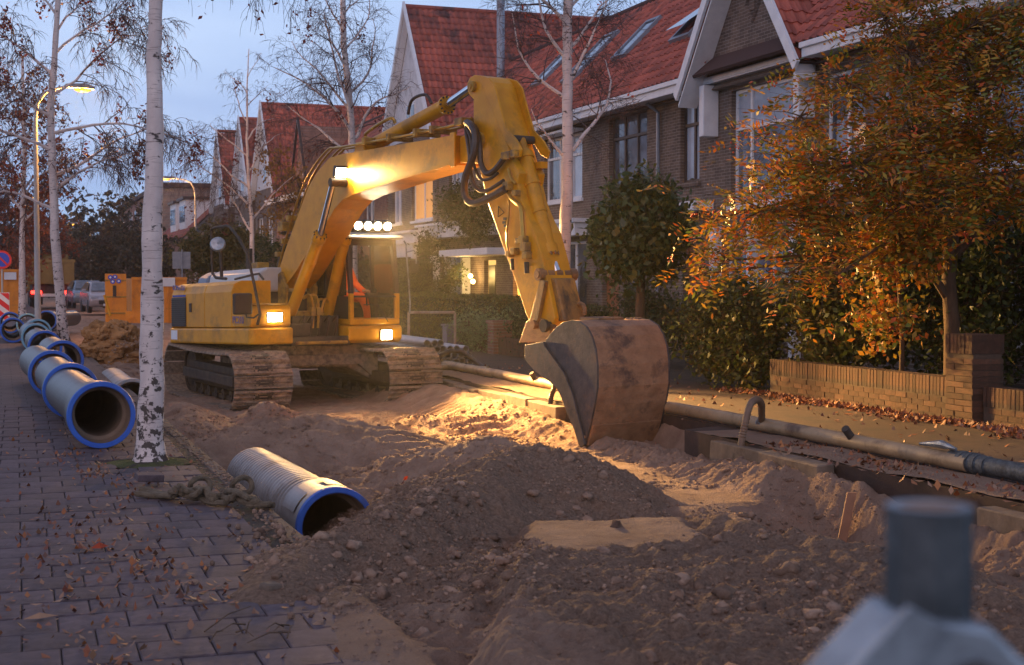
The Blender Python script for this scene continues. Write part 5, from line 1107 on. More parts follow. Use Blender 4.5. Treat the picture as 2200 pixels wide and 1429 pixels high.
g = MB(); g.prism([(.61,1.175),(1.26,1.175),(1.30,1.20),(1.30,1.44),(1.25,1.50),(.61,1.50)], -1.345, -.70, 'y', 0, SHR); part(g, 'tool_box', M_yellow, .02)
ub(.60, 1.28, -1.30, -.74, 1.505, 1.53, 'step_plate', M_dirty, .005)
# counterweight and engine cover
g = MB(); pr = [(-1.95,-1.30),(-2.30,-1.05),(-2.55,-.5),(-2.62,0),(-2.55,.5),(-2.30,1.05),(-1.95,1.30)]; g.prism([(-1.9,-1.33)]+pr+[(-1.9,1.33)], .95, 1.75, 'z', 0, SHR); part(g, 'counterweight', M_yellow, .05, seg=3)
g = MB(); g.prism([(-.72,1.72),(-.66,2.02),(-.5,2.10),(.5,2.10),(.66,2.02),(.72,1.72)], -1.9, .05, 'x', 0, SHR); part(g, 'engine_cover', M_grey, .03)
g = MB(); g.prism([(-.75,1.70),(-.69,2.0),(-.52,2.09),(.5,2.09),(.66,2.0),(.72,1.70)], -2.35, -1.93, 'x', 0, SHR); part(g, 'engine_cover_end', mat('blue_sky_reflection', (.13,.17,.25), rough=.4), .04)  # blue-grey colour stands for the sky reflected on the hood end
ub(-1.9, .05, -.69, .69, 1.15, 1.72, 'engine_housing', M_dark, .01); ub(-1.9, -.5, .72, 1.33, 1.0, 1.85, 'left_door', M_yellow, .03)
g = MB(); g.tube([(-1.0,-.35,2.05),(-1.0,-.35,2.38)], .055, 12); part(g, 'exhaust_stack', M_dark, 0)
ub(-.75,-.45,-.45,-.25,2.10,2.20,'filler_box',M_dirty,.01)
# tool box face, mirrors, handrail
hr = [(1.22,-1.34,1.22),(1.26,-1.33,1.30),(1.0,-1.33,1.75),(.62,-1.33,2.28),(.42,-1.33,2.58),(.40,-1.34,2.62),(.25,-1.34,2.62),(.05,-1.34,2.60),(.02,-1.34,2.54),(.05,-1.34,2.0),(.08,-1.34,1.93),(.2,-1.33,1.89),(.45,-1.3,1.88)]
P0 = EX; inv = FRAME[EX].inverted()
def exl(px, py, u=None, v=None):
    """photo point -> local point of the machine on its plane x=u or y=v"""
    o = inv @ CAM; d = (inv.to_3x3() @ ray(px, py)); t = (u-o.x)/d.x if u is not None else (v-o.y)/d.y; return o+d*t
hp = [exl(px, py, v=-1.38) for px, py in ((553,697),(559,676),(546,610),(531,545),(512,510),(494,488),(487,485),(458,490),(454,496),(455,560),(457,588),(464,597),(486,599))]
g = MB(); g.tube(hp, .022, 8); part(g, 'handrail', M_dark, 0, smooth=True)
c = exl(520, 653, v=-1.50); g = MB(); g.box(c.x-.02, c.x+.05, -1.50-.15, -1.50+.15, c.z-.155, c.z+.155, 0); part(g, 'side_mirror', M_black, .03)
g = MB(); g.tube([exl(527,668,v=-1.45), exl(530,682,v=-1.42), exl(545,683,v=-1.40), exl(556,675,v=-1.38)], .013, 6); part(g, 'mirror_bracket', M_dark, 0)
c = exl(468, 525, v=-1.38); g = MB(); g.lathe([(0,.01),(.0,.12),(.03,.10),(.05,.01)], c, (1,-.5,.35), 20); part(g, 'round_mirror', M_galv, 0, smooth=True)
g = MB(); g.tube([exl(474,530,v=-1.30), exl(476,596,v=-1.30)], .028, 8); part(g, 'mirror_post', M_dark, 0)
g = MB(); g.tube([exl(505,600,v=-.95), exl(545,590,v=-.95), exl(556,588,v=-.95), exl(566,600,v=-.95)], .018, 6); part(g, 'handrail', M_dark, 0)
# cab: corner posts, roof, glass, lower panels
CY0, CY1 = .30, 1.17
def cb(x0,x1,y0,y1,z0,z1,name,m=M_yellow,bev=.015): g = MB(); g.box(x0,x1,y0,y1,z0,z1,0); return part(g, name, m, bev)
g = MB(); g.prism([(-.35,.90),(1.22,.90),(1.30,.95),(1.30,1.12),(1.27,1.17),(-.35,1.17)], .26, 1.20, 'y'); part(g, 'cab_base', M_yellow, .03)
g = MB(); g.prism([(-.35,1.18),(1.27,1.18),(1.27,1.27),(-.35,1.27)], CY0, CY1, 'y'); part(g, 'cab_sill', M_yellow, .015)
g = MB()
for yy in (CY0, CY1-.07): g.box(1.20, 1.27, yy, yy+.07, 1.27, 1.66)
part(g, 'cab_front_corner', M_yellow, .01)
g = MB()
for yy, s in ((CY0+.01, 1), (CY1-.065, -1)): g.prism([(1.255,1.66),(1.18,1.66),(1.06,2.50),(1.145,2.50)], yy, yy+.068, 'y')
part(g, 'front_pillar', M_darkwood, .008)
g = MB()
for yy in (CY0, CY1-.05): g.box(.38,.43,yy,yy+.05,1.27,2.5); g.box(-.35,-.28,yy,yy+.05,1.27,2.5)
part(g, 'cab_post', M_black, .005)
g = MB(); g.box(-.35, 1.2, CY0+.002, CY0+.04, 1.27, 1.62); g.box(-.35,.4,CY1-.04,CY1-.002,1.27,1.62); part(g, 'cab_side_panel', M_black, .005)
g = MB(); g.box(-.33,-.28,CY0+.05,CY1-.05,1.27,2.12); part(g, 'cab_rear_panel', M_dark, .005)
g = MB(); g.box(-.28,1.10,CY0+.03,CY1-.03,2.478,2.498); g.box(1.08,1.13,CY0+.05,CY1-.05,2.40,2.50); part(g, 'cab_headliner', M_dark, .004)
g = MB(); g.prism([(-.42,2.50),(1.20,2.50),(1.33,2.515),(1.30,2.545),(1.0,2.60),(-.3,2.61),(-.42,2.57)], CY0-.05, CY1+.06, 'y'); part(g, 'cab_roof', mat('pale_cab_roof', (.62,.58,.48), rough=.4), .02)
g = MB(); g.box(1.262,1.276,CY0+.07,CY1-.07,1.60,1.615); g.prism([(1.20,1.60),(1.235,1.60),(1.235,1.63),(1.20,1.63)], CY0+.05, CY1-.05, 'y'); part(g, 'window_crossbar', M_black, 0)
g = MB(); g.prism([(1.225,1.62),(1.232,1.62),(1.115,2.49),(1.108,2.49)], CY0+.06, CY1-.06, 'y'); part(g, 'windscreen', M_glass, 0)
g = MB(); g.box(1.235,1.242,CY0+.07,CY1-.07,1.28,1.60); part(g, 'lower_window', M_glass, 0)
for bx in ((.44,1.12,CY0+.012,CY0+.018),(.44,1.1,CY1-.018,CY1-.012),(-.27,.37,CY0+.012,CY0+.018),(-.345,-.34,CY0+.06,CY1-.06)): g = MB(); g.box(*bx,1.63,2.49); part(g, 'side_window', M_glass, 0)
g = MB(); g.tube([(1.29,.95,1.22),(1.25,.78,1.50)], .007, 5); g.box(1.24,1.255,.55,.80,1.48,1.495); part(g, 'wiper', M_dark, 0)
g = MB(); g.tube([(1.32,CY1+.05,2.48),(1.33,CY1+.08,2.42),(1.33,CY1+.09,2.25),(1.32,CY1+.13,1.9),(1.30,CY1+.17,1.5),(1.30,CY1+.16,1.35)], .013, 6); g.tube([(1.33,CY1+.09,2.3),(1.33,CY1+.22,2.33),(1.33,CY1+.27,2.28),(1.33,CY1+.26,2.12)], .011, 6); part(g, 'grab_rail', M_galv, 0, smooth=True)
g = MB(); g.box(1.28,1.33,CY1+.16,CY1+.32,1.98,2.18); part(g, 'side_mirror', M_black, .02)
ub(-.1,.45,.48,1.0,1.02,1.45,'seat_base',M_dark,.03)
g = MB(); g.prism([(-.12,1.45),(.42,1.45),(.42,1.57),(0.02,1.58),(-.08,2.2),(-.2,2.2)], .50, .98, 'y'); part(g, 'seat', M_dark, .04)
for yy in (.60, .88): g = MB(); g.tube([(.75,yy,1.27),(.72,yy,1.62)], .014, 6); g.ico((.72,yy,1.64), .03, 1); part(g, 'control_lever', M_black, 0)
g = MB(); g.box(.35,.75,.40,.48,1.27,1.66); g.box(.35,.75,1.0,1.08,1.27,1.66); part(g, 'console', M_dark, .02)
# lamps
def lamp(name, c, aim, w=.09, h=.07, W_=110, ang=95, blend=.5, col=(1,.56,.17), housing=M_black, em=E_white, parent=None, rnd=False):
    c = Vector(c); aim = Vector(aim).normalized(); x, y, z = basis(aim); T = Matrix((x, y, z)).transposed().to_4x4(); T.translation = c
    g = MB(); g.prism([(-w,-h),(w,-h),(w,h),(-w,h)], -.09, 0, 'z', 0, T); ho = part(g, name, housing, .012)
    g = MB(); g.prism([(-w*.86,-h*.84),(w*.86,-h*.84),(w*.86,h*.84),(-w*.86,h*.84)], .001, .012, 'z', 0, T); 
    if rnd: g = MB(); g.lathe([(.0,.0),(.0,w*.93),(.012,w*.93),(.016,w*.5),(.018,0)], c, z, 20)
    g.build('lens', em, ho, bevel=0 if rnd else .006)
    if W_:
        l = bpy.data.lights.new('work_light', 'SPOT'); o = bpy.data.objects.new('work_light', l); COL.objects.link(o); o.parent = EX
        o.location = c+z*.05; o.rotation_euler = (-z).to_track_quat('Z', 'Y').to_euler(); l.energy = W_; l.color = col; l.spot_size = radians(ang); l.spot_blend = blend; l.shadow_soft_size = .05
LW = 1450
lamp('box_lamp', (1.315,-.97,1.32), (1,-.05,-.02), .13, .075, LW*.36, 95, .8)
lamp('cab_lamp', (1.325,.90,1.02), (1,.0,-.02), .105, .085, LW*.4, 95, .8)
for k in range(4): lamp('roof_lamp', (1.26,.45+k*.17,2.70), (1,-.03,-.30), .066, .078, LW*1.15, 62, .6, rnd=True)
g = MB(); g.box(1.12,1.2,.40,1.02,2.60,2.66); part(g, 'lamp_bar', M_black, 0)
g = MB(); g.box(.30,.46,.66,.82,2.455,2.476); dl = part(g, 'cab_fill_lamp', M_black, .004); g = MB(); g.box(.32,.44,.68,.80,2.448,2.454); g.build('lens', emat('fill_lens', (1,.75,.45), 3), dl)  # ceiling lamp and glowing lens added to brighten the cab inside
l_ = bpy.data.lights.new('cab_fill_light', 'POINT'); o_ = bpy.data.objects.new('cab_fill_light', l_); COL.objects.link(o_); o_.parent = EX; o_.location = (.5,.74,2.38); l_.energy = 8; l_.color = (1,.72,.42); l_.shadow_soft_size = .06  # added fill light for the cab interior
bl = exl(733, 371, v=-.36); lamp('boom_lamp', bl, (1,-.10,-.40), .095, .08, LW*.17, 80, .8)
bl2 = exl(772, 384, v=.0); g = MB(); g.tube([(bl.x-.05,-.26,bl.z-.12),(bl.x-.05,-.36,bl.z-.12)], .02, 6); part(g, 'lamp_bracket', M_dark, 0)
lamp('boom_lamp', (bl.x+.15,.31,bl.z-.05), (1,.0,-.56), .09, .075, LW*2.9, 60, .9)
# boom: box girder, bent
zg = .36
def exv(pts, v): return [(lambda q: (q.x, q.z))(exl(px, py, v=v)) for px, py in pts]
top = exv([(592,600),(602,569),(616,527),(630,489),(662,401),(684,366),(706,340),(735,331),(975,290)], -.27)
bot = exv([(973,354),(880,381),(805,405),(765,417),(741,429),(722,450),(706,477),(672,530),(636,589),(612,620)], -.27)
prof = top+bot+[(.05,1.93)]
g = MB(); g.prism(prof, -.27, .16, 'y'); bo = part(g, 'boom', M_yellow, .008)
g = MB(); tp = top[1:]; 
for s in (-1, 1):
    y0_, y1_ = (-.30,-.268) if s < 0 else (.158,.19)
    for a, b in zip(bot[:-1], bot[1:]): g.prism([a, b, (b[0], b[1]+.035), (a[0], a[1]+.035)], y0_, y1_, 'y')
g.build('flange', M_yellow, bo)
g = MB(); zt, zb_ = top[-1][1], bot[0][1]; xe = top[-1][0]
g.prism([(xe-.05,zb_-.03),(xe+.06,zb_-.03),(xe+.06,zt+.03),(xe-.05,zt+.03)], -.30, -.268, 'y'); part(g, 'end_plate', M_yellow, .004)
g = MB(); g.prism([(xe+.02,zb_+.02),(xe+.62,zt-.40),(xe+.80,zt-.30),(xe+.84,zt-.15),(xe+.76,zt-.02),(xe+.55,zt+.05),(xe+.02,zt-.02)], -.20, .19, 'y'); part(g, 'boom_nose', M_yellow, .02)
g = MB(); g.prism([(-.15,1.35),(.25,1.30),(.35,1.75),(.15,2.0),(-.12,1.9)], -.33, -.28, 'y'); g.prism([(-.15,1.35),(.25,1.30),(.35,1.75),(.15,2.0),(-.12,1.9)], .17, .22, 'y'); g.box(-.3,.5,-.33,.31,1.0,1.38); part(g, 'boom_bracket', M_dirty, .01)
# boom cylinders
for v, foot, barrel, rod_ in ((-.47,(612,706),(688,505),(716,392)), (.255,(694,725),(742,508),(776,432))):
    a, b, c = exl(*foot, v=v), exl(*barrel, v=v), exl(*rod_, v=v); d = (b-a).normalized()
    g = MB(); g.tube([a-d*.05, a+d*.08], .10, 14); g.tube([a+d*.06, b-d*.12], .088, 20); g.tube([b-d*.13, b-d*.105, b-d*.10, b], [.088,.10,.105,.105], 20); g.tube([a+(b-a)*.72, a+(b-a)*.72+d*.03], .094, 20); cy_ = part(g, 'boom_cylinder', M_yellow, 0, smooth=True)
    g = MB(); g.tube([b, c], .047, 14); g.build('piston_rod', M_chrome if v < 0 else M_gold, cy_, smooth=True)
    for k in range(10):
        x, y, z = basis(d); t = k*pi/5; q = b+x*cos(t)*.095+y*sin(t)*.095; g = MB(); g.tube([q-d*.02, q+d*.015], .012, 6); g.build('bolt', M_dark, cy_)
    g = MB(); g.tube([c+Vector((0,-.05 if v<0 else .05,0)), c+Vector((0,.22 if v<0 else -.22,0))], .065, 16); part(g, 'pivot_pin', M_dark, 0, smooth=True)
    # small steel lines and hoses at the foot
    for k in range(2):
        o_ = .09*k; s = 1 if v < 0 else -1; q0 = a+d*.62; 
        hoseline([q0+Vector((.06,s*.08,0)), q0+Vector((.12,s*(.16+o_),.05)), q0+Vector((.12,s*(.22+o_),-.12)), q0+Vector((.10,s*(.22+o_),-.45))], .020, 'steel_line', M_gold)
        g = MB(); q1 = q0+Vector((.11,s*(.22+o_),-.2)); g.box(q1.x-.04,q1.x+.04,q1.y-.035,q1.y+.035,q1.z-.06,q1.z+.06); part(g, 'hose_fitting', M_dirty, .008)
g = MB(); g.box(.9,1.0,-.55,.25,.98,1.32); g.box(.2,.9,-.6,.25,1.0,1.25); part(g, 'valve_block', M_dark, .02)
for k in range(5): yv = -.42+k*.14; hoseline([(.95,yv,1.2),(1.12,yv+.02,1.32),(1.1,yv,1.1),(1.05,yv,1.0)], .018)
# arm cylinder on top of the boom
a, b, c = exl(790, 318, v=-.02), exl(975, 218, v=-.02), exl(1012, 193, v=-.02)
d = (b-a).normalized(); bb = a+(b-a)*.93
g = MB(); g.tube([a, a+d*.15], .09, 12); g.tube([a+d*.1, bb], .098, 20); g.tube([bb-d*.1, bb-d*.02, bb], [.10,.125,.125], 20); ac = part(g, 'arm_cylinder', M_yellow, 0, smooth=True)
g = MB(); g.tube([bb, exl(1012,190,v=-.02)], .058, 16); g.build('piston_rod', M_chrome, ac, smooth=True)
for k in range(12): x, y, z = basis(d); t = k*pi/6; q = bb+x*cos(t)*.108+y*sin(t)*.108; g = MB(); g.tube([q-d*.03, q+d*.02], .013, 6); g.build('bolt', M_dark, ac)
g = MB(); q = a+Vector((0,0,-.1)); g.prism([(a.x-.25,a.z-.30),(a.x+.3,a.z-.30),(a.x+.08,a.z+.08),(a.x-.10,a.z+.08)], -.16, -.12, 'y'); g.prism([(a.x-.25,a.z-.30),(a.x+.3,a.z-.30),(a.x+.08,a.z+.08),(a.x-.10,a.z+.08)], .10, .14, 'y'); part(g, 'cylinder_bracket', M_yellow, .008)
hoseline([a+d*.3+Vector((0,-.09,.03)), a+d*.2+Vector((0,-.14,.14)), a+d*.9+Vector((0,-.14,.17)), a+d*1.0+Vector((0,-.1,.08))], .024, 'steel_line', M_gold)
hoseline([bb-d*.9+Vector((0,-.08,.12)), bb-d*.75+Vector((0,-.1,.27)), bb-d*.4+Vector((0,-.1,.24)), bb-d*.3+Vector((0,-.06,.1))], .022, 'hose', M_hose)
# pipes along the boom top and back
bp = exv([(598,590),(628,480),(660,392),(704,330),(735,322),(860,300),(975,276),(1003,262)], -.22)
for k in range(4):
    y = -.24+k*.09; off = .035+.02*(k % 2); hoseline([(x, y, z+off) for x, z in bp], .017, 'steel_line', M_gold)
for (x, z) in [exv([(px, py)], -.22)[0] for px, py in ((790,308),(842,300),(900,290),(935,284))]:
    g = MB(); g.box(x-.035,x+.035,-.30,.10,z-.02,z+.08); part(g, 'pipe_clamp', M_dirty, .008)
for px, py in ((625,470),(612,520),(601,548)):
    (x, z), = exv([(px, py)], -.22); g = MB(); g.box(x-.07,x+.03,-.28,.05,z-.03,z+.05); part(g, 'pipe_clamp', M_dirty, .01)
g = MB(); (x, z), = exv([(612,488)], -.22); g.box(x-.10,x+.08,-.30,-.12,z-.06,z+.08); g.tube([(x-.05,-.22,z+.05),(x-.08,-.22,z+.18),(x+.15,-.22,z+.28)], .014, 6); part(g, 'valve_block', M_dirty, .01)
for k in range(3): hoseline([exl(602+k*5,552,v=-.1), exl(596+k*4,590,v=-.1), exl(588+k*5,625,v=-.05), exl(575+k*4,640,v=0), exl(560,632,v=0)], .032)
hoseline([exl(575,628,v=-.4), exl(586,606,v=-.35), exl(600,604,v=-.3), exl(604,632,v=-.3), exl(602,660,v=-.3)], .02)
# dipper arm
ARM = exv([(1003,190),(1003,180),(1008,168),(1018,161),(1028,162),(1040,166),(1050,176),(1054,188),(1065,232),(1076,265),(1087,300),(1100,345),(1116,372),(1112,396),(1120,431),(1135,470),(1150,500),(1166,560),(1180,625),(1192,684),(1186,704),(1168,720),(1147,712),(1130,676),(1105,598),(1070,500),(1047,433),(1032,371),(1022,300),(1017,256),(1017,214),(1008,204)], -.21)
g = MB(); g.prism(ARM, -.21, .17, 'y'); am = part(g, 'dipper_arm', M_yellow, .012)
for s, y0_, y1_ in ((-1,-.235,-.208), (1,.168,.195)):
    g = MB(); e = exv([(1032,162),(1054,168),(1066,184),(1078,232),(1090,275),(1112,300),(1124,322),(1120,338),(1106,330),(1088,300)], -.21); g.prism(e, y0_, y1_, 'y'); g.build('hinge_plate', M_yellow, am, bevel=.006)
g = MB(); q = exl(1012,186,v=-.25); g.tube([(q.x,-.26,q.z),(q.x,.22,q.z)], .07, 18); g.tube([(q.x,-.28,q.z),(q.x,-.24,q.z)], .035, 12); part(g, 'pivot_pin', M_dirty, 0, smooth=True)
q = exl(1040,300,v=-.25); g = MB(); g.tube([(q.x-.15,-.245,q.z),(q.x-.15,.22,q.z)], .11, 20); part(g, 'pivot_pin', M_dirty, 0, smooth=True)
# warning triangle and lettering on the arm
tri = [exl(px, py, v=-.214) for px, py in ((1071,443),(1083,457),(1070,466))]
g = MB()
for i in range(3): g.tube([tri[i], tri[(i+1)%3]], .005, 4)
g.build('warning_triangle', M_dark, am)
for px, py in ((1085,470),(1083,478),(1086,485)): q = exl(px, py, v=-.213); g = MB(); g.box(q.x-.035,q.x+.03,-.216,-.211,q.z-.016,q.z+.016); g.build('warning_mark', M_dark, am)
# bucket cylinder
a, b, c = exl(1120, 300, v=-.02), exl(1183, 548, v=-.02), exl(1197, 585, v=-.02); d = (b-a).normalized()
g = MB(); g.tube([a, a+d*.2], .055, 12); g.tube([a+d*.14, a+d*.2, a+d*.26], [.06,.10,.10], 18); g.tube([a+d*.2, b-d*.05], .085, 20); g.tube([b-d*.12, b], .105, 20)
for t in (.38, .62): g.tube([a+(b-a)*t, a+(b-a)*t+d*.035], .097, 18)
g.box(a.x+.16,a.x+.30,.06,.16,a.z-.36,a.z-.28)
bc_ = part(g, 'bucket_cylinder', M_yellow, 0, smooth=True); g = MB(); g.tube([b, c], .052, 14); g.build('piston_rod', M_chrome, bc_, smooth=True)
g = MB(); g.tube([a+Vector((0,-.20,0)), a+Vector((0,.17,0))], .05, 16); part(g, 'pivot_pin', M_dark, 0, smooth=True)
g = MB(); 
for k in range(12): x, y, z = basis(d); t = k*pi/6; q = b+x*cos(t)*.1+y*sin(t)*.1; g.tube([q-d*.01, q+d*.03], .013, 6)
g.build('bolts', M_rust, bc_)
hoseline([exl(1098,338,v=-.15), exl(1112,400,v=-.14), exl(1140,480,v=-.13), exl(1160,530,v=-.12), exl(1166,545,v=-.1)], .02, 'steel_line', M_gold)
hoseline([exl(1088,402,v=-.24), exl(1098,425,v=-.25), exl(1118,445,v=-.25), exl(1122,480,v=-.25), exl(1124,510,v=-.25)], .028, 'steel_line', M_gold)
hoseline([exl(1094,405,v=-.24), exl(1093,460,v=-.24), exl(1088,510,v=-.24), exl(1094,548,v=-.24)], .012, 'steel_line', M_gold)
hoseline([exl(1092,362,v=-.24), exl(1098,382,v=-.24), exl(1108,395,v=-.24)], .016, 'steel_line', M_gold)
for px, py, s in ((1124,515,.05),(1128,530,.06),(1131,548,.05),(1090,400,.06),(1094,334,.055),(1086,335,.05),(1106,330,.05),(1108,415,.04),(1116,518,.04),(1105,540,.045),(1095,546,.04)):
    q = exl(px, py, v=-.26); g = MB(); g.box(q.x-s,q.x+s,-.30,-.21,q.z-s*.9,q.z+s*.9); part(g, 'hose_fitting', M_dirty, .012)
for px, py, r in ((1131,575,.030),(1100,568,.024)): q = exl(px, py-12, v=-.26); p = exl(px+1, py+12, v=-.26); g = MB(); g.tube([q, p], r, 10); part(g, 'coupling', M_dark, 0)
# hanging hoses between boom and arm
hoseline([exl(1003,264,v=-.28), exl(1012,270,v=-.33), exl(1021,290,v=-.36), exl(1018,330,v=-.38), exl(1000,380,v=-.38), exl(998,415,v=-.36), exl(1012,436,v=-.34), exl(1045,428,v=-.32), exl(1086,406,v=-.30)], .047)
hoseline([exl(1003,262,v=-.20), exl(1020,275,v=-.25), exl(1030,310,v=-.30), exl(1033,350,v=-.3), exl(1045,372,v=-.3), exl(1062,366,v=-.28), exl(1086,336,v=-.26)], .038)
hoseline([exl(1000,270,v=-.22), exl(1012,300,v=-.26), exl(1014,340,v=-.28), exl(1030,382,v=-.29), exl(1050,385,v=-.28), exl(1070,372,v=-.26)], .020)
hoseline([exl(1000,275,v=-.20), exl(1008,330,v=-.30), exl(1012,375,v=-.3), exl(1024,405,v=-.3), exl(1045,410,v=-.28), exl(1082,388,v=-.26)], .024)
g = MB(); q = exl(1000,262,v=-.2); g.box(q.x-.12,q.x+.06,-.30,.1,q.z-.05,q.z+.05); part(g, 'hose_fitting', M_dirty, .012)
# linkage
def plate(pts, y0, y1, name, m, v=0, bev=.01): g = MB(); g.prism(exv(pts, v), y0, y1, 'y'); return part(g, name, m, bev)
g = MB(); q = exl(1196, 590, v=0)
for yy in (-.23,-.12,.0,.12,.22): g.tube([(q.x,yy-.045,q.z),(q.x,yy+.045,q.z)], .075, 14)
g.tube([(q.x,-.29,q.z),(q.x,.29,q.z)], .045, 12); part(g, 'linkage_pin', M_rust, 0, smooth=True)
plate([(1182,596),(1214,598),(1224,640),(1236,690),(1196,690),(1190,650)], -.15, .15, 'bucket_link', M_link, 0, .02)
for y0_, y1_ in ((-.27,-.22),(.22,.27)):
    plate([(1163,600),(1175,604),(1158,690),(1148,702),(1140,694),(1143,680)], y0_, y1_, 'side_link', M_link, (y0_+y1_)/2)
    q = exl(1147, 697, v=y0_); g = MB(); g.tube([(q.x,y0_-.03,q.z),(q.x,y1_+.03,q.z)], .055, 14); part(g, 'linkage_pin', M_rust, 0, smooth=True)
for y0_, y1_ in ((-.24,-.17),(.17,.24)):
    plate([(1150,735),(1166,690),(1180,680),(1200,684),(1225,700),(1210,735)], y0_, y1_, 'bucket_ear', M_rust, 0, .01)
q = exl(1183, 700, v=-.2); g = MB(); g.tube([(q.x,-.28,q.z),(q.x,.28,q.z)], .05, 14); g.tube([(q.x,-.31,q.z),(q.x,-.27,q.z)], .075, 14); part(g, 'linkage_pin', M_dark, 0, smooth=True)
g = MB(); q = exl(1247,668,v=.1)
pts = [(q.x+.085*cos(t), .1, q.z+.085*sin(t)) for t in [i*pi/8-.5 for i in range(13)]]; g.tube(pts, .026, 8); part(g, 'lifting_eye', M_rust, 0, smooth=True)
# bucket
BK = exv([(1173,734),(1182,720),(1196,703),(1212,692),(1230,688),(1245,690),(1262,702),(1273,722),(1281,750),(1285,785),(1285,832),(1279,871),(1270,913),(1258,958)], -.5)
inner = []
for i, (x, z) in enumerate(BK):
    a = BK[max(i-1,0)]; b = BK[min(i+1,len(BK)-1)]; t = Vector((b[0]-a[0], b[1]-a[1])).normalized(); inner.append((x+t.y*.035, z-t.x*.035))
g = MB(); g.prism(BK+inner[::-1], -.49, .49, 'y'); sh = part(g, 'bucket_shell', M_shell, .004, smooth=False)
for zw in (3,):
    x0, z0 = BK[zw]; g = MB(); g.tube([(x0+.004, -.485+k*.0485, z0+random.gauss(0,.003)) for k in range(21)], .009, 6); g.build('weld_seam', M_rust, sh)
for z0 in (.0,):
    for k, (i0, i1) in enumerate(((3,6),(9,11))): pass
SP = BK+exv([(1252,957),(1243,923),(1228,888),(1214,850),(1204,832),(1188,817),(1157,794),(1138,770),(1134,741)], -.5)
for y0_, y1_ in ((-.515,-.488),(.488,.515)): g = MB(); g.prism(SP, y0_, y1_, 'y'); part(g, 'bucket_side', M_sidepl, .004)
SC = exv([(1134,741),(1173,734),(1178,745),(1196,770),(1218,800),(1236,845),(1246,885),(1258,930),(1262,955),(1254,962),(1250,955),(1240,923),(1225,888),(1211,850),(1202,833),(1186,819),(1155,797),(1134,772)], -.5)
for y0_, y1_ in ((-.545,-.512),(.512,.545)): g = MB(); g.prism(SC, y0_, y1_, 'y'); part(g, 'side_cutter', M_sidepl, .006)
(x, z) = BK[-1]; g = MB(); g.prism([(x-.06,z-.015),(x+.03,z+.10),(x+.01,z+.12),(x-.075,z+.01)], -.53, .53, 'y'); part(g, 'cutting_edge', M_shell, .006)
for i in (2, 12): 
    (x0,z0),(x1,z1) = BK[i], BK[i+1]; t = Vector((x1-x0, z1-z0)).normalized(); n_ = Vector((-t.y, t.x)); 
    if n_.x < 0: n_ = -n_
    g = MB(); g.prism([(x0,z0),(x1,z1),(x1+n_.x*.016,z1+n_.y*.016),(x0+n_.x*.016,z0+n_.y*.016)], -.48, .48, 'y'); part(g, 'wear_strip', M_shell, .004)
(x, z) = BK[3]; g = MB(); g.box(x-.15,x+.22,-.18,.18,z-.03,z+.05); part(g, 'bucket_top_plate', M_rust, .015)
g = MB()
for k in range(46):
    t = random.random(); i = int(t*3)+2; x0, z0 = BK[i]; g.ico((x0+random.uniform(-.03,.05), random.uniform(.0,.5), z0+.004), random.uniform(.012,.035), 1, .25, sq=(1,1,.5))
o = part(g, 'dried_soil', M_clod, 0); o['kind'] = 'stuff'

# operator in the cab
def skin_body(name, chains, m, parent, sub=2):
    """one continuous skinned surface from connected joints: [(pos, radius, parent index)]"""
    me = bpy.data.meshes.new(name); me.from_pydata([c[0] for c in chains], [(i, c[2]) for i, c in enumerate(chains) if c[2] is not None], []); o = make_obj(name, me, parent)
    o.modifiers.new('skin', 'SKIN'); o.modifiers.new('sub', 'SUBSURF').levels = sub; o.modifiers['sub'].render_levels = sub
    for i, c in enumerate(chains): r = c[1]; me.skin_vertices[0].data[i].radius = (r, r) if not hasattr(r, '__len__') else r
    me.skin_vertices[0].data[0].use_root = True; me.materials.append(m); 
    for p in me.polygons: p.use_smooth = True
    return o
wp = FRAME[EX] @ Vector((.12, .74, 1.55)); PR = thing('person', 'excavator operator in orange work clothes sitting in the cab with hands forward on the levers', 'person', wp, radians(-75.6))
J = [((0,0,.05),(.16,.13),None),((-.04,0,.28),(.15,.12),0),((-.05,0,.48),(.17,.12),1),((-.04,0,.58),(.06,.06),2),
     ((-.04,.17,.50),.07,2),((.03,.24,.26),.06,4),((.30,.22,.16),.05,5),((.46,.18,.14),.045,6),
     ((-.04,-.17,.50),.07,2),((.03,-.24,.26),.06,8),((.30,-.22,.16),.05,9),((.46,-.18,.14),.045,10),
     ((.10,.10,.03),.10,0),((.46,.14,.05),.085,12),((.58,.15,-.12),.065,13),((.62,.15,-.32),.06,14),
     ((.10,-.10,.03),.10,0),((.46,-.14,.05),.085,16),((.58,-.15,-.12),.065,17),((.62,-.15,-.32),.06,18)]
skin_body('body', J, M_orange_cloth, PR)
skin_body('head', [((-.03,0,.60),.055,None),((-.02,0,.68),(.075,.085),0),((0,0,.76),(.088,.10),1),((0,0,.83),(.07,.08),2),((.09,0,.73),.018,2)], M_skin, PR)
for s in (-1, 1): g = MB(); g.ico((.085,s*.032,.765), .012, 1); g.build('eye', M_white, PR); g = MB(); g.ico((0,s*.092,.745), .025, 1, sq=(1,.4,1.2)); g.build('ear', M_skin, PR)
g = MB(); g.box(.088,.097,-.025,.025,.695,.703); g.build('mouth', M_door, PR)
g = MB(); g.ico((-.025,0,.80), .108, 2, .03, sq=(1,.95,.8)); g.build('hair', M_dark, PR, smooth=True)
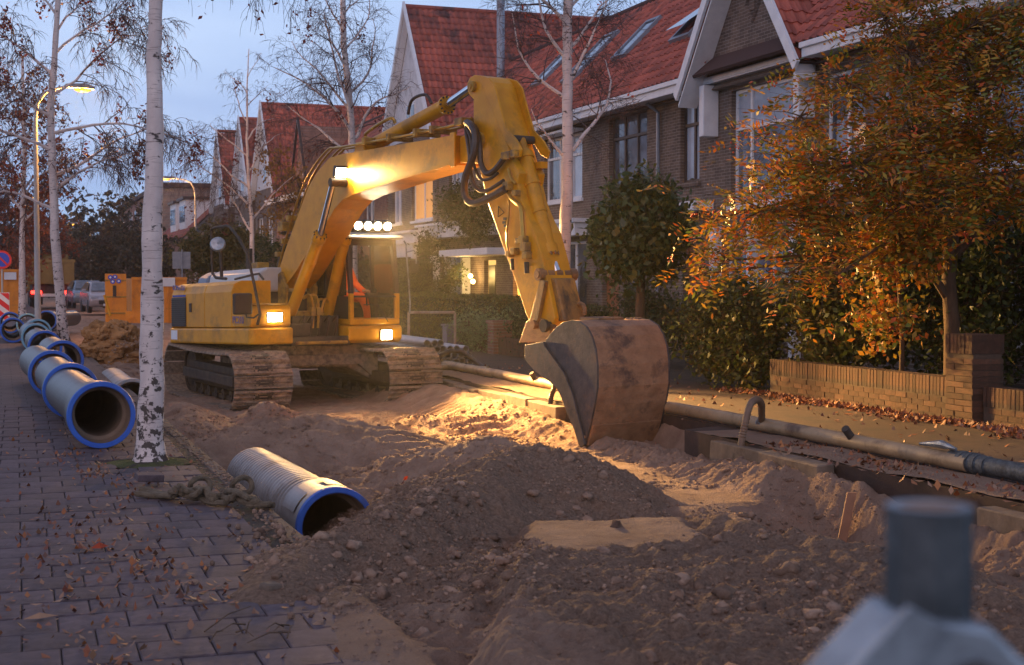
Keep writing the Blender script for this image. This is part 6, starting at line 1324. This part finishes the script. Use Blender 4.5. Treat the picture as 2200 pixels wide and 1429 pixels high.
for s in (-1, 1):
    ch = [((.47,s*.18,.14),(.035,.022),None),((.53,s*.18,.15),(.04,.022),0)]
    for k in range(4): b = len(ch); y = s*.18+(k-1.5)*.021; L_ = (.035,.042,.04,.03)[k]; ch += [((.55,y,.155),.0095,1),((.55+L_,y,.145),.0085,b),((.55+L_*.9,y,.115),.0078,b+1)]
    b = len(ch); ch += [((.50,s*.18-s*.035,.15),.011,0),((.54,s*.18-s*.055,.135),.009,b)]
    skin_body('hand', ch, M_skin, PR, 1)
    g = MB(); g.box(.56,.78,s*.15-.045,s*.15+.045,-.40,-.33); g.build('boot', M_black, PR, bevel=.03)
# ============================================================ PIPES
def big_pipe(label, rim, yaw, L=2.75, R=.30, m=M_pipe, rimm=M_blue, z=None, tilt=0, group=None, ribs=False):
    """socketed pipe; rim = centre of the coloured socket face, barrel runs away from the camera"""
    rim = Vector(rim); t = thing('sewer_pipe', label, 'pipe', (rim.x, rim.y, rim.z-R), 0, group); O = Vector((0,0,R)); d = Vector((sin(yaw)*cos(tilt), cos(yaw)*cos(tilt), sin(tilt)))
    r1 = R*.80
    g = MB(); g.lathe([(.02,R*.985),(.28,R*.985),(.33,R*.95),(.42,r1),(L,r1)] if not ribs else [(.02,R*.99),(.12,R*.99),(.16,R*.96),(.62,R*.93),(.64,R*.88)], O, d, 48); b = g.build('barrel', m, t, smooth=True)
    if ribs:
        pr = []; s = .64
        while s < L: pr += [(s,R*.80),(s+.022,R*.80),(s+.034,R*.90),(s+.074,R*.90),(s+.086,R*.80)]; s += .094
        g = MB(); g.lathe(pr, O, d, 48); g.build('ribbed_sleeve', M_silver, t, smooth=False)
        x, y, z_ = basis(d)
        for a0 in (.35, 1.5, 2.9, 4.4):
            g = MB(); k = 7; vs = []
            for ss in (.17, .56):
                for j in range(k): a = a0+j*.10; rr_ = R*1.0; vs.append(O+d*ss+(x*cos(a)+y*sin(a))*rr_)
            g.add(vs, [(j, j+1, k+j+1, k+j) for j in range(k-1)]); g.build('flat_patch', M_silver if a0 != 2.9 else M_galv, t)
    g = MB(); g.lathe([(L,r1),(L,R*.68),(.5,R*.68),(.20,R*.70),(.17,R*.80),(.0,R*.84),(-.005,R*.84)], O, d, 48); g.build('lining', M_inner, t, smooth=True)
    g = MB(); g.lathe([(-.004,R*.845),(-.012,R*.87),(-.012,R*.985),(.0,R),(.035,R*1.0),(.04,R*.985)], O, d, 56); g.build('rim', rimm, t, smooth=True)
    return t
rows = [((218,896),72,'foremost grey pipe of the row, its blue rim beside the big birch',M_blue,-.05),((153,843),59,'second grey pipe of the row, blue rim behind the foremost barrel',M_blue,-.03),((113,808),50,'third grey pipe of the row, blue rim low on the pavement side',M_blue,-.045),
        ((136,782),43,'grey pipe with blue rim set a little right of the row, fourth from the front',M_blue,-.02),((97,757),36,'fifth grey pipe of the row, blue rim below the pale rims',M_blue,-.02),((78,737),31,'grey pipe with a weathered pale blue rim in front of the lamp post foot',M_ltblue,-.02),
        ((82,717),28,'grey pipe with pale rim and yellow sticker behind the lamp post foot',M_ltblue,0),((28,706),27,'leftmost grey pipe of the row with a thin blue rim',M_blue,0),((22,692),23,'small far blue rimmed pipe at the left frame edge',M_blue,0),((100,698),22,'dark muddy pipe with blue rim lying just left of the second birch',M_blue,.3),((60,704),24,'pale rimmed pipe between the leftmost pipe and the lamp post',M_ltblue,0)]
for (px, py), r, lab, rm, yw in rows:
    d = FPX*.30/r; p = at_d(px, py, d); p.z = .305; Lp = {72:3.1,59:2.6,50:2.9}.get(r, 3.0)
    pt_ = big_pipe(lab, p, yw, Lp, rimm=rm)
    if r == 72: g = MB(); g.box(.05,.16,.06,.065,.045,.06); g.build('blue_sticker', M_bluesign, pt_)
p = at_d(284, 860, 18.2); p.z = on_z(284, 860, .02).z
sp = big_pipe('smooth silver pipe lying alone behind the big birch trunk', (at_d(284,860,19.8)), .0, 3.6, rimm=M_silver, m=M_silver)
big_pipe('ribbed grey pipe with a blue socket lying in the trench beside the pavement edge', (2.30, 10.2, -.30), -.02, 3.1, R=.298, m=M_silver, rimm=M_blue, tilt=-.01, ribs=True)
# drain pipe along the right pavement
t = thing('drain_pipe', 'long muddy pale drain pipe laid along the right pavement kerb', 'pipe', (7.1, 14, 0))
pts = [(7.07+.02*sin(y*.7), y, .085) for y in np.arange(9.15, 23.4, .6)]; g = MB(); g.tube(pts, .066, 18); g.build('pipe_run', M_drain, t, world=True, smooth=True)
pts = [(7.10, y, .09) for y in (9.3, 8.5, 7.5, 6.5)]; g = MB(); g.tube(pts, .070, 18); g.build('dark_pipe_run', M_galvd, t, world=True, smooth=True)
g = MB()
for k in range(3): g.lathe([(0,.06),(0,.084),(.05,.084),(.05,.06)], (7.10, 9.05+k*.09, .09), (0,1,0), 20)
g.lathe([(0,.06),(.0,.077),(.45,.077),(.45,.06)], (7.10, 8.95, .09), (0,1,0), 20); g.build('coupling_rings', M_galvd, t, world=True, smooth=True)
g = MB(); g.tube([(7.06,9.3,.185),(7.08,9.5,.20),(7.07,9.78,.175)], [.012,.035,.012], 8); g.build('clamp_lever', M_galv, t, world=True, smooth=True)
g = MB(); g.tube([(7.05,10.75,.13),(6.97,10.72,.21)], .036, 12); g.build('branch_stub', M_dark, t, world=True)
for y in (14.9, 18.6): g = MB(); g.tube([(7.05,y,.10),(6.98,y-.02,.21)], .036, 12); g.build('branch_stub', M_dark, t, world=True)
for i, (y, lab) in enumerate(((11.64, 'ribbed brown hose arching from the drain pipe down into the dug sand, nearer one'), (16.5, 'ribbed hose arch seen under the bucket lip at the drain pipe'))):
    tt = thing('ribbed_hose', lab, 'hose', (6.9, y, 0)); s = 1
    P = [Vector(p) for p in ((7.04,y+.66,.13),(6.95,y+.50,.13+.11*(1-.4*i)),(6.83,y+.30,.13+.20*(1-.4*i)),(6.68,y+.12,.13+.26*(1-.4*i)),(6.55,y+.02,.13+.22*(1-.4*i)),(6.49,y,.18-.05*i),(6.46,y,.05),(6.44,y,-.12))]
    Q_ = []; 
    for a in range(len(P)-1):
        p0, p1, p2, p3 = P[max(a-1,0)], P[a], P[a+1], P[min(a+2,len(P)-1)]
        for k in range(10): u = k/10; Q_.append(.5*((2*p1)+(-p0+p2)*u+(2*p0-5*p1+4*p2-p3)*u*u+(-p0+3*p1-3*p2+p3)*u**3))
    rs = [.036 if k % 2 else .030 for k in range(len(Q_))]; g = MB(); g.tube(Q_, rs, 12); g.build('hose_body', M_hose if i else mat('brown_hose', (.13,.08,.05), (.18,.11,.07), rough=.5), tt, world=True, smooth=True)
    g = MB(); g.tube([P[0], P[0]+Vector((.03,.12,-.05))], .042, 12); g.build('hose_socket', M_galv, tt, world=True)
# stack of small plastic pipes
cols = {0: 'bottom', 1: 'third', 2: 'second', 3: 'top'}
PIPE = MB(); PIPE.lathe([(0,.052),(0,.062),(9.0,.062),(9.0,.052),(0,.052)], (0,0,0), (0,1,0), 14); po = PIPE.build('plastic_pipe', M_pvc, smooth=True); pme = po.data; bpy.data.objects.remove(po)
ORD = ['first','second','third','fourth','fifth','sixth','seventh']
for row, (n, x0) in enumerate(((6,7.16),(7,7.02),(6,7.08),(3,7.02))):
    for k in range(n):
        o = make_obj('plastic_pipe', pme); o.location = (x0+k*.128+random.gauss(0,.004), 23.9+random.gauss(0,.05), .065+row*.112); o.rotation_euler = (0,0,radians(1.5))
        tag(o, f'grey plastic pipe, {ORD[k]} from the left in the {["bottom","lower middle","upper middle","top"][row]} row of the open-ended stack', 'pipe', 'grey plastic pipes stacked on the right pavement')
BIG = MB(); BIG.lathe([(0,.08),(0,.095),(8.0,.095),(8.0,.08),(0,.08)], (0,0,0), (0,1,0), 16); po = BIG.build('plastic_pipe', M_pvc, smooth=True); bme = po.data; bpy.data.objects.remove(po)
for k, (x, y, z, rz, lab) in enumerate(((6.75,26.5,.1,.10,'thick pale grey pipe lying left of the stack, lowest of three'),(6.98,26.9,.1,.12,'thick pale grey pipe lying against the stack, middle of three'),(6.9,27.2,.27,.16,'thick pale grey pipe resting on the two others'))):
    o = make_obj('plastic_pipe', bme); o.location = (x, y, z); o.rotation_euler = (0,0,rz); tag(o, lab, 'pipe', 'thick grey pipes beside the stack')
t = thing('black_hose', 'black hose curved up over the front of the plastic pipe stack', 'hose', (7.3, 23, 0)); g = MB(); g.tube([(7.0,23.3,.05),(7.08,23.25,.22),(7.25,23.2,.30),(7.42,23.1,.28),(7.55,22.9,.15),(7.62,22.6,.04)], .04, 10); g.build('hose_body', M_hose, t, world=True, smooth=True)
t = thing('loose_pipe', 'thin brown pipe on the ground in front of the stacked plastic pipes', 'pipe', (6.9, 22.6, 0)); g = MB(); g.tube([(6.6,23.2,.05),(7.1,22.6,.05),(7.5,22.0,.05)], .05, 10); g.build('pipe_run', M_drain, t, world=True, smooth=True)
# goal-shaped rusty frame, grey bin
t = thing('steel_frame', 'rusty pale goal-shaped steel frame standing on the right pavement', 'frame', (8.5, 28.7, 0)); 
for a, b in (((8.08,28.85,0),(8.08,28.85,.82)),((8.08,28.85,.82),(9.02,28.6,.82)),((9.02,28.6,.82),(9.02,28.6,0))): g = MB(); g.tube([a, b], .03, 8); g.build('frame_bar', mat('rusty_white_paint', (.42,.33,.26), (.30,.18,.12), rough=.7, scale=8) if 'rusty_white_paint' not in MATS else MATS['rusty_white_paint'], t, world=True)
t = thing('bin', 'grey box shaped bin behind the goal-shaped frame', 'bin', (9.3, 29.6, 0)); g = MB(); g.box(9.12,9.5,29.5,29.85,.05,.5); g.build('bin_body', M_bin, t, world=True, bevel=.02); g = MB(); g.box(9.09,9.53,29.47,29.88,.5,.54); g.build('lid', M_bin, t, world=True, bevel=.01)

# ============================================================ SMALL THINGS NEAR
# rope heap
rd = random.Random(6); t = thing('rope', 'knotted heap of thick muddy rope on the pavement beside the ribbed pipe', 'rope', (1.3, 9.8, 0))
A = on_z(298, 1068); B = on_z(592, 1098)
for s in range(6):
    pts = []; n = 46; ph = rd.uniform(0, 6)
    for k in range(n):
        u = k/(n-1); u2 = (.0+.98*u) if s < 3 else (.25+.6*u); p = A.lerp(B, u2); bump = (.05 if (.3 < u2 < .5 or .68 < u2 < .85) else .012)
        pts.append(p+Vector((.02*sin(9*u+ph), (.09 if s > 2 else .06)*sin((10+s)*u+ph)+.02*rd.gauss(0,1)*.3, .022+bump*(.5+.5*sin(17*u+ph*1.7))+.008*s)))
    g = MB(); g.tube(pts, .021, 8); g.build('rope_strand', M_rope, t, world=True, smooth=True)
for (px, py) in ((430,1052),(520,1052)):
    c = on_z(px, py+12); pts = [c+Vector((.07*cos(a), .03*sin(a*2), .07+.055*sin(a))) for a in np.linspace(0, 2*pi, 20)]; g = MB(); g.tube(pts, .02, 8); g.build('rope_loop', M_rope, t, world=True, smooth=True)
c = on_z(320, 1044); g = MB(); g.box(c.x-.10, c.x+.09, c.y-.09, c.y+.06, .045, .095); o = g.build('loose_paver', M_pave, None, base=(c.x, c.y, 0), bevel=.006); o.rotation_euler = (.05, .06, .1); tag(o, 'loose paving stone lying crooked on the pavement by the birch pit', 'paver')
c = on_z(580, 1283); g = MB(); g.box(-.05,.05,-.04,.04,0,.07); o = g.build('stone', M_kerb, None, bevel=.018); o.location = (c.x, c.y, 0); o.rotation_euler = (.1,.1,.5); tag(o, 'pale broken stone at the foot of the soil heap', 'stone')
c = on_z(417, 1256); g = MB(); g.ico((0,0,.012), .022, 2, .12, sq=(1.2,1,.7)); o = g.build('pebble', M_clod, None); o.location = c; tag(o, 'lone dark pebble on a paver in the foreground', 'pebble')
# boards standing in the dug hole
for (a, b, lab, rz) in (((1808,1128),(1830,1058),'reddish board standing in the dug hole', .3),):
    p = at_d(a[0], a[1], 10.9 if a[0] < 1850 else 10.0); q = at_d(b[0], b[1], 10.9 if a[0] < 1850 else 10.0); g = MB(); dx = Vector((.94,-.34,0))
    w_ = .035; vs = []
    for s in (-.012, .012):
        for e in (p-Vector((0,0,.15)), q):
            for k in (-w_, w_): vs.append(e+dx*k+Vector((.34,.94,0))*s)
    g.add(vs, [(0,1,3,2),(4,6,7,5),(0,4,5,1),(2,3,7,6),(0,2,6,4),(1,5,7,3)]); o = g.build('board', MATS['muddy_board'] if 'muddy_board' in MATS else mat('muddy_board', (.34,.17,.10), (.24,.12,.07), rough=.8, scale=6), None, base=(p.x,p.y,p.z)); tag(o, lab, 'board')
pA, pB = on_z(1690, 1215, -.62), on_z(1900, 1240, -.5)
g = MB(); g.tube([pA+Vector((0,0,.02)), pA.lerp(pB,.5)+Vector((0,0,.05)), pB+Vector((0,0,.03))], .06, 12); o = g.build('buried_pipe', M_kerb, None, base=tuple(pA), smooth=True); tag(o, 'pale old pipe half buried at the bottom of the dug hole', 'pipe')
# blurred galvanised post head in the near right corner
PH_ = at_d(1995, 1240, .80); pc = Vector((PH_.x, PH_.y, 0)); t = thing('fence_post_head', 'out of focus galvanised steel post head with sloping shoulders in the lower right corner', 'post', (PH_.x, PH_.y, .9), -YAW+radians(12))
zt = at_d(1995, 1090, .80).z-.9; zm = at_d(1995, 1312, .80).z-.9
g = MB(); pr = []
for k in range(8): a = pi/8+k*pi/4; pr.append((.0245*cos(a), .0245*sin(a)))
g.prism(pr, zm-.02, zt, 'z'); g.build('stub', M_galvd, t, bevel=.0008)
g = MB(); g.lathe([(0,.0245),(.0,.017),(-.004,.016)], (0,0,zt+.001), (0,0,1), 16); g.build('stub_rim', M_galv, t); g = MB(); g.lathe([(.0005,0),(.0005,.0165)], (0,0,zt), (0,0,1), 16); g.build('rusty_core', M_rust, t)
for s_ in (-1, 1): g = MB(); g.lathe([(0,.009),(.004,.009),(.006,.005),(.006,0)], (s_*.05-.02, -.037, zm-.085), (0,-1,0), 6); g.build('bolt_head', M_galvd, t)
g = MB()
g.prism([(-.024,zm+.004),(.022,zm-.004),(.13,zm-.105),(.13,zm-.16),(-.16,zm-.16),(-.16,zm-.13)], -.03, .028, 'y'); g.build('shoulder', M_galv, t, bevel=.004)
g = MB(); g.prism([(-.030,zm+.012),(-.006,zm-.002),(-.15,zm-.155),(-.20,zm-.155)], -.036, -.031, 'y'); g.build('gusset', M_galv, t, bevel=.001)
g = MB(); g.tube([(.012+.016*cos(a), -.034, zm-.042+.018*sin(a)) for a in np.linspace(-.5, 2.6, 9)], .003, 6); g.build('weld', M_dark, t)
g = MB(); g.box(-.05,.05,-.02,.02,-.9,zm-.16); g.build('post', M_galv, t)

# ============================================================ FURTHER UP THE STREET
def street_lamp(label, base, h, arm, px_dir, pr=.07, em=E_sod, W_=60):
    t = thing('street_lamp', label, 'street lamp', base); g = MB(); s = px_dir
    pts = [(0,0,0),(0,0,1.2),(0,0,h-.9),(s*.05,0,h-.45),(s*.25,0,h-.15),(s*.55,0,h-.03),(s*arm,0,h+.02)]
    g.tube(pts, [pr,pr*.9,pr*.62,pr*.5,pr*.45,pr*.42,pr*.4], 12); g.build('pole', M_lamp, t, smooth=True)
    g = MB(); T_ = Matrix.Translation((s*(arm+.3),0,h+.02)); g.prism([(-.38,-.02),(.40,-.05),(.42,.02),(.2,.10),(-.3,.07)], -.13, .13, 'y', 0, T_ @ Matrix.Scale(s, 4, (1,0,0))); ho = g.build('lamp_head', M_lead, t, bevel=.02)
    g = MB(); g.ico((s*(arm+.42),0,h-.03), .15, 2, sq=(1.5,.8,.5)); g.build('lamp_glass', em, ho, smooth=True)
    if W_:
        l = bpy.data.lights.new('street_light', 'POINT'); o = bpy.data.objects.new('street_light', l); COL.objects.link(o); o.parent = t; o.location = (s*(arm+.42), 0, h-.35); l.energy = W_; l.color = (1,.45,.10); l.shadow_soft_size = .15
b = on_z(82, 727); street_lamp('nearest street lamp, tall pole rising from the pipe row with an orange lit head', b, 6.45, .75, 1, .085, W_=700)
b = at_d(421, 600, 71); b.z = 0; street_lamp('street lamp right of the big birch, its lit head pointing left', b, 6.5, 1.0, -1, .075, W_=500)
b = at_d(197, 600, 103); b.z = 0; street_lamp('farther street lamp right of the second birch, pointing left over the street', b, 5.5, .9, -1, .075, E_sodfar, 120)
b = at_d(38, 600, 93); b.z = 0; street_lamp('far street lamp glowing among the orange leaves at the left', b, 6.9, .4, 1, .07, E_sodfar, 200)
b = at_d(92, 600, 150); b.z = 0; street_lamp('most distant street lamp above the truck', b, 5.8, .5, 1, .09, E_sodfar, 100)
# dirt heap of clay
def heap(name, label, c, blobs, m, seed=1, cat='heap', lump=1):
    mb = MB(); rd = random.Random(seed)
    for (x, y, z, r, sq) in blobs:
        bm = bmesh.new(); bmesh.ops.create_icosphere(bm, subdivisions=4, radius=1); 
        for v in bm.verts:
            p = v.co*r; n_ = mnoise.fractal(v.co*1.6+Vector((seed*3+x, y, z)), 1.0, 2.0, 5)*.34+mnoise.noise(v.co*5+Vector((x,0,seed)))*.10
            v.co = v.co*r*(1+n_)
            v.co.z *= sq
        bm.verts.index_update(); mb.add([v.co+Vector((x,y,z)) for v in bm.verts], [tuple(q.index for q in f.verts) for f in bm.faces]); bm.free()
    for k in range(130):
        a = rd.uniform(0, 6.28); rr_ = rd.uniform(.1, 1.0); mb.ico((rr_*cos(a)*.9, rr_*sin(a)*.9-.2, .05+(1-rr_)*.7+rd.uniform(-.05,.1)), rd.uniform(.02,.07)*lump, 1, .25)
    o = mb.build(name, m); o.location = c; tag(o, label, cat); return o
heap('clay_heap', 'lumpy heap of yellow brown clay between the second birch and the digger', (2.15, 29.6, -.1), [(0,0,.32,.5,.85),(-.25,.2,.45,.36,.8),(.3,.1,.35,.34,.8),(.05,-.4,.1,.6,.55),(.35,-.6,.0,.6,.4),(-.3,-.3,.15,.45,.6),(.1,.1,.62,.22,.8),(-.3,.1,.66,.16,.8)], M_clay, 2)
b = on_z(260, 790); heap('sand_heap', 'low spread of pale sand in front of the clay heap, beside the silver pipe', (b.x+.5, b.y+3.6, -.35), [(0,0,.0,.9,.35),(.6,.5,-.05,.7,.3),(-.3,-.6,-.05,.7,.3)], M_sand, 5, lump=.4)
# containers
def container(label, x0, x1, y0, y1, z1, mesh='container'):
    t = thing('container', label, 'container', ((x0+x1)/2, y0, -.2)); g = MB(); g.box(x0, x1, y0, y1, -.2, z1); b_ = g.build('container_body', M_orange, t, world=True, bevel=.02)
    n = max(2, int((x1-x0)/.55))
    for k in range(n+1): xx = x0+(x1-x0)*k/n; g = MB(); g.box(xx-.03, xx+.03, y0-.05, y0-.002, -.2, z1); g.build('upright_rib', M_orange, t, world=True)
    g = MB(); g.box(x0-.04, x1+.04, y0-.07, y0-.002, z1-.06, z1+.05); g.build('top_rail', M_orange, t, world=True)
    return t
cc = at_d(335, 680, 55); y0 = cc.y
ct = container('large orange container seen behind the birch trunk and the digger tail', at_d(283,640,55).x, at_d(402,640,55).x, y0, y0+5, 1.55)
p = on_y(362, 606, y0); g = MB(); g.box(p.x-.24, p.x+.24, y0-.09, y0-.075, p.z-.17, p.z+.17); g.build('paper_notice', M_white, ct, world=True)
p1, p2 = at_d(226, 640, 52), at_d(268, 640, 53); t = thing('container_door', 'open orange container door with round blue safety signs', 'door', (p1.x, p1.y, -.2)); g = MB(); g.box(p1.x, p2.x, p1.y, p1.y+.06, -.15, 1.72); g.build('door_leaf', M_orange, t, world=True, bevel=.01)
for z in (.25, .85, 1.45): g = MB(); g.box(p1.x, p2.x, p1.y-.03, p1.y-.002, z, z+.05); g.build('door_rib', M_dirty, t, world=True)
for (px, py) in ((237,596),(247,595),(242,605),(255,604)): q = on_y(px, py, p1.y-.03); g = MB(); g.lathe([(0,0),(.0,.085),(.01,.085),(.01,0)], q, (0,-1,0), 16); so_ = g.build('safety_sign', M_bluesign, t, world=True); g = MB(); g.lathe([(0.012,0),(.012,.04),(.015,.04),(.015,0)], q, (0,-1,0), 10); g.build('sign_symbol', M_white, so_, world=True)
q = on_y(246, 624, p1.y-.03); g = MB(); g.box(q.x-.06,q.x+.06,q.y-.02,q.y,q.z-.22,q.z+.18); g.build('hanging_gloves', M_black, t, world=True)
a, b = at_d(224, 634, 51.5), at_d(237, 679, 51.5); g = MB(); g.tube([a, b], .05, 6); o = g.build('yellow_post', M_yellow, None, base=(b.x,b.y,b.z)); tag(o, 'leaning yellow post in front of the open orange door', 'post')
a = at_d(287, 682, 50); g = MB(); g.box(a.x-.27,a.x+.27,a.y-.02,a.y+.02,a.z-.2,a.z+.22); g.box(a.x-.02,a.x+.02,a.y-.04,a.y-.02,a.z-.2,a.z+.22); o = g.build('orange_panel', MATS['orange_container_paint'], None, base=(a.x,a.y,a.z)); tag(o, 'small square orange panel on the sand left of the birch trunk', 'panel')
a = at_d(22, 610, 62); container('yellow orange container at the left edge behind the thin birch', at_d(-14,610,62).x, at_d(43,610,62).x, a.y, a.y+3, 1.9); q = on_y(22, 593, a.y-.1); g = MB(); g.box(q.x-.25,q.x+.25,q.y-.02,q.y,q.z-.16,q.z+.16); o = g.build('paper_notice', M_white, None, base=tuple(q)); tag(o, 'white paper notice fixed on the left edge container', 'notice')
# grey sign board seen from behind
a = at_d(390, 560, 58); t = thing('sign_board', 'grey back of a sign board on a thin pole left of the digger roof', 'sign', (a.x, a.y, 0)); g = MB(); g.box(a.x-.36, a.x+.36, a.y, a.y+.03, a.z-.33, a.z+.36); g.build('board', M_lead, t, world=True); g = MB(); g.tube([(a.x+.02,a.y-.04,-.1),(a.x+.02,a.y-.04,a.z+.45)], .03, 8); g.build('pole', M_lead, t, world=True)
# no-parking sign and barrier at the left edge
a = at_d(4, 558, 46); t = thing('road_sign', 'round blue no-parking sign with red ring at the left frame edge', 'sign', (a.x, a.y, 0)); g = MB(); g.lathe([(0,0),(0,.30),(.02,.30),(.02,0)], a, (0,-1,0), 28); g.build('sign_ring', M_red, t, world=True); g = MB(); g.lathe([(.021,0),(.021,.23),(.024,.23),(.024,0)], a, (0,-1,0), 28); g.build('sign_face', M_bluesign, t, world=True)
T_ = Matrix.Translation(a) @ Matrix.Rotation(radians(45), 4, 'Y'); g = MB(); g.box(-.24,.24,-.034,-.028,-.03,.03,0,T_); g.build('diagonal_bar', M_red, t, world=True); g = MB(); g.tube([(a.x,a.y+.05,0),(a.x,a.y+.05,a.z+.2)], .03, 8); g.build('pole', M_lamp, t, world=True)
a = at_d(8, 658, 44); t = thing('barrier_board', 'red and white striped barrier board at the left frame edge', 'barrier', (a.x, a.y, 0)); g = MB(); g.box(a.x-.20,a.x+.17,a.y,a.y+.03,a.z-.45,a.z+.42); g.build('board', M_white, t, world=True, bevel=.01)
for k in (-1, 0, 1): 
    z = a.z+k*.36; g = MB(); g.prism([(a.x-.19,z+.12),(a.x+.16,z-.16),(a.x+.16,z+.02),(a.x-.19,z+.30)] if k < 1 else [(a.x-.10,z+.05),(a.x+.16,z-.18),(a.x+.16,z+.03),(a.x+.12,z+.05)], a.y-.008, a.y-.002, 'y'); g.build('red_stripe', M_red, t, world=True)
g = MB(); g.tube([(a.x,a.y+.1,0),(a.x,a.y+.1,a.z)], .03, 6); g.build('foot_post', M_lamp, t, world=True)
# tipper truck
x0, x1 = at_d(57, 620, 79).x, at_d(163, 620, 79).x; y = at_d(110, 620, 79).y; t = thing('tipper_truck', 'olive yellow tipper truck seen from behind with red tail lights on', 'truck', ((x0+x1)/2, y, -.1))
g = MB(); g.box(x0+.05, x1-.05, y, y+5.2, 1.25, 2.55); tb = g.build('tipper_body', M_truck, t, world=True, bevel=.03)
g = MB(); g.box(x0, x1, y-.06, y-.002, 2.45, 2.62); g.build('top_rail', M_truck, tb, world=True)
for k in range(5): xx = x0+.1+(x1-x0-.2)*k/4; g = MB(); g.box(xx-.04, xx+.04, y-.07, y-.002, 1.25, 2.45); g.build('upright_rib', M_truck, tb, world=True)
g = MB(); g.box(x0+.3, x1-.3, y+.3, y+7, .55, 1.2); g.box(x0+.1,x1-.1,y+.1,y+.25,.5,.8); g.build('chassis', M_dark, t, world=True)
g = MB(); g.box(x0+.1, x1-.1, y+5.6, y+7.6, .8, 3.0); g.build('cabin', M_truck, t, world=True, bevel=.1)
for xx in (x0+.35, x1-.35):
    for yy in (y+1.0, y+2.4, y+6.4): g = MB(); g.lathe([(0,.05),(0,.46),(.02,.5),(.36,.5),(.38,.46),(.38,.05)], (xx-.19, yy, .40), (1,0,0), 24); g.build('wheel', M_black, t, world=True, smooth=True)
for px in (72, 84, 144, 156): q = on_y(px, 628, y-.05); g = MB(); g.box(q.x-.14, q.x+.14, q.y-.04, q.y, q.z-.09, q.z+.09); g.build('tail_light', E_tail, t, world=True, bevel=.02)
q = on_y(162, 636, y-.05); g = MB(); g.box(q.x-.1,q.x+.1,q.y-.04,q.y,q.z-.06,q.z+.06); g.build('tail_light', E_tail, t, world=True)
g = MB(); g.box(x0+.5, x1-.5, y+.02, y+.06, .55, .72); g.build('number_plate', M_white, t, world=True)
g = MB(); g.tube([((x0+x1)/2-.5,y+5.4,2.6),((x0+x1)/2-.3,y+5.4,3.3),((x0+x1)/2+.5,y+5.4,3.1)], .12, 8); g.build('loader_crane', M_dark, t, world=True)
# parked cars
def car(label, c, rz, paint, van=False):
    t = thing('parked_car', label, 'car', c, rz, 'cars parked along the street'); L_, W2, H_ = 4.1, .86, 1.48
    body = [(-2.0,.35),(-2.05,.62),(-1.98,.82),(-1.25,.98),(-.98,1.0),(1.75,1.02),(2.02,.85),(2.05,.4),(1.9,.28),(-1.85,.28)]
    g = MB(); g.prism(body, -W2, W2, 'x'); o = g.build('car_body', paint, t, bevel=.10, seg=3, smooth=True)
    g = MB(); lo = [(-1.25,.96),(1.85,.99)]; hi = [(-.35,1.46),(1.35,1.44)]
    vs = [(-.80,-1.30,.96),(.80,-1.30,.96),(.82,1.9,.99),(-.82,1.9,.99),(-.62,-.35,1.45),(.62,-.35,1.45),(.62,1.35,1.44),(-.62,1.35,1.44)]
    g.add(vs, [(4,5,6,7),(0,1,5,4),(1,2,6,5),(2,3,7,6),(3,0,4,7)]); g.build('cabin', paint, t, bevel=.06, smooth=True)
    g = MB(); g.add([(-.70,-1.20,1.02),(.70,-1.20,1.02),(.56,-.45,1.41),(-.56,-.45,1.41)], [(0,1,2,3)]); w_ = g.build('windscreen', M_pane, t); w_.location = (0,-.035,.02)
    for s in (-1, 1): g = MB(); g.add([(s*.832,-1.05,1.03),(s*.838,1.55,1.05),(s*.665,1.15,1.39),(s*.665,-.40,1.39)], [(0,1,2,3)]); g.build('side_window', M_pane, t).location = (s*.012,0,.015)
    for s in (-1, 1):
        for yy in (-1.28, 1.3): g = MB(); g.lathe([(0,.02),(0,.22),(.01,.31),(.18,.31),(.2,.28)], (s*.88, yy, .31), (-s,0,0), 20); g.build('wheel', M_black, t, smooth=True)
        g = MB(); g.box(s*.66-.15, s*.66+.15, -2.06, -1.98, .66, .80); g.build('headlight', M_panebl, t, bevel=.02)
        g = MB(); g.box(s*.98-.08, s*.98+.08, -.95,-.85, 1.0, 1.12); g.build('wing_mirror', paint, t, bevel=.02)
    g = MB(); g.box(-.45,.45,-2.085,-2.04,.42,.60); g.build('grille', M_dark, t); g = MB(); g.box(-.26,.26,-2.10,-2.07,.34,.44); g.build('number_plate', M_white, t)
    return t
b = on_z(222, 671, -.05); car('nearer parked car with pinkish pale paint, half behind the open orange door', b, .06, M_carpaint2)
b = on_z(186, 662, -.02); car('second parked car, bluish grey, behind the nearer one', (b.x, b.y, 0), .05, M_carpaint)
b = on_z(168, 651, 0); car('farthest parked car with a glowing lamp reflection on its roof', (b.x, b.y, 0), .04, M_carpaint)
for i, (px, py) in enumerate(((28,560),(105,535),(168,538))):
    pass

# thin haze volume added to make the lamps bloom, one closed box round everything
g = MB(); g.box(-410, 410, -70, 910, -2.6, 40); hm = bpy.data.materials.new('haze'); hm.use_nodes = True; hn = hm.node_tree; hn.nodes.clear()
ho_ = hn.nodes.new('ShaderNodeOutputMaterial'); hv = hn.nodes.new('ShaderNodeVolumePrincipled'); hv.inputs['Color'].default_value = (.95,.95,1,1); hv.inputs['Density'].default_value = .00045; hv.inputs['Anisotropy'].default_value = .78
hn.links.new(hv.outputs[0], ho_.inputs['Volume']); hz = g.build('haze', hm); hz['kind'] = 'stuff'
